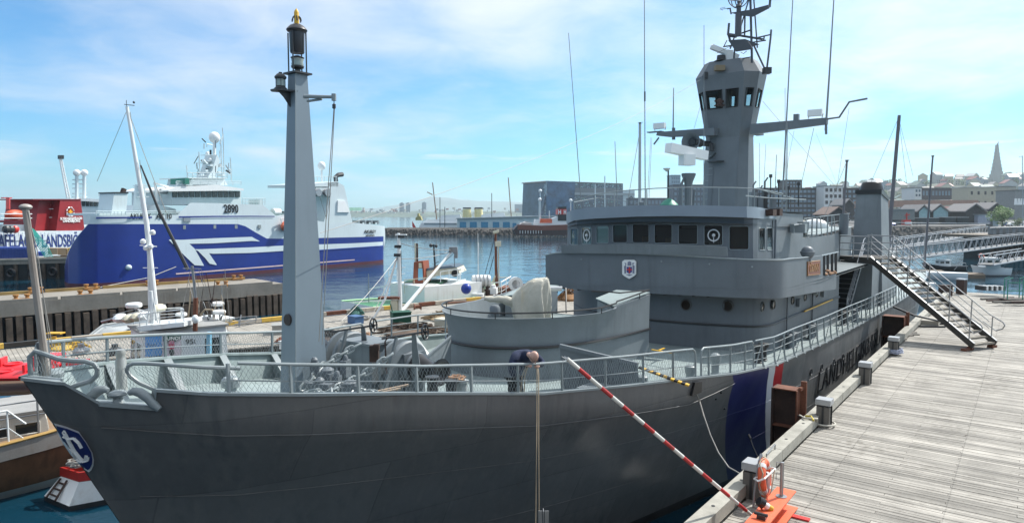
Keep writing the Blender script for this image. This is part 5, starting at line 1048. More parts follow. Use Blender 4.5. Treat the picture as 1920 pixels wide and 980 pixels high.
# gangway stairs
def gangway():
 n0=Vector((W(32.95,-1.68,QZ)));n1=Vector((W(34.35,-.92,QZ)));up=Vector((0,0,1))
 wv=(n1-n0);w=wv.length;wv.normalize();dirv=Vector((wv.y,-wv.x,0));
 tgt=W(35.5,-5.5,0)-W(33.6,-1.3,0)
 if dirv.dot(tgt)<0:dirv=-dirv
 run,rise=4.75,3.42;M=Matrix(((wv.x,dirv.x,0,n0.x),(wv.y,dirv.y,0,n0.y),(0,0,1,QZ),(0,0,0,1)))
 g=thing('gangway_stairs',None,'galvanised gangway stairs rising from the planks to the deck of the grey ship','gangway',M=M)
 w=1.45
 for x in(0,w):
  b=MB(M);b.extr([(x-.03,.0,.10),(x-.03,-.1,.3),(x-.03,run,rise+.12),(x-.03,run+.15,rise-.1),(x-.03,run,rise-.15)],(.06,0,0));b.build('stringer',mat('stringer_dark',(.07,.065,.06),.5,metal=.3,var=.3),g)
  b=MB(M);b.bar((x,-.08,.33),(x,run,rise+.15),.09,.02,up=(0,0,1));b.build('stringer_flange',galv,g)
 n=17
 for i in range(n):
  f=(i+.35)/n;b=MB(M);y=run*f;z=rise*f+.18;b.box((w/2,y,z),(w-.07,.24,.04));b.box((w/2,y-.12,z-.02),(w-.07,.015,.07));b.build('tread',mat('tread_steel',(.22,.2,.17),.6,metal=.3,var=.35),g)
 for x in(0,w):
  for h,r in((.98,.026),(.68,.018),(.4,.018)):
   b=MB(M);A=Vector((x,.25,.3+h+.1));B=Vector((x,run,rise+.1+h));pts=[A,B]
   if h>.9:pts=[Vector((x,-.05,.75)),Vector((x,-.28,.85)),Vector((x,-.36,1.0)),Vector((x,-.28,1.12)),A,B]
   b.tube(pts,r,8);b.build('handrail',galv,g)
  b=MB(M);b.tube([(x,-.05,.72),(x,.5,1.05)],.022,8);b.build('handrail',galv,g)
  for f in(.02,.2,.4,.6,.8,.99):
   y=run*f+.05;z=rise*f+.2;b=MB(M);b.tube([(x,y,z),(x,y-.02,z+1.02)],.024,8);b.build('baluster',galv,g)
 b=MB(M);b.box((w/2+.2,run+.85,rise+.05),(w+.5,1.7,.08));b.extr([(0,run,rise-.2),(0,run+1.7,rise-.1),(0,run+1.7,rise+.02),(0,run,rise+.06)],(.05,0,0));b.build('platform',mat('stringer_dark',(.07,.065,.06)),g)
 for x,ys in((-.05,(run+.1,run+.9,run+1.65)),(w+.45,(run+.1,run+.9,run+1.65))):
  for y in ys:b=MB(M);b.tube([(x,y,rise),(x,y,rise+1.05)],.024,8);b.build('baluster',galv,g)
  for h in(1.05,.72,.4):b=MB(M);b.tube([(x,run+.05,rise+h),(x,run+1.7,rise+h)],.022,8);b.build('handrail',galv,g)
 for x in(.05,w-.05):b=MB(M);b.lathe((x-.06,.1,.1),[(.1,0),(.1,.12)],14,axis=(1,0,0));b.build('roller',rustm,g)
 b=MB(M);b.box((-.15,.15,.05),(.35,.2,.1));b.box((w+.1,.15,.05),(.35,.2,.1));b.build('chock',rustm,g)
 for x in(w+.5,w+1.2,w+2.0):b=MB(M);b.tube([(x,run-.2,rise-.2),(x,run-.2,rise+1.0)],.022,8);b.build('baluster',galv,g)
gangway()
# person
def skinned(name,chains,m,parent,sub=2):
 me=bpy.data.meshes.new(name);V=[];E=[];Rr_=[]
 for ch in chains:
  prev=None
  for it in ch:
   if isinstance(it,int):prev=it;continue
   p,r=it;V.append(tuple(p));Rr_.append(r if isinstance(r,tuple)else(r,r));i=len(V)-1
   if prev is not None:E.append((prev,i))
   prev=i
 me.from_pydata(V,E,[]);o=bpy.data.objects.new(name,me);COL.objects.link(o)
 md=o.modifiers.new('s','SKIN');md.use_smooth_shade=True
 for i,r in enumerate(Rr_):me.skin_vertices[0].data[i].radius=r
 me.skin_vertices[0].data[0].use_root=True
 s=o.modifiers.new('u','SUBSURF');s.levels=sub;s.render_levels=sub
 dg=bpy.context.evaluated_depsgraph_get();dg.update();m2=bpy.data.meshes.new_from_object(o.evaluated_get(dg));o.modifiers.clear();o.data=m2;m2.materials.clear();m2.materials.append(m)
 for p in m2.polygons:p.use_smooth=True
 if parent is not None:o.parent=parent;o.matrix_parent_inverse=WM[parent.name].inverted()
 return o
def person():
 hip=R(964,700,13.75);M=Matrix.Translation((hip.x,hip.y,deckz(10.6)))
 pr=thing('person',None,'bald person in navy clothes bending over the ship rail and looking down at a rope','person',M=M)
 z0=deckz(10.6)
 out=Vector((CA,-SA,0));al=Vector((SA,CA,0))
 chest=R(973,670,13.25);neck=R(990,664,12.95);shA=R(966,670,12.95);shB=R(1005,668,13.25);head=R(1001,668,12.75)
 kneeA=hip+Vector((.02,0,-.42))+al*.12+out*.04;kneeB=hip+Vector((0,0,-.42))-al*.12+out*.04
 def ft(k):return Vector((k.x,k.y,z0+.06))-out*.06
 handA=R(990,684,12.72);handB=R(1007,685,12.86);elA=R(958,684,12.85);elB=R(1018,682,13.2)
 ch=[[(hip,(.15,.13)),(hip.lerp(kneeA,.25)+al*.04,.115),(kneeA,.085),(ft(kneeA)+Vector((0,0,.08)),.05),(ft(kneeA),.055),(ft(kneeA)+out*.18-Vector((0,0,.02)),.04)],[0,(hip.lerp(kneeB,.25)-al*.04,.115),(kneeB,.085),(ft(kneeB)+Vector((0,0,.08)),.05),(ft(kneeB),.055),(ft(kneeB)+out*.18-Vector((0,0,.02)),.04)]]
 skinned('trousers',ch,mat('trouser_cloth',(.007,.008,.011),.9,scale=6,bump=.4),pr)
 waist=hip.lerp(chest,.35)+Vector((0,0,.03))
 ch=[[(hip,(.16,.17)),(waist,(.17,.19)),(chest,(.18,.215)),(neck-(neck-chest)*.25,(.12,.13)),(neck.lerp(head,.3),(.085,.09))],[2,(shA,.1),(elA,.072),(elA.lerp(handA,.85),.042)],[2,(shB,.1),(elB,.072),(elB.lerp(handB,.85),.042)]]
 skinned('sweater',ch,navy,pr)
 d=(R(1003,686,12.45)-head).normalized()
 dn=Vector((.25,-.55,-.79)).normalized();x,y,_=frame_from(dn,(0,0,1))
 upv=(Vector((0,0,1))-dn*dn.z).normalized()
 rt_=dn.cross(upv)
 b=MB();nn,mm=20,14;rows=[]
 for i in range(mm+1):
  t=pi*i/mm;row=[]
  for k in range(nn):
   a=2*pi*k/nn;v=upv*cos(t)*.125+(dn*cos(a)*.1+rt_*sin(a)*.082)*sin(t)
   fd=v.normalized().dot(dn);fu=v.normalized().dot(upv)
   if fd>.55:v*=1-.05*max(0,.3-abs(fu-.1))
   if fu<-.45 and fd>-.2:v+=dn*.015;v*=.97
   if fu<-.3 and fd<.2:v*=.86
   row.append(head+v)
  rows.append(row)
 b.grid(rows,True,True)
 nose=head+dn*.098-upv*.01;b.tube([head+dn*.09+upv*.03,nose+dn*.012,nose+dn*.026-upv*.014,nose+dn*.004-upv*.026],[.008,.012,.015,.008],7)
 for sd in(-1,1):
  e=head+rt_*sd*.084-dn*.005-upv*.005;b.tube(arc(e,.026,0,2*pi,10,dn,upv),.009,6);b.sph(head+rt_*sd*.032+dn*.09+upv*.01,.012,n=8,m=6)
 b.tube([head+dn*.092-upv*.055+rt_*.022,head+dn*.1-upv*.056,head+dn*.092-upv*.055-rt_*.022],.006,6)
 b.tube([neck,head.lerp(neck,.3)],[.05,.052],10)
 b.build('head',skin,pr)
 b=MB()
 for sd in(-1,1):b.tube(arc(head+rt_*sd*.034+dn*.108+upv*.012,.02,0,2*pi,12,rt_,upv),.0028,5);b.tube([head+rt_*sd*.054+dn*.105+upv*.014,head+rt_*sd*.086+upv*.01],.0028,5)
 b.tube([head+rt_*.014+dn*.11+upv*.014,head-rt_*.014+dn*.11+upv*.014],.0028,5);b.build('glasses',blackm,pr)
 b=MB();rows=[]
 for t in(1.45,1.75,2.05,2.3):
  row=[]
  for k in range(15):a=lerp(1.15,2*pi-1.15,k/14);v=upv*cos(t)*.128+(dn*cos(a)*.103+rt_*sin(a)*.085)*sin(t);row.append(head+v*.995)
  rows.append(row)
 b.grid(rows);b.build('hair_fringe',mat('grey_hair',(.25,.22,.2),.8,bump=.5),pr)
 for sd,hnd,el in((1,handA,elA),(-1,handB,elB)):
  fw=(hnd-el).normalized();side=fw.cross(Vector((0,0,1))).normalized();dnv=side.cross(fw).normalized()
  if dnv.z>0:dnv=-dnv
  ch=[[(el.lerp(hnd,.85),.026),(hnd-fw*.03,(.022,.030)),(hnd+fw*.02,(.018,.038))]]
  for k in range(4):
   q=hnd+fw*.025+side*(k-1.5)*.020;L=(.030,.034,.032,.025)[k]
   ch.append([2,(q,.0095),(q+fw*L,.009),(q+fw*L*1.2+dnv*L,.0085),(q+fw*L*.5+dnv*L*1.5,.0075)])
  q=hnd-fw*.005+side*.035*sd;ch.append([1,(q,.012),(q+side*.018*sd+fw*.025+dnv*.01,.010),(q+side*.008*sd+fw*.05+dnv*.03,.009)])
  skinned('hand',ch,skin,pr)
 return handA,handB
hA,hB=person()
b=MB();b.tube([hB+Vector((0,0,.03)),R(1007,700,12.72),R(1006,830,12.35),R(1004,1010,12.1)],.009,6);b.tube([hB+Vector((.01,-.02,0)),R(1010,700,12.72),R(1010,840,12.35),R(1011,1010,12.1)],.009,6);b.build('hauling_line',ropem,None,'doubled tan line hanging from the hands of the person down the dark hull','rope')
b=MB();b.tube([hA+Vector((0,0,0)),R(984,705,13.0),R(983,737,13.1)],.011,6);b.tube([hA+Vector((-.03,0,0)),R(979,705,13.0),R(976,737,13.1)],.011,6);b.build('inboard_line',ropem,None,'tan line hanging inside the rail from the hands of the person','rope')
def museum():  # unseen building behind the viewpoint, added to darken the ship and its reflections
 o=thing('museum_sky_blocker',(0,-12,0),'long grey unseen building added behind the viewpoint to block sky light from the ship','building');b=MB();b.box((6,-13,5.2),(64,20,10.4));b.build('wall',mat('museum_wall',(.16,.165,.17),.6),o)
 for i in range(12):
  for z in(4.2,8.0):b=MB();b.box((-22+i*5,-2.97,z),(1.6,.08,1.5));b.build('window',glass_dk,o)
 b=MB();b.box((20,-30,1.2),(220,60,2.38));b.build('ground',mat('yard_asphalt',(.07,.07,.07),.9,scale=.1),None,kind='structure')
museum()
# HARBOUR WATER, PIERS
def water():
 m=bpy.data.materials.new('harbour_water');m.use_nodes=True;nt=m.node_tree;N=nt.nodes;L=nt.links;b=N['Principled BSDF']
 b.inputs['Base Color'].default_value=(.004,.032,.055,1);b.inputs['Roughness'].default_value=.07;b.inputs['IOR'].default_value=1.33
 tc=N.new('ShaderNodeTexCoord');prev=None
 for sc_,st,dist,dt in((.16,.35,.35,2),(.9,.4,.06,3),(4.5,.4,.014,2)):
  mp=N.new('ShaderNodeMapping');mp.inputs['Scale'].default_value=(1,1.35,1);mp.inputs['Rotation'].default_value=(0,0,.5);L.new(tc.outputs['Object'],mp.inputs[0])
  n=N.new('ShaderNodeTexNoise');n.inputs['Scale'].default_value=sc_;n.inputs['Detail'].default_value=dt;n.inputs['Distortion'].default_value=.3;L.new(mp.outputs[0],n.inputs[0])
  bp=N.new('ShaderNodeBump');bp.inputs['Strength'].default_value=st;bp.inputs['Distance'].default_value=dist;L.new(n.outputs[0],bp.inputs['Height'])
  if prev:L.new(prev.outputs[0],bp.inputs['Normal'])
  prev=bp
 L.new(prev.outputs[0],b.inputs['Normal'])
 w=MB();xs=[-6000,-600,-120,-40,0,60,200,900,6000];ys=[-1500,-60,10,40,100,300,900,3000,7000];w.grid([[Vector((x,y,0))for x in xs]for y in ys],False);w.build('water',m,None,kind='structure')
 w=MB();w.poly([(-6000,-1500,-3.5),(6000,-1500,-3.5),(6000,7000,-3.5),(-6000,7000,-3.5)]);w.build('seabed',mat('mud',(.05,.05,.04),.9),None,kind='structure')
water()
concm=mat('pier_concrete',(.23,.21,.18),.85,var=.25,scale=.4,bump=.5,streak=(.15,.12,.09),amt=.5,fine=6)
pilem=mat('wet_pile',(.085,.062,.045),.8,var=.7,scale=1.5,bump=.5)
curbm=mat('curb_yellow',(.30,.20,.07),.8,var=.35,scale=.8,streak=(.2,.14,.08),amt=.9)
rockm=mat('rock',(.07,.065,.06),.9,var=.6,scale=.5,bump=1,bdist=.3)
def pier2():
 z=2.4;a0=G(-160,581,z);a1=G(531,531,z);d=(a1-a0).normalized();nrm=Vector((-d.y,d.x,0));wd=7.
 f0=G(0,553,z);wd=abs((f0-a0).dot(nrm))
 o=thing('concrete_pier',a0,'long concrete pier on close-set dark timber piles in front of the blue trawler','pier')
 b=MB();P=[a0,a1,a1+nrm*wd,a0+nrm*wd];b.prism([(p.x,p.y)for p in P],1.55,z);b.build('pier_slab',concm,o)
 L=(a1-a0).length;k=0;x=.2;rr=random.Random(6)
 while x<L:
  c=a0+d*x-nrm*.06;b=MB();h=rr.uniform(1.15,1.45);b.bar((c.x,c.y,-1.5),(c.x,c.y,h+.2),.30,.34,up=(d.x,d.y,0));b.build('timber_pile',pilem,o);x+=.52;k+=1
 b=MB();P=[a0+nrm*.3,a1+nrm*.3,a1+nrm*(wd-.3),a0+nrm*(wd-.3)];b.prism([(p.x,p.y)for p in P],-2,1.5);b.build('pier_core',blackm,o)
 for side in(0.15,wd-.15):
  x=0
  while x<L-3:b=MB();b.bar(a0+d*x+nrm*side+Vector((0,0,.1)),a0+d*(x+3.4)+nrm*side+Vector((0,0,.1)),.25,.2);b.build('curb_timber',curbm if side>1 else concm,o);x+=3.6
 for px,side in((45,.8),(165,.85),(325,.12),(420,.8),(490,.12),(95,.15),(205,.2)):
  q=G(px,560,z);q=a0+d*((R(px,400,q.y)-a0).dot(d))+nrm*wd*(side if side>.5 else .85*1);q=a0+d*((G(px,interp([(0,570),(530,530)],px),z)-a0).dot(d))+nrm*(wd*(.9 if side<.5 else .12));q.z=z
  b=MB();b.box(q+Vector((0,0,.12)),(.9,.45,.12),rz=atan2(d.y,d.x))
  for e in(-.3,.3):b.lathe(q+d*e,[(.13,0),(.11,.3),(.17,.36),(.17,.44),(0,.46)],10)
  b.build('mooring_bollard',mat('ochre_iron',(.35,.17,.05),.7,var=.3),o)
pier2()
def pier3():
 z=2.4;a0=G(-60,661,z);a1=G(1010,552,z);d=(a1-a0).normalized();nrm=Vector((d.y,-d.x,0))
 o=thing('plank_pier',a0,'grey plank pier with yellow and black edge beam between patrol ship and fishing boats','pier');L=(a1-a0).length;wd=8.5
 rr=random.Random(12);n=int(L/.17);rest=MB();cnt=0
 ang=atan2(d.y,d.x)
 for i in range(n):
  w_=4+5.5*min(1,i/n*1.3);c=a0+d*(i+.5)*.17+nrm*w_/2+Vector((0,0,rr.uniform(-.004,.004)-.03));rest.box(c,(.155,w_,.06),rz=ang)
 rest.build('planking',mat('pier_planks',(.30,.28,.245),.85,var=.35,scale=1.2,bump=.5,fine=14),o,kind='stuff')
 b=MB();q4=[a0+nrm*.2,a1+nrm*.2,a1+nrm*9,a0+d*L*.77+nrm*9,a0+nrm*3.8];b.prism([(v.x,v.y)for v in q4],z-.75,z-.08);b.build('pier_frame',pilem,o)
 ye=mat('edge_yellow',(.62,.40,.07),.7,var=.25,streak=(.2,.15,.1),amt=.8);bk=mat('edge_black',(.03,.028,.025),.7);wh=mat('edge_wood',(.45,.40,.33),.8,var=.3)
 x=0;k=0
 while x<L-1:b=MB();b.bar(a0+d*x+Vector((0,0,.14)),a0+d*(x+1.15)+Vector((0,0,.14)),.22,.2);b.build('edge_beam',(ye,bk,ye,wh,ye,bk)[k%6]if x<L*.45 else(wh,ye,wh,rustm,wh)[k%5],o);x+=1.17;k+=1
 for x in range(2,int(L),3):b=MB();c=a0+d*x+Vector((0,0,-3));b.lathe((c.x,c.y,-2),[(.17,0),(.17,4)],8);b.build('pile',pilem,o)
 return a0,d,nrm,L,z
PA,PD,PN,PL,PZ=pier3()
def onp(x,off,dz=0.):
 e=G(x,interp([(-60,661),(1010,552)],x),PZ);k=(e-PA).dot(PD);return PA+PD*k+PN*off+Vector((0,0,dz))
clut=[(130,3.2,'grey dome-shaped winch cover lying on the plank pier beyond the bow rail'),(180,4.2,'dark coil of hose on the plank pier beyond the bow vent')]
for i,(x,off,lab)in enumerate(clut):
 p=onp(x,off);b=MB();b.sph(p+Vector((0,0,.12)),.35,(1,.8,.55),12,7);b.lathe(p+Vector((0,0,.3)),[(.12,0),(.12,.12),(0,.14)],10);b.build('deck_gear',galv if i==0 else darkm,None,lab,'deck gear')
def netpile(p,r,h,m,lab,n=120,th=.03):
 b=MB();rr=random.Random(int(p.x*31));pts=[]
 for i in range(n):a=rr.uniform(0,2*pi);q=r*rr.random()**.6;pts.append(p+Vector((cos(a)*q,sin(a)*q*.7,h*(1-(q/r)**2)*rr.uniform(.3,1))))
 b.tube(pts,th,4);b.sph(p,r*.9,(1,.7,h/r*.6),12,5);return b.build('net_heap',m,None,lab,'net')
netpile(onp(120,1.4),.9,.35,mat('yellow_net',(.45,.30,.05),.9,var=.5),'heap of yellow net on the plank pier beyond the bow rail')
netpile(onp(500,6.5),2.2,.6,mat('dark_net',(.05,.035,.03),.9,var=.6),'long dark heap of nets on the plank pier just left of the foremast')
netpile(onp(455,6.2),.8,.5,mat('orange_net',(.42,.13,.05),.9,var=.5),'orange brown heap of net beside the dark nets left of the foremast')
netpile(onp(640,7.2),2.,.5,mat('brown_net',(.10,.07,.05),.9,var=.6),'brown heap of nets on the plank pier behind the windlass')
netpile(onp(745,5),1.5,.5,mat('dun_net',(.25,.18,.1),.9,var=.5),'tan heap of nets and ropes on the plank pier between the two handwheels')
netpile(onp(660,0.5),.5,.55,mat('green_net',(.04,.12,.10),.9,var=.6),'small green net heap on the edge beam right of the foremast')
netpile(onp(1000,3.5),1.0,.9,mat('rusty_net',(.28,.15,.07),.9,var=.5),'rusty brown heap of gear on the plank pier left of the gun platform')
p=onp(655,5.5);b=MB();b.box(p+Vector((0,0,.35)),(.9,.6,.7),rz=.4);b.tube([p+Vector((-.4,0,.7)),p+Vector((-.5,0,1.1))],.03,6);b.box(p+Vector((0,0,.72)),(.95,.65,.04),rz=.4);b.build('net_bin',mat('dark_green',(.01,.08,.05),.6),None,'dark green bin standing on the plank pier right of the foremast','bin')
p=onp(100,.3);b=MB();b.bar(R(104,655,p.y),R(100,630,p.y),.22,.1);b.box(R(104,624,p.y),(.62,.34,.05));b.build('feeder_stand',yellowm,None,'small yellow stand with a flat grey top on the pier edge beyond the bow rail','stand')
# boat builder
def boatM(p,ang):return Matrix.Translation(Vector((p[0],p[1],0)))@Matrix.Rotation(ang,4,'Z')
def hullform(L,B,zb,zm,zs,transom=.7,full=.55,rake=.12):
 rows=[]
 for i in range(17):
  u=i/16;x=L*(u-.5);zt=lerp(zs,zm,min(1,u*2))if u<.5 else lerp(zm,zb,((u-.5)*2)**1.8)
  w=B/2*(transom+(1-transom)*min(1,u/.35)**.8 if u<.35 else(1 if u<full else max(.015,1-((u-full)/(1-full))**2.2)))
  row=[]
  for f,k in((1,1),(.75,.97),(.45,.9),(.15,.78),(0,.68),(-.25,.4)):
   zz_=zt*f;row.append((x+(rake*L*(f-.4)*max(0,u-.7)/.3 if u>.7 else 0)*.8,w*(k if u<.85 else lerp(k,k*.75 if f<1 else 1,(u-.85)/.15)),zz_))
  rows.append(row)
 return rows
def boat(name,M,L,B,label,cat,hm,dm,zb=1.6,zm=1.0,zs=1.1,transom=.75,band=None,keel=None,group=None,rim=None,full=.55,rake=.12):
 o=thing(name,None,label,cat,group,M=M);rows=hullform(L,B,zb,zm,zs,transom,full,rake)
 b=MB(M)
 for sd in(-1,1):b.grid([[Vector((x,sd*y,z))for x,y,z in r]for r in rows])
 r0=rows[0];b.poly([Vector((x,y,z))for x,y,z in r0]+[Vector((x,-y,z))for x,y,z in reversed(r0)])
 h=b.build('hull',hm,o)
 b=MB(M);b.grid([[Vector((r[0][0],-r[0][1]*.97,r[0][2]-.18)),Vector((r[0][0],0,r[0][2]-.15)),Vector((r[0][0],r[0][1]*.97,r[0][2]-.18))]for r in rows],False);b.build('deck',dm,o)
 for sd in(-1,1):b=MB(M);b.tube([Vector((r[0][0],sd*r[0][1],r[0][2]))for r in rows],.05,6);b.build('gunwale',rim or dm,o)
 if band:
  for sd in(-1,1):b=MB(M);b.grid([[Vector((r[1][0],sd*(r[1][1]+.01),r[1][2]+.06))for r in rows],[Vector((r[1][0],sd*(r[1][1]+.012),r[1][2]-.08))for r in rows]]);b.build('hull_band',band,h)
 if keel:
  for sd in(-1,1):b=MB(M);b.grid([[Vector((lerp(r[3][0],r[4][0],.0),sd*(r[3][1]+.015),r[3][2]))for r in rows],[Vector((r[4][0],sd*(r[4][1]+.012),-.02))for r in rows]]);b.build('boot_top',keel,h)
 return o,M
def cabin(o,M,x0,x1,w,z0,z1,m,roofm=None,nwin=3,taper=.12,wz=(.5,.85),glassm=None,nm='cabin',both=True,overhang=.1):
 b=MB(M);lo=[(x0,-w/2),(x1,-w/2),(x1,w/2),(x0,w/2)];tp=[(x0+taper,-w/2+taper*.5),(x1-taper,-w/2+taper*.5),(x1-taper,w/2-taper*.5),(x0+taper,w/2-taper*.5)]
 b.grid([[Vector((x,y,z0))for x,y in lo],[Vector((x,y,z1))for x,y in tp]],False,True);b.poly([Vector((x,y,z1))for x,y in tp]);c=b.build(nm,m,o)
 b=MB(M);k=overhang;b.prism([(tp[0][0]-k,tp[0][1]-k),(tp[1][0]+k,tp[1][1]-k),(tp[2][0]+k,tp[2][1]+k),(tp[3][0]-k,tp[3][1]+k)],z1+.003,z1+.07);b.build('cabin_roof',roofm or m,c)
 h=z1-z0;gm=glassm or glass_dk
 def pane(P):
  b=MB(M);b.poly(P);f=b.build('window_pane',gm,c);q=MB(M);q.tube(P,.02,4,closed=True);q.build('window_frame',m,f)
 za,zb_=z0+h*wz[0],z0+h*wz[1];ta,tb=taper*wz[0],taper*wz[1]
 for sd in(-1,1):
  if nwin<1:break
  seg=(x1-x0-.3)/nwin
  for i in range(nwin):
   a=x0+.15+i*seg+seg*.12;e=a+seg*.76;pane([Vector((a,sd*(w/2-ta*.5+.012),za)),Vector((e,sd*(w/2-ta*.5+.012),za)),Vector((e,sd*(w/2-tb*.5+.012),zb_)),Vector((a,sd*(w/2-tb*.5+.012),zb_))])
 for xx,sg in((x0,-1),(x1,1)):
  if nwin<1:break
  nf=max(1,int(w/.8));seg=(w-.2)/nf
  for i in range(nf):
   a=-w/2+.1+i*seg+seg*.12;e=a+seg*.76;pane([Vector((xx-sg*(ta-.012),a,za)),Vector((xx-sg*(ta-.012),e,za)),Vector((xx-sg*(tb-.012),e,zb_)),Vector((xx-sg*(tb-.012),a,zb_))])
 return c
def brail(o,M,pts,h,m=white,n=None,bars=(.5,),r=.02,nm='rail'):
 P=[Vector(p)for p in pts]
 b=MB(M);b.tube([p+Vector((0,0,h))for p in P],r,6);b.build('top_rail',m,o)
 for f in bars:b=MB(M);b.tube([p+Vector((0,0,h*f))for p in P],r*.6,5);b.build('middle_rail',m,o)
 tot=0;d=.9 if n is None else n
 for a,c in zip(P,P[1:]):
  L=(c-a).length;k=max(1,int(L/d))
  for i in range(k):p=a.lerp(c,i/k);b=MB(M);b.tube([p,p+Vector((0,0,h))],r*.8,5);b.build('rail_post',m,o)
def mastb(o,M,p,h,r,m=white,lean=(0,0),nm='mast',stays=()):
 b=MB(M);p=Vector(p);t=p+Vector((lean[0],lean[1],h));b.tube([p,p.lerp(t,.5),t],[r,r*.85,r*.6],8);q=b.build(nm,m,o)
 for s in stays:b=MB(M);b.tube([t-Vector((0,0,.1)),Vector(s)],.012,4);b.build('stay_wire',darkm,q)
 return q,t
def radome(o,M,p,r=.3,m=white_cl):b=MB(M);b.lathe(p,[(r*.9,0),(r,r*.15),(r,r*.45),(r*.8,r*.6),(0,r*.65)],16);b.build('radome',m,o)
PANG=atan2(PD.y,PD.x)
def px2(x,Y):return R(x,402,Y)
# boats at the left by the bow
woodh=mat('oak_planking',(.16,.075,.035),.5,var=.35,scale=1.5,streak=(.08,.04,.02),amt=.6);bulw_w=mat('faded_bulwark',(.30,.28,.26),.6,var=.2,streak=(.2,.13,.08),amt=.6);hullw=mat('ochre_trim',(.45,.28,.08),.6)
def oak():
 a=G(0,848,1.55);e=G(135,825,1.55);d=(e-a).normalized();ang=atan2(d.y,d.x);nrm=Vector((-d.y,d.x,0))
 c=a-d*3.0+nrm*2.3;o,M=boat('oak_boat',boatM(c,ang),15.5,4.6,'old wooden fishing boat with brown planking and faded bulwark lying left of the bow','boat',woodh,mat('teak_deck',(.3,.2,.12),.7),2.3,1.55,1.8,.55,keel=mat('boot_white',(.45,.45,.42),.6),rim=hullw)
 I=M.inverted();rows=hullform(15.5,4.6,2.3,1.55,1.8,.55)
 b=MB(M);b.grid([[Vector((r[0][0],-(r[0][1]+.02),r[0][2]))for r in rows],[Vector((r[0][0],-(lerp(r[0][1],r[1][1],.95)+.03),lerp(r[0][2],r[1][2],1.1)))for r in rows]]);b.build('bulwark_strake',bulw_w,o)
 for k in range(2,5):
  b=MB(M);b.tube([Vector((lerp(r[1][0],r[3][0],(k-1)/4),-(lerp(r[1][1],r[3][1],(k-1)/4)+.012),lerp(r[1][2],r[3][2],(k-1)/4)))for r in rows],.012,4);b.build('plank_seam',woodh,o)
 brail(o,M,[(-4,-2.1,1.6),(0,-2.2,1.5),(3.2,-2.05,1.65),(3.6,-2.0,1.2)],.95,white,1.5,(.5,),.03)
 cabin(o,M,-3.2,1.2,2.6,1.3,3.1,mat('brown_cabin',(.12,.06,.035),.6,var=.3),mat('grey_roof',(.3,.3,.29),.6),4,glassm=glass_dk)
 cabin(o,M,1.6,4.2,2.2,1.3,2.2,mat('weathered_white',(.5,.5,.47),.6,var=.15),mat('grey_roof',(.3,.3,.29)),3,wz=(.35,.7))
 b=MB(M);b.sph((-.8,-1.7,1.95),.42,(1.2,.6,.75),12,7);b.build('orange_bundle',mat('ochre_cloth',(.6,.3,.08),.8),o)
 for z in(2.6,2.2):b=MB(M);b.tube([(-3.5,-1.6,z),(4.6,-1.5,z+.05)],.022,5);b.build('hand_line',galv,o)
 for x in(-3.4,-1,1.5,3.9):b=MB(M);b.tube([(x,-1.55,1.4),(x,-1.55,3.2)],.03,6);b.build('awning_post',galv,o)
oak()
def redraft():
 p=R(25,690,23.5);M=Matrix.Translation(p)@Matrix.Rotation(.25,4,'Z');o=thing('red_kayak',None,'bright red plastic double kayak stored on the cabin top left of the bow','kayak',M=M)
 m=mat('red_plastic',(.75,.035,.05),.4,var=.1)
 b=MB(M);rows=[]
 for i in range(13):
  u=i/12;x=(u-.5)*4.0;w=.42*math.sqrt(max(.02,1-(2*u-1)**4));rows.append([Vector((x,w*cos(a),.16*sin(a)+.1*abs(2*u-1)**3))for a in[k*pi/6 for k in range(12)]])
 b.grid(rows,True,True);b.poly(rows[0]);b.poly(rows[-1]);b.build('kayak_hull',m,o)
 for x in(-1.,.0,1.):b=MB(M);b.lathe((x,0,.13),[(.26,0),(.28,.06),(.22,.06),(.2,0)],14);b.build('cockpit_rim',m,o);b=MB(M);b.box((x-.3,0,.25),(.08,.5,.3));b.build('seat_back',m,o)
 b=MB(M);b.box((1.2,0,.3),(.7,.55,.28));b.build('equipment_box',m,o)
 M2=Matrix.Translation(R(70,702,23.0))@Matrix.Rotation(.2,4,'Z');o2=copy_tree(o,M2,'lower red plastic kayak lying in front of the other one left of the bow')
 b=MB();q=R(40,716,23.3);b.box(q+Vector((0,.3,-.2)),(5.6,2.2,.12),rz=.2)
 for dx in(-2.2,-.8,.6,2.0):b.tube([q+Vector((dx,-.6,-.2)),Vector((q.x+dx,q.y-.6,1.4))],.06,6)
 b.build('kayak_rack',mat('rack_wood',(.13,.08,.05),.7),None,'brown rack holding the red kayaks above the wooden boat','rack')
redraft()
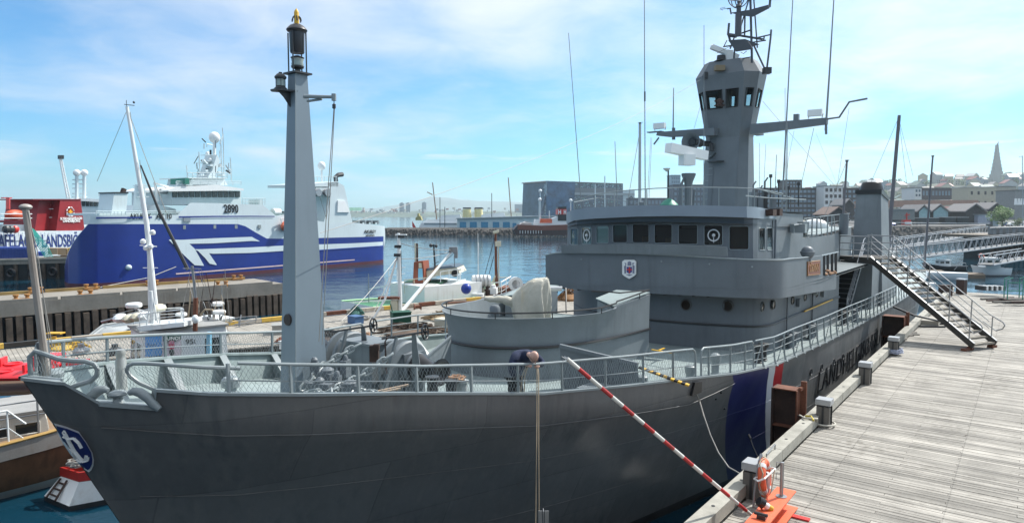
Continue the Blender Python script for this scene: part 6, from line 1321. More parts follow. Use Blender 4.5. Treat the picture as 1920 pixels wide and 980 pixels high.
def dinghy():
 B1,B2,B3=G(83,938,0),G(130,958,0),G(235,938,0);B4=B1+(B3-B2);T1,T2,T3=R(114,892,B1.y+.45),R(148,903,B2.y+.45),R(225,893,B3.y-.2);T4=T1+(T3-T2);c=(B1+B3)/2
 o=thing('work_float',c,'small white work float with red rim, flared sides and a ladder, under the anchor shield','float');up=Vector((0,0,1))
 B=[B1,B2,B3,B4];T=[T1,T2,T3,T4];b=MB();b.grid([[v+up*.14 for v in B],T],False,True);b.build('hull',white,o);b=MB();b.grid([[v-up*.3 for v in B],[v+up*.14 for v in B]],False,True);b.build('boot_top',darkm,o)
 b=MB();m_=sum(T,Vector())/4;b.grid([T,[m_+(v-m_)*1.04+up*.02 for v in T],[m_+(v-m_)*1.02+up*.26 for v in T],[m_+(v-m_)*.9+up*.27 for v in T],[m_+(v-m_)*.86+up*.1 for v in T]],False,True);b.build('red_rim',mat('float_red',(.42,.025,.02),.5,var=.2,streak=(.25,.05,.04),amt=.5),o);b=MB();b.poly([v+up*.1 for v in T]);b.build('deck',mat('float_deck',(.2,.07,.05),.8),o)
 A,C=T1.lerp(T2,.2),T1.lerp(T2,.55);D,E=B1.lerp(B2,.25)+up*.2,B1.lerp(B2,.6)+up*.2;b=MB();nn=Vector((-.05,-.08,.0));b.tube([A+nn,D+nn],.03,6);b.tube([C+nn,E+nn],.03,6)
 for k in(.2,.5,.8):b.tube([A.lerp(D,k)+nn,C.lerp(E,k)+nn],.025,6)
 b.build('boarding_ladder',rust_dk,o);b=MB();b.tube([m_+up*.1,m_+up*.6],.05,6);b.build('post',redm,o)
 coil(m_+up*.28+Vector((-.3,0,0)),.32,7,ropeg,'grey rope coil lying on the small red and white float',th=.02)
dinghy()
# puffin tour boat
def puffin():
 Y=22.5;p=px2(340,Y+2.6);M=boatM((p.x,p.y),PANG+pi*1.0);I=M.inverted()
 o,M=boat('tour_boat',M,9.5,3.2,'small passenger boat with blue and puffin signboards and number 950, behind the far ship rail','boat',white,mat('grey_roof',(.3,.3,.29)),2.0,1.4,1.5,.8,band=bluem)
 def board(x0,y0,x1,y1,Yd,m,nm='signboard'):
  P=[R(x0,y1,Yd),R(x1,y1-2,Yd+.35),R(x1,y0-2,Yd+.35),R(x0,y0,Yd)];b=MB();b.plate(P,.05);b.plate(P[::-1],.02);return b.build(nm,m,o),P
 s1,P=board(273,628,303,668,Y,mat('sign_blue',(.07,.22,.50),.5,var=.1));b=MB();put_text(b,'Tours',P[0].lerp(P[3],.5)+Vector((.08,-.08,0)),P[1]-P[0],(0,0,1),.1,.01,width=.3);b.build('sign_lettering',darkm,s1)
 s2,P=board(305,628,339,668,Y-.02,mat('sign_pink',(.62,.55,.62),.5,var=.1))
 u=(P[1]-P[0]).normalized();v=Vector((0,0,1));w=u.cross(v)
 def blob(cx,cy_,rx,ry,m,nm,dz=.065):b=MB();c=P[0]+u*cx+v*cy_+w*dz;b.add([c]+[c+u*rx*cos(a*pi/8)+v*ry*sin(a*pi/8)for a in range(16)],[(0,1+a,1+(a+1)%16)for a in range(16)]);b.build(nm,m,s2)
 blob(.27,.36,.10,.13,mat('sign_red',(.55,.05,.12),.5),'puffin_mark');blob(.27,.52,.12,.10,mat('sign_rose',(.6,.2,.3),.5),'puffin_mark',.07);blob(.27,.14,.08,.12,darkm,'puffin_mark',.068);blob(.17,.52,.03,.04,darkm,'puffin_mark',.075);blob(.37,.52,.03,.04,darkm,'puffin_mark',.075)
 b=MB();b.box(P[3].lerp(P[2],.5)+Vector((0,.0,-.10)),((P[1]-P[0]).length,.14,.16),rz=atan2(u.y,u.x));b.build('sign_header',mat('header_green',(.02,.07,.05),.5),s2)
 b=MB();put_text(b,'LUNDI',P[3]+u*.06+Vector((.03,-.10,-.155)),u,v,.11,.01,width=.48,bold=.01);b.build('sign_lettering',white_cl,s2)
 s3,P=board(340,628,384,668,Y,white_cl,'cabin_side');b=MB();put_text(b,'950',P[0].lerp(P[3],.62)+u*.14-v*.02+Vector((.03,-.08,0)),u,v,.17,.01,width=.38,bold=.01);b.build('sign_lettering',darkm,s3)
 c=I@R(330,650,Y+2.8);ca=cabin(o,M,c.x-1.5,c.x+1.5,2.0,1.2,I.translation.z*0+R(330,626,Y+.8).z,white,mat('grey_roof',(.3,.3,.29)),3)
 b=MB();b.bar(R(392,668,Y),R(392,622,Y),.14,.12);b.build('blue_panel',mat('sky_blue',(.18,.45,.62),.5),o)
 b=MB();P=[R(255,612,Y+1),R(345,604,Y+1),R(345,612,Y+1.),R(262,621,Y+1)];b.extr(P,(0,1.4,0));b.build('flybridge',white,o)
 ib=lambda pts:[I@R(*q)for q in pts]
 brail(o,M,ib([(262,612,Y+1),(300,607,Y+1),(345,602,Y+1),(340,598,Y+2.2),(300,600,Y+2.4)]),.42,white,.5,(.5,),.022)
 b=MB();b.tube([R(286,606,Y+1.2),R(283,545,Y+1.2)],[.08,.06],8);b.tube([R(275,612,Y+1.2),R(283,548,Y+1.2)],.025,6);b.tube([R(296,606,Y+1.2),R(284,548,Y+1.2)],.025,6);b.build('mast',white,o)
 radome(o,I.inverted(),I@R(251,576,Y+1.5),.27);b=MB();b.tube([R(251,577,Y+1.5),R(282,588,Y+1.2)],.02,5);b.tube([R(256,577,Y+1.5),R(276,600,Y+1.2)],.02,5);b.build('radome_bracket',white,o)
 for x,y,m in((226,596,white),(243,597,creamm),(258,594,creamm),(272,592,white),(298,578,creamm)):b=MB();b.sph(R(x,y,Y+2),.28,(1.3,.8,.6),10,6);b.build('sail_bundle',m,o)
 b=MB();b.tube([R(190,603,Y+2),R(310,572,Y+2.4)],.05,6);b.build('boom',galv,o)
puffin()
def smallboat(px_,Y,L,B,label,hm,ang,cab=True,band=None,zb=1.1,h=1.1,rad=False,x0=-.6,x1=1.0,group=None,cm=None,mast_h=1.6,zm=.7):
 p=px2(px_,Y);o,M=boat('motor_boat',boatM((p.x,p.y),ang),L,B,label,'boat',hm,mat('boat_deck_grey',(.4,.42,.42),.6),zb,zm,.75,.8,band=band,group=group)
 if cab:cabin(o,M,x0,x1,B*.7,zm-.1,zm+h,cm or white,white,2)
 if rad:radome(o,M,(0,0,zm+h+.25),.25);b=MB(M);b.tube([(0,0,zm+h),(0,0,zm+h+.26)],.05,6);b.build('radome_bracket',white,o)
 if mast_h:mastb(o,M,(x0+.2,0,zm+h),mast_h,.03,galv)
 brail(o,M,[(L*.1,-B*.42,zm+.05),(L*.35,-B*.3,zm+.25),(L*.47,0,zb),(L*.35,B*.3,zm+.25),(L*.1,B*.42,zm+.05)],.45,galv,.8,(),.014)
 return o,M
o,M=smallboat(207,35,4.2,2.4,'small white boat lying beyond the plank pier just left of the tall leaning mast',white,PANG+.3,cab=False,mast_h=0,zb=2.3,zm=2.1)
o,M=smallboat(412,34,5.0,2.5,'white motor boat with two stacked radomes beside the black furled sail',white,PANG+3.3,h=.75,rad=False,zb=2.3,zm=2.0,x0=-.2)
radome(o,Matrix.Identity(4),R(408,573,26.5),.25);b=MB();b.tube([R(400,610,26.5),R(403,576,26.5)],.03,6);b.tube([R(414,610,26.5),R(410,576,26.5)],.03,6);b.build('antenna_arch',galv,o);radome(o,Matrix.Identity(4),R(411,588,26.),.24)
for k,(x,y)in enumerate(((340,592),)):radome(o,Matrix.Identity(4),R(x,y,25),.2)
b=MB();
for a in range(3):b.tube([R(425,612-a*7,28),R(455,606-a*6,28.5),R(482,598-a*3,29),R(478,606-a*3,29.6),R(440,614-a*7,29.5)],.015,5)
b.tube([R(448,612,28.4),R(452,590,28.6)],.03,5);b.build('pulpit',galv,o)
b=MB();b.tube([R(360,498,24),R(363,520,24),R(367,560,24)],.05,8);b.tube([R(343,503,24),R(377,504,24)],.015,5);m1=b.build('work_mast',galv,None,'grey mast with a rusty foot and thin crosspiece standing behind the number board','mast')
b=MB();b.tube([R(367,558,24),R(366,620,24)],.085,8);b.build('mast_foot',rustm,m1)
for dx,dy,ex in((358,502,340),(364,502,385),(377,504,400),(372,503,398)):b=MB();b.tube([R(dx,dy,24),R(ex,590,24.5)],.01,4);b.build('stay_wire',ropeg,m1)
b=MB();b.sph(R(366,598,23.6),.12,(1,1,1.3),10,6);b.build('float',white,m1)
ym=thing('sailing_yacht',R(295,640,30),'sailing yacht with a very tall white mast leaning left and a black furled stay','sailing boat')
Y=28.
b=MB();b.tube([R(298,640,Y),R(275,420,Y),R(238,200,Y)],[.12,.10,.06],10);mm_=b.build('mast',white,ym)
for pts in([(240,202),(182,340)],[(244,210),(283,500)],[(238,202),(312,400)],[(262,300),(283,520)]):b=MB();b.tube([R(x,y,Y+.5*i)for i,(x,y)in enumerate(pts)],.012,4);b.build('stay_wire',ropeg,mm_)
b=MB();b.tube([R(264,310,Y),R(300,400,Y-.4),R(352,505,Y-.9)],[.03,.06,.075],7);b.build('furled_stay',blackm,mm_)
b=MB();b.tube([R(233,196,Y),R(252,198,Y)],.015,5);b.tube([R(237,200,Y),R(237,188,Y)],.012,5);b.lathe(R(251,194,Y),[(.03,0),(.05,.05),(0,.1)],8);b.build('wind_vane',darkm,mm_)
for x,y in((268,453),(274,465),(282,462),(286,436)):b=MB();b.lathe(R(x,y,Y-.2),[(.06,-.1),(.11,-.05),(.11,.05),(.04,.12)],10);b.build('mast_light',white,mm_)
b=MB();b.tube([R(262,460,Y),R(294,462,Y)],.02,5);b.tube([R(278,468,Y),R(281,620,Y)],.05,8);b.tube([R(268,502,Y),R(296,502,Y)],.015,5);b.build('spreader',white,mm_)
M=boatM(px2(290,Y),PANG+.1);o2=ym;rows=hullform(10,3,1.4,1.1,1.0,.5);b=MB(M)
for sd in(-1,1):b.grid([[Vector((x,sd*y,z))for x,y,z in r]for r in rows])
b.build('hull',white,ym);b=MB(M);b.grid([[Vector((r[0][0],-r[0][1],r[0][2]-.05)),Vector((r[0][0],r[0][1],r[0][2]-.05))]for r in rows],False);b.build('deck',creamm,ym)
# fishing boat behind the gun platform (green and white) with derrick
def fisher():
 Y=44;p=px2(802,Y);M=boatM((p.x,p.y),PANG+.05);I=M.inverted()
 lg=mat('pale_green',(.35,.62,.35),.5,var=.15);o,M=boat('fishing_boat',M,10.5,4.6,'white and green fishing boat with a rusty red funnel, tall white mast and raised derrick','boat',white,mat('green_deck',(.05,.2,.1),.6),3.2,2.4,2.6,.8,band=lg,rim=lg)
 def pt(x,y,d=0.):return R(x,y,Y+d)
 b=MB(M);q=I@pt(840,545,0);b.prism([(q.x-2.6,-1.9),(q.x+2.0,-1.9),(q.x+2.0,1.9),(q.x-2.6,1.9)],1.5,pt(0,530).z);b.build('deckhouse',white,o)
 b=MB();b.extr([pt(819,561),pt(860,556),pt(860,529),pt(831,533)],(.3,2.4,0));b.build('deckhouse',white,o)
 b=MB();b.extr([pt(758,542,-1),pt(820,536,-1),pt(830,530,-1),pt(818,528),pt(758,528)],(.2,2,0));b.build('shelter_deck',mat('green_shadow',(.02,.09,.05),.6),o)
 b=MB();b.extr([pt(774,532,-.4),pt(797,532,-.4),pt(793,489,-.4),pt(776,491,-.4)],(.25,1.0,0));f=b.build('funnel',mat('funnel_rust',(.26,.07,.035),.6,var=.35),o)
 b=MB();b.extr([pt(784,526,-.47),pt(793,524,-.47),pt(792,503,-.47),pt(784,503,-.47)],(0,.02,0));b.build('funnel_panel',mat('sky_blue',(.18,.45,.62)),f)
 b=MB();b.extr([pt(785,502,-.47),pt(791,502,-.47),pt(790,493,-.47),pt(785,493,-.47)],(0,.02,0));b.build('funnel_badge',creamm,f)
 for x in(779,782.5):b=MB();b.tube([pt(x,490),pt(x-.3,458),pt(x-1,456)],.06,7);b.build('exhaust_pipe',rust_dk if x>780 else creamm,f)
 b=MB();b.extr([pt(798,520),pt(862,512),pt(856,501),pt(800,506)],(.3,2.2,0));b.build('wheelhouse_top',creamm,o)
 b=MB();b.extr([pt(800,507,-.1),pt(857,501,-.1),pt(845,498),pt(800,503)],(.3,2.4,0));b.build('wheelhouse_roof',mat('roof_dark',(.05,.08,.11),.5),o)
 b=MB();b.lathe(pt(853,512,-.3),[(.22,0),(.22,.2),(.12,.21)],12,axis=(0,-1,0));b.build('searchlight',blackm,o)
 ib=lambda pts:[I@pt(*q)for q in pts]
 brail(o,M,ib([(758,550,-1.2),(795,546,-1.2),(818,545,-1.2)]),.85,creamm,.6,(.5,),.03)
 brail(o,M,ib([(826,531,-.6),(858,526,-.6),(866,524,1)]),.75,white,.5,(.5,),.03)
 brail(o,M,ib([(692,580,-1),(720,575,-1.5),(755,566,-1.5)]),1.3,white,.8,(.3,.6),.03)
 brail(o,M,ib([(729,528,0),(760,524,0)]),.8,white,.5,(.5,),.03)
 Yd=Y-7
 b=MB();b.tube([R(751,640,Yd),R(750,560,Yd),R(747,437,Yd)],[.13,.12,.08],10);ms=b.build('mast',white,o)
 for x,y in((752,443),(746,462),(745,478)):b=MB();b.box(R(x,y,Yd),(.35,.2,.16));b.build('mast_light',darkm,ms)
 b=MB();b.box(R(752,440,Yd),(.6,.25,.06));b.build('mast_shelf',white,ms)
 b=MB();b.tube([R(752,585,Yd),R(845,473,Yd+4)],[.11,.07],8);dr=b.build('derrick',white,o)
 b=MB();b.tube([R(782,550,Yd+1.3),R(822,500,Yd+3)],.105,8);b.build('rusty_band',mat('pale_rust',(.35,.17,.06),.7,var=.4),dr)
 b=MB();b.box(R(850,468,Yd+4),(.5,.3,.35));b.box(R(855,476,Yd+4),(.2,.2,.5));b.build('derrick_head',galv,dr)
 for P in([(747,455,Yd),(850,468,Yd+4)],[(747,485,Yd),(846,471,Yd+4)],[(746,480,Yd),(640,602,Yd-6)],[(746,482,Yd),(690,605,Yd-4)],[(752,470,Yd),(753,580,Yd)],[(812,500,Yd+3),(855,470,Yd+4)],[(852,475,Yd+4),(852,500,Yd+4)]):b=MB();b.tube(sag(R(*P[0]),R(*P[1]),.15,6),.018,4);b.build('rigging_wire',darkm,ms)
 b=MB();b.tube([R(744,482,Yd),R(722,560,Yd-.6),R(694,608,Yd-1)],.06,6);b.build('mast_leg',white,ms)
 b=MB();b.bar(R(740,610,Yd),R(740,562,Yd),.55,.35);b.box(R(742,590,Yd-.1),(.6,.3,.5));w=b.build('mast_winch',creamm,o)
 b=MB();b.box(R(730,558,Yd-.1),(1.15,.5,.12));b.build('winch_top',rustm,w)
 b=MB();b.lathe(R(776,575,Yd),[(.2,0),(.1,.1),(.1,.3),(.2,.4)],12,axis=(1,.3,0));b.build('line_drum',rustm,w)
 b=MB();b.tube([pt(816,506),pt(813,458)],.06,6);b.tube([pt(808,462),pt(818,459)],.03,5);b.tube([pt(814,493),pt(823,491)],.03,5);b.sph(pt(808,460),.12);b.sph(pt(818,461),.1);b.build('light_mast',darkm,o)
 b=MB();b.sph(R(874,541,Y-4),.31,(1,1,1.05),14,9);b.build('blue_buoy',mat('buoy_blue',(.008,.04,.3),.35),o)
fisher()
def fisher2():
 Y=47;p=px2(935,Y);M=boatM((p.x,p.y),PANG+.1);I=M.inverted()
 o,M=boat('fishing_boat',M,12,4.0,'rusty brown fishing boat with a white liferaft drum and brown mast behind the covered gun','boat',mat('rusty_white',(.5,.45,.38),.6,var=.3,streak=RUST,amt=.9),mat('grey_roof',(.3,.3,.29)),3.2,2.3,2.5,.8,rim=rustm)
 pt=lambda x,y,d=0.:R(x,y,Y+d)
 b=MB();b.lathe(pt(884,527,-2),[(0,0),(.38,.05),(.42,.2),(.42,1.1),(.38,1.25),(0,1.3)],14,axis=(1,.2,0));c=b.build('liferaft_drum',white,o)
 b=MB()
 for k in range(4):b.lathe(pt(884,527,-2)+Vector((.25+k*.25,.05*k,0)),[(.425,0),(.44,.02),(.44,.05),(.425,.07)],14,axis=(1,.2,0))
 b.build('drum_strap',galv,c)
 for x,y,s,m in((884,548,.5,rust_dk),(895,545,.6,mat('brown_gear',(.15,.09,.06),.8,var=.5)),(906,550,.45,creamm),(915,548,.5,rust_dk),(925,545,.5,white),(897,558,.6,darkm)):b=MB();b.box(pt(x,y,-2),(s,s,s*.8),rz=x);b.lathe(pt(x,y-4,-2),[(s*.35,0),(s*.3,s*.5),(0,s*.6)],8);b.build('deck_winch',m,o)
 b=MB();b.extr([pt(840,556,-3),pt(905,560,-3),pt(905,551,-3),pt(850,549,-3)],(.3,2.2,0));b.build('deckhouse',white,o)
 ib=lambda pts:[I@pt(*q)for q in pts]
 brail(o,M,ib([(905,560,-1),(940,556,-1),(958,545,0)]),1.0,white,.5,(.35,.7),.035)
 b=MB();b.tube([pt(932,556),pt(930,500),pt(929,432)],[.13,.1,.07],8);ms=b.build('mast',rustm,o)
 b=MB();b.tube([pt(936,548),pt(934,455)],.05,6);b.tube([pt(925,436),pt(935,433)],.12,6);b.box(pt(934,457),(.4,.3,.35));b.tube([pt(931,520),pt(955,520),pt(957,530)],.04,6);b.tube([pt(933,545),pt(918,545),pt(928,520),pt(931,515)],.1,6);b.build('mast_ladder',creamm,ms)
 for P in([(929,440),(905,530)],[(926,480),(910,540)]):b=MB();b.tube([pt(*P[0]),pt(*P[1])],.02,4);b.build('rigging_wire',darkm,ms)
 b=MB();b.tube([pt(897,535),pt(896.5,470),pt(896,437)],[.05,.03,.015],6);b.tube([pt(897,480),pt(896.8,455)],.05,6);b.build('whip_antenna',white,o)
 b=MB();b.lathe(pt(966,532),[(.5,0),(.5,.2),(.3,.22),(.3,0)],18,axis=(.3,-1,0));b.build('net_hauler',white,o)
 b=MB();b.extr([pt(935,556),pt(990,550),pt(990,538),pt(935,540)],(.3,2,0));b.build('bulwark',rustm,o)
fisher2()
o,M=smallboat(700,43,5.5,2.2,'small grey open boat with a rail frame moored off the pier right of the foremast',galv,PANG,zb=1.6,zm=1.3,h=.9,mast_h=2)
def clutter():
 Y=26;o=thing('net_boat',px2(395,Y),'rigging and posts of a small workboat crowded behind the number board','workboat');rr=random.Random(15)
 M=boatM(px2(400,Y+1),PANG);rows=hullform(6,2.2,2.2,1.7,1.8,.8);b=MB(M)
 for sd in(-1,1):b.grid([[Vector((x,sd*y,z))for x,y,z in r]for r in rows])
 b.build('hull',darkm,o);b=MB(M);b.grid([[Vector((r[0][0],-r[0][1],r[0][2]-.05)),Vector((r[0][0],r[0][1],r[0][2]-.05))]for r in rows],False);b.build('deck',rust_dk,o)
 for k in range(16):
  x0=rr.uniform(352,424);y0=rr.uniform(505,575);x1=x0+rr.uniform(-22,22);b=MB();b.tube([R(x0,y0,Y),R(x1,rr.uniform(605,640),Y+rr.uniform(-.5,.8))],rr.choice([.01,.014,.03]),5);b.build('rigging_line',rr.choice([ropeg,white,rust_dk,ropem]),o)
 for k in range(9):b=MB();c_=R(rr.uniform(385,425),rr.uniform(588,628),Y+rr.uniform(0,1));b.sph(c_,rr.uniform(.1,.22),(1.2,1,.8),8,5);b.tube([c_,c_+Vector((rr.uniform(-.3,.3),0,rr.uniform(.2,.6)))],.03,5);b.build('deck_gear',rr.choice([white,darkm,rust_dk,creamm,galv]),o)
 b=MB();b.tube([R(375,640,Y),R(376,590,Y),R(384,580,Y),R(398,580,Y),R(402,590,Y)],.04,6);b.build('tube_arch',ropem,o)
 for i_,(x,off,sx,sy,sz,m,lab)in enumerate(((232,5.0,.6,.4,.35,darkm,'dark crate on the plank pier left of the signboards'),(470,3.6,.8,.5,.4,mat('crate_grey',(.3,.3,.28)),'grey crate on the plank pier just left of the foremast'),(615,3.2,.7,.5,.35,mat('crate_blue',(.05,.12,.25)),'blue crate on the plank pier right of the foremast'),(700,7.2,.9,.6,.4,creamm,'cream box among the nets behind the windlass'),(780,7.0,.8,.5,.45,redm,'small red box among the nets near the right handwheel'),(825,4.0,.7,.5,.4,mat('crate_grey',(.3,.3,.28)),'grey crate on the plank pier left of the gun platform'),(430,7.4,.5,.5,.3,white,'white tub on the plank pier behind the far rail'))):
  p=onp(x,off);b=MB();b.box(p+Vector((0,0,sz/2)),(sx,sy,sz),rz=x);b.box(p+Vector((0,0,sz+.02)),(sx+.05,sy+.05,.04),rz=x);b.build('crate',m,None,lab,'crate')
 for i_,(x,off,m,lab)in enumerate(((560,2,ropem,'tan rope coil on the plank pier behind the foremast'),(640,2.4,ropeg,'grey rope coil on the plank pier right of the foremast'),(560,7,mat('tan_rope',(.40,.24,.15)),'brown rope coil on the plank pier near the foremast foot'),(870,2.0,ropem,'tan rope coil on the plank pier beside the derrick foot'))):coil(onp(x,off,.02),.4,8,m,lab,th=.03,squash=.4)
clutter()
# ships and shores farther off
class Pl:
 """upright plane through two (pixel column, forward distance) anchors; n points away from us"""
 def __init__(s,x0,Y0,x1,Y1):
  a=px2(x0,Y0);c=px2(x1,Y1);a.z=c.z=0;s.a=a;s.d=(c-a).normalized();s.n=Vector((-s.d.y,s.d.x,0))
  if s.n.y<0:s.n=-s.n
 def at(s,x,y,off=0.):
  r=ray(x,y);o=s.a+s.n*off;k=(o.dot(s.n))/(r.x*s.n.x+r.y*s.n.y);return Vector((r.x*k,r.y*k,CAMZ+r.z*k))
 def blk(s,nm,pts,m,par,off=0.,dep=6.,**kw):b=MB();b.extr([s.at(x,y,off)for x,y in pts],s.n*dep);return b.build(nm,m,par,**kw)
 def rect(s,nm,x0,y0,x1,y1,m,par,off=0.,dep=6.,**kw):return s.blk(nm,[(x0,y0),(x1,y0),(x1,y1),(x0,y1)],m,par,off,dep,**kw)
 def line(s,nm,pts,r,m,par,off=0.,n=5):b=MB();b.tube([s.at(x,y,off)for x,y in pts],r,n);return b.build(nm,m,par)
 def wins(s,x0,y0,x1,y1,nx,ny,m,par,off=-.06,fx=.6,fy=.55,stuff=True,nm='windows',dep=.08):
  b=MB();last=None
  for i in range(nx):
   for j in range(ny):
    a=lerp(x0,x1,(i+(1-fx)/2)/nx);c=lerp(x0,x1,(i+(1+fx)/2)/nx);e=lerp(y0,y1,(j+(1-fy)/2)/ny);f=lerp(y0,y1,(j+(1+fy)/2)/ny)
    if not stuff:b=MB()
    b.extr([s.at(a,e,off),s.at(c,e,off),s.at(c,f,off),s.at(a,f,off)],s.n*dep)
    if not stuff:last=b.build('window',m,par)
  return b.build(nm,m,par,kind='stuff')if stuff else last
 def text(s,txt,x0,y0,x1,y1,h,m,par,off=-.08,bold=.0,nm='lettering'):
  b=MB();A=s.at(x0,y0,off+.03);B=s.at(x1,y1,off+.03);u=B-A;v=Vector((0,0,1));sg=1 if u.x>0 else-1
  put_text(b,txt,A,u,v,h,.03,width=u.length,bold=bold);return b.build(nm,m,par)
blue_h=mat('trawler_blue',(.007,.026,.20),.35,rust=.12,var=.2,scale=.2,bump=.1);pale_h=mat('trawler_white',(.60,.68,.70),.4,rust=.25,var=.08,scale=.2,streak=(.45,.5,.5),amt=.3);redb=mat('antifouling',(.075,.014,.025),.6,var=.2)
def trawler():
 K=Pl(125,70.7,720,112.);o=thing('trawler',K.at(400,470,6),'big blue and white stern trawler with number 2890 lying behind the concrete pier','trawler')
 wl=0.
 top=[(121,500),(124,485),(128,472),(135,458),(144,444),(156,430),(166,418),(170,404),(250,403.5),(333,403),(345,391),(357,380),(410,381),(493,384),(505,394),(517,404),(536,402),(617,418),(632,417),(661,417),(721,424),(721.9,430),(722.3,440)]
 bul=lambda x:interp([(121,6),(128,3.4),(150,1.6),(180,.6),(230,0),(700,0),(716,.3),(722.3,1.6)],x)
 xs=sorted(set([t[0]for t in top]+[180,195,210,280,440,580,690,705,712,717]));colm=[interp(top,x)for x in xs]
 def wlx(x):
  p=K.at(x,450,bul(x));return-1.0
 near=[];far=[]
 for x,yt in zip(xs,colm):
  P=K.at(x,yt,bul(x));row=[]
  for f in(1,.8,.6,.4,.25,.12,0):
   z=lerp(-1.0,P.z,f);row.append(Vector((P.x,P.y,z))+(K.n*(1-f)**3*2.2+K.d*(1-f)**3*-1.5)*(1 if x>690 else 0)*((x-690)/32 if x>690 else 0))
  near.append(row);w=12-2*bul(x);far.append([p+Vector((-.42,.907,0))*w for p in row])
 b=MB();b.grid(near);b.grid(far);b.grid([near[-1],far[-1]]);b.grid([near[0],far[0]]);hl=b.build('hull',pale_h,o)
 b=MB();b.grid([[r[0]-Vector((0,0,.3))for r in near],[r[0]-Vector((0,0,.3))for r in far]],False);b.build('deck',mat('green_deck2',(.12,.2,.18),.6),o)
 def paint(nm,pts,m,off=.05):
  T_=[(a,c)for a,c,d in pts];B_=[(a,d)for a,c,d in pts];X_=sorted(set([q[0]for q in pts]+[x for x in xs if pts[0][0]<x<pts[-1][0]]+[x for x in(125,126,130,132,138,141,148,152,160,163,170,175,185,190,220,240)if pts[0][0]<x<pts[-1][0]]));pts=[(x,interp(T_,x),interp(B_,x))for x in X_];b=MB();A=[K.at(x,a,bul(x)-off*1.8)for x,a,c in pts];B=[K.at(x,c,bul(x)-off*1.8)for x,a,c in pts];b.strip(A,B,True);return b.build(nm,m,hl)
 wy=lambda x:K.at(x,450,0)
 def yz(x,z):p=K.at(x,450,bul(x));p.z=z;return proj(p)[1]
 X=[121.3,124,128,135,144,156,166,174,200,250,330,400,446]
 paint('blue_topside',[(x,max(interp(top,x)+(1.2 if x<166 else 0),420 if x>165 else 0),yz(x,.45))for x in X]+[(460,424,yz(460,.45)),(480,436,yz(480,.45)),(497,446,yz(497,.8)),(560,447,yz(560,.8)),(600,446,yz(600,.8)),(722,443,yz(715,.8))][:0],blue_h)
 L1=[(446,420,0),(460,424,0),(480,436,0),(500,447,0),(545,447.5,0),(600,446,0),(660,444.5,0),(700,443.5,0),(712,443.2,0),(719,443,0)]
 paint('blue_topside',[(x,a,yz(x,.45))for x,a,c in L1],blue_h)
 paint('boot_top',[(x,yz(x,.45),yz(x,-.5))for x in X+[l[0]for l in L1[1:]]],redb)
 paint('white_line',[(x,yz(x,.95),yz(x,.78))for x in(330,400,446,500,560,600,640,665)],mat('pink_white',(.6,.45,.45),.5),.08)
 paint('blue_line',[(180,407,410),(250,406.5,409.5),(285,406,409)],blue_h,.06);paint('blue_line',[(335,405.5,408.5),(400,404.5,407),(470,404.5,406.5),(515,404.8,406.5)],blue_h,.06)
 paint('light_stripe',[(340,449.5,451),(350,449,457),(400,446.5,456),(472,443.8,451.5),(487,452,452.3)],pale_h,.09);paint('light_stripe',[(317,449,450),(342,449.5,475),(347,449.6,480),(365,466,497),(382,496.5,498)],pale_h,.1)
 paint('light_stripe',[(366,467,468),(376,467,473),(400,466,475.5),(470,463.5,474),(536,460,470),(600,458,468),(660,456,464.5),(718,453,460)],pale_h,.09);paint('light_stripe',[(370,468,469),(385,468.5,484),(393,476,494),(406,495,497)],pale_h,.1)
 paint('blue_line',[(536,470,471.5),(600,468,469.3),(718,460,461.2)],mat('mid_blue',(.05,.1,.4),.4),.1)
 K.text('AKUREY',243,410.5,283,410,.62,blackm,hl,-.09,.015);K.text('AK 10',293,410,322,410,.62,blackm,hl,-.09,.015);K.text('2890',420,398.5,447,398.8,1.05,blackm,hl,-.09,.02);K.text('AKUREY',683,437,705,437,.52,blackm,hl,-.09,.015);K.text('AKRANES',686,443,702,443,.28,blackm,hl,-.09,.01)
 for x,y in((346,426),(403,425),(443,425),(487,425)):K.rect('window',x-2.5,y-3.5,x+2.5,y+3.5,mat('port_grey',(.25,.28,.28),.3),hl,bul(x)-.12,.1)
 K.rect('fairlead',344,408,357,416,galv,hl,-.1,.1);K.rect('fairlead',251,467,275,472,darkm,hl,.0,.1)
 b=MB();b.sph(K.at(241,501,-.1),.35,(1,1,.9),10,6);b.build('thruster_mark',pale_h,hl)
 K.blk('superstructure',[(322,384),(452,384),(452,358),(322,358)],pale_h,o,2,8.5)
 K.blk('wheelhouse_roof',[(316,356),(333,350),(407,346.5),(457,354),(457,357),(316,359)],white_cl,o,1.2,9.5)
 wn=K.wins(323,357,451,371,12,1,glass_dk,o,1.9,.8,.8,False)
 K.blk('forward_house',[(186,404),(330,404),(330,392),(300,384),(290,398),(186,400)],pale_h,o,2.5,7)
 K.blk('top_house',[(357,347),(427,347),(420,334),(360,334)],pale_h,o,3,5);K.rect('top_deck',352,332.5,426,334.5,pale_h,o,2.5,6)
 K.blk('mast_tower',[(388,334),(404,334),(412,300),(407,290),(398,320)],pale_h,o,4,2.5)
 K.line('mast',[(402,335),(402,268)],.22,white_cl,o,5,8);b=MB();b.sph(K.at(402,258,5),.72,(1,1,1.05),14,9);b.build('radome',white_cl,o)
 for x,y in((391,290),(396,302),(408,302),(384,305),(415,312),(392,314)):K.rect('antenna_shelf',x-6,y,x+6,y+1,pale_h,o,4.5,1);b=MB();b.sph(K.at(x-2,y-2,4.8),.26,n=8,m=5);b.build('antenna',white_cl,o)
 for P in([(416,335),(414,262)],[(420,335),(419,270),(417,240)],[(412,270),(419,252)],[(434,340),(432,296)],[(375,333),(373,285)],[(352,345),(350,310)],[(380,308),(392,308)],[(398,272),(388,270),(388,276)],[(430,318),(434,318)],[(428,326),(434,326)]):K.line('mast_bar',P,.07,pale_h,o,4.6)
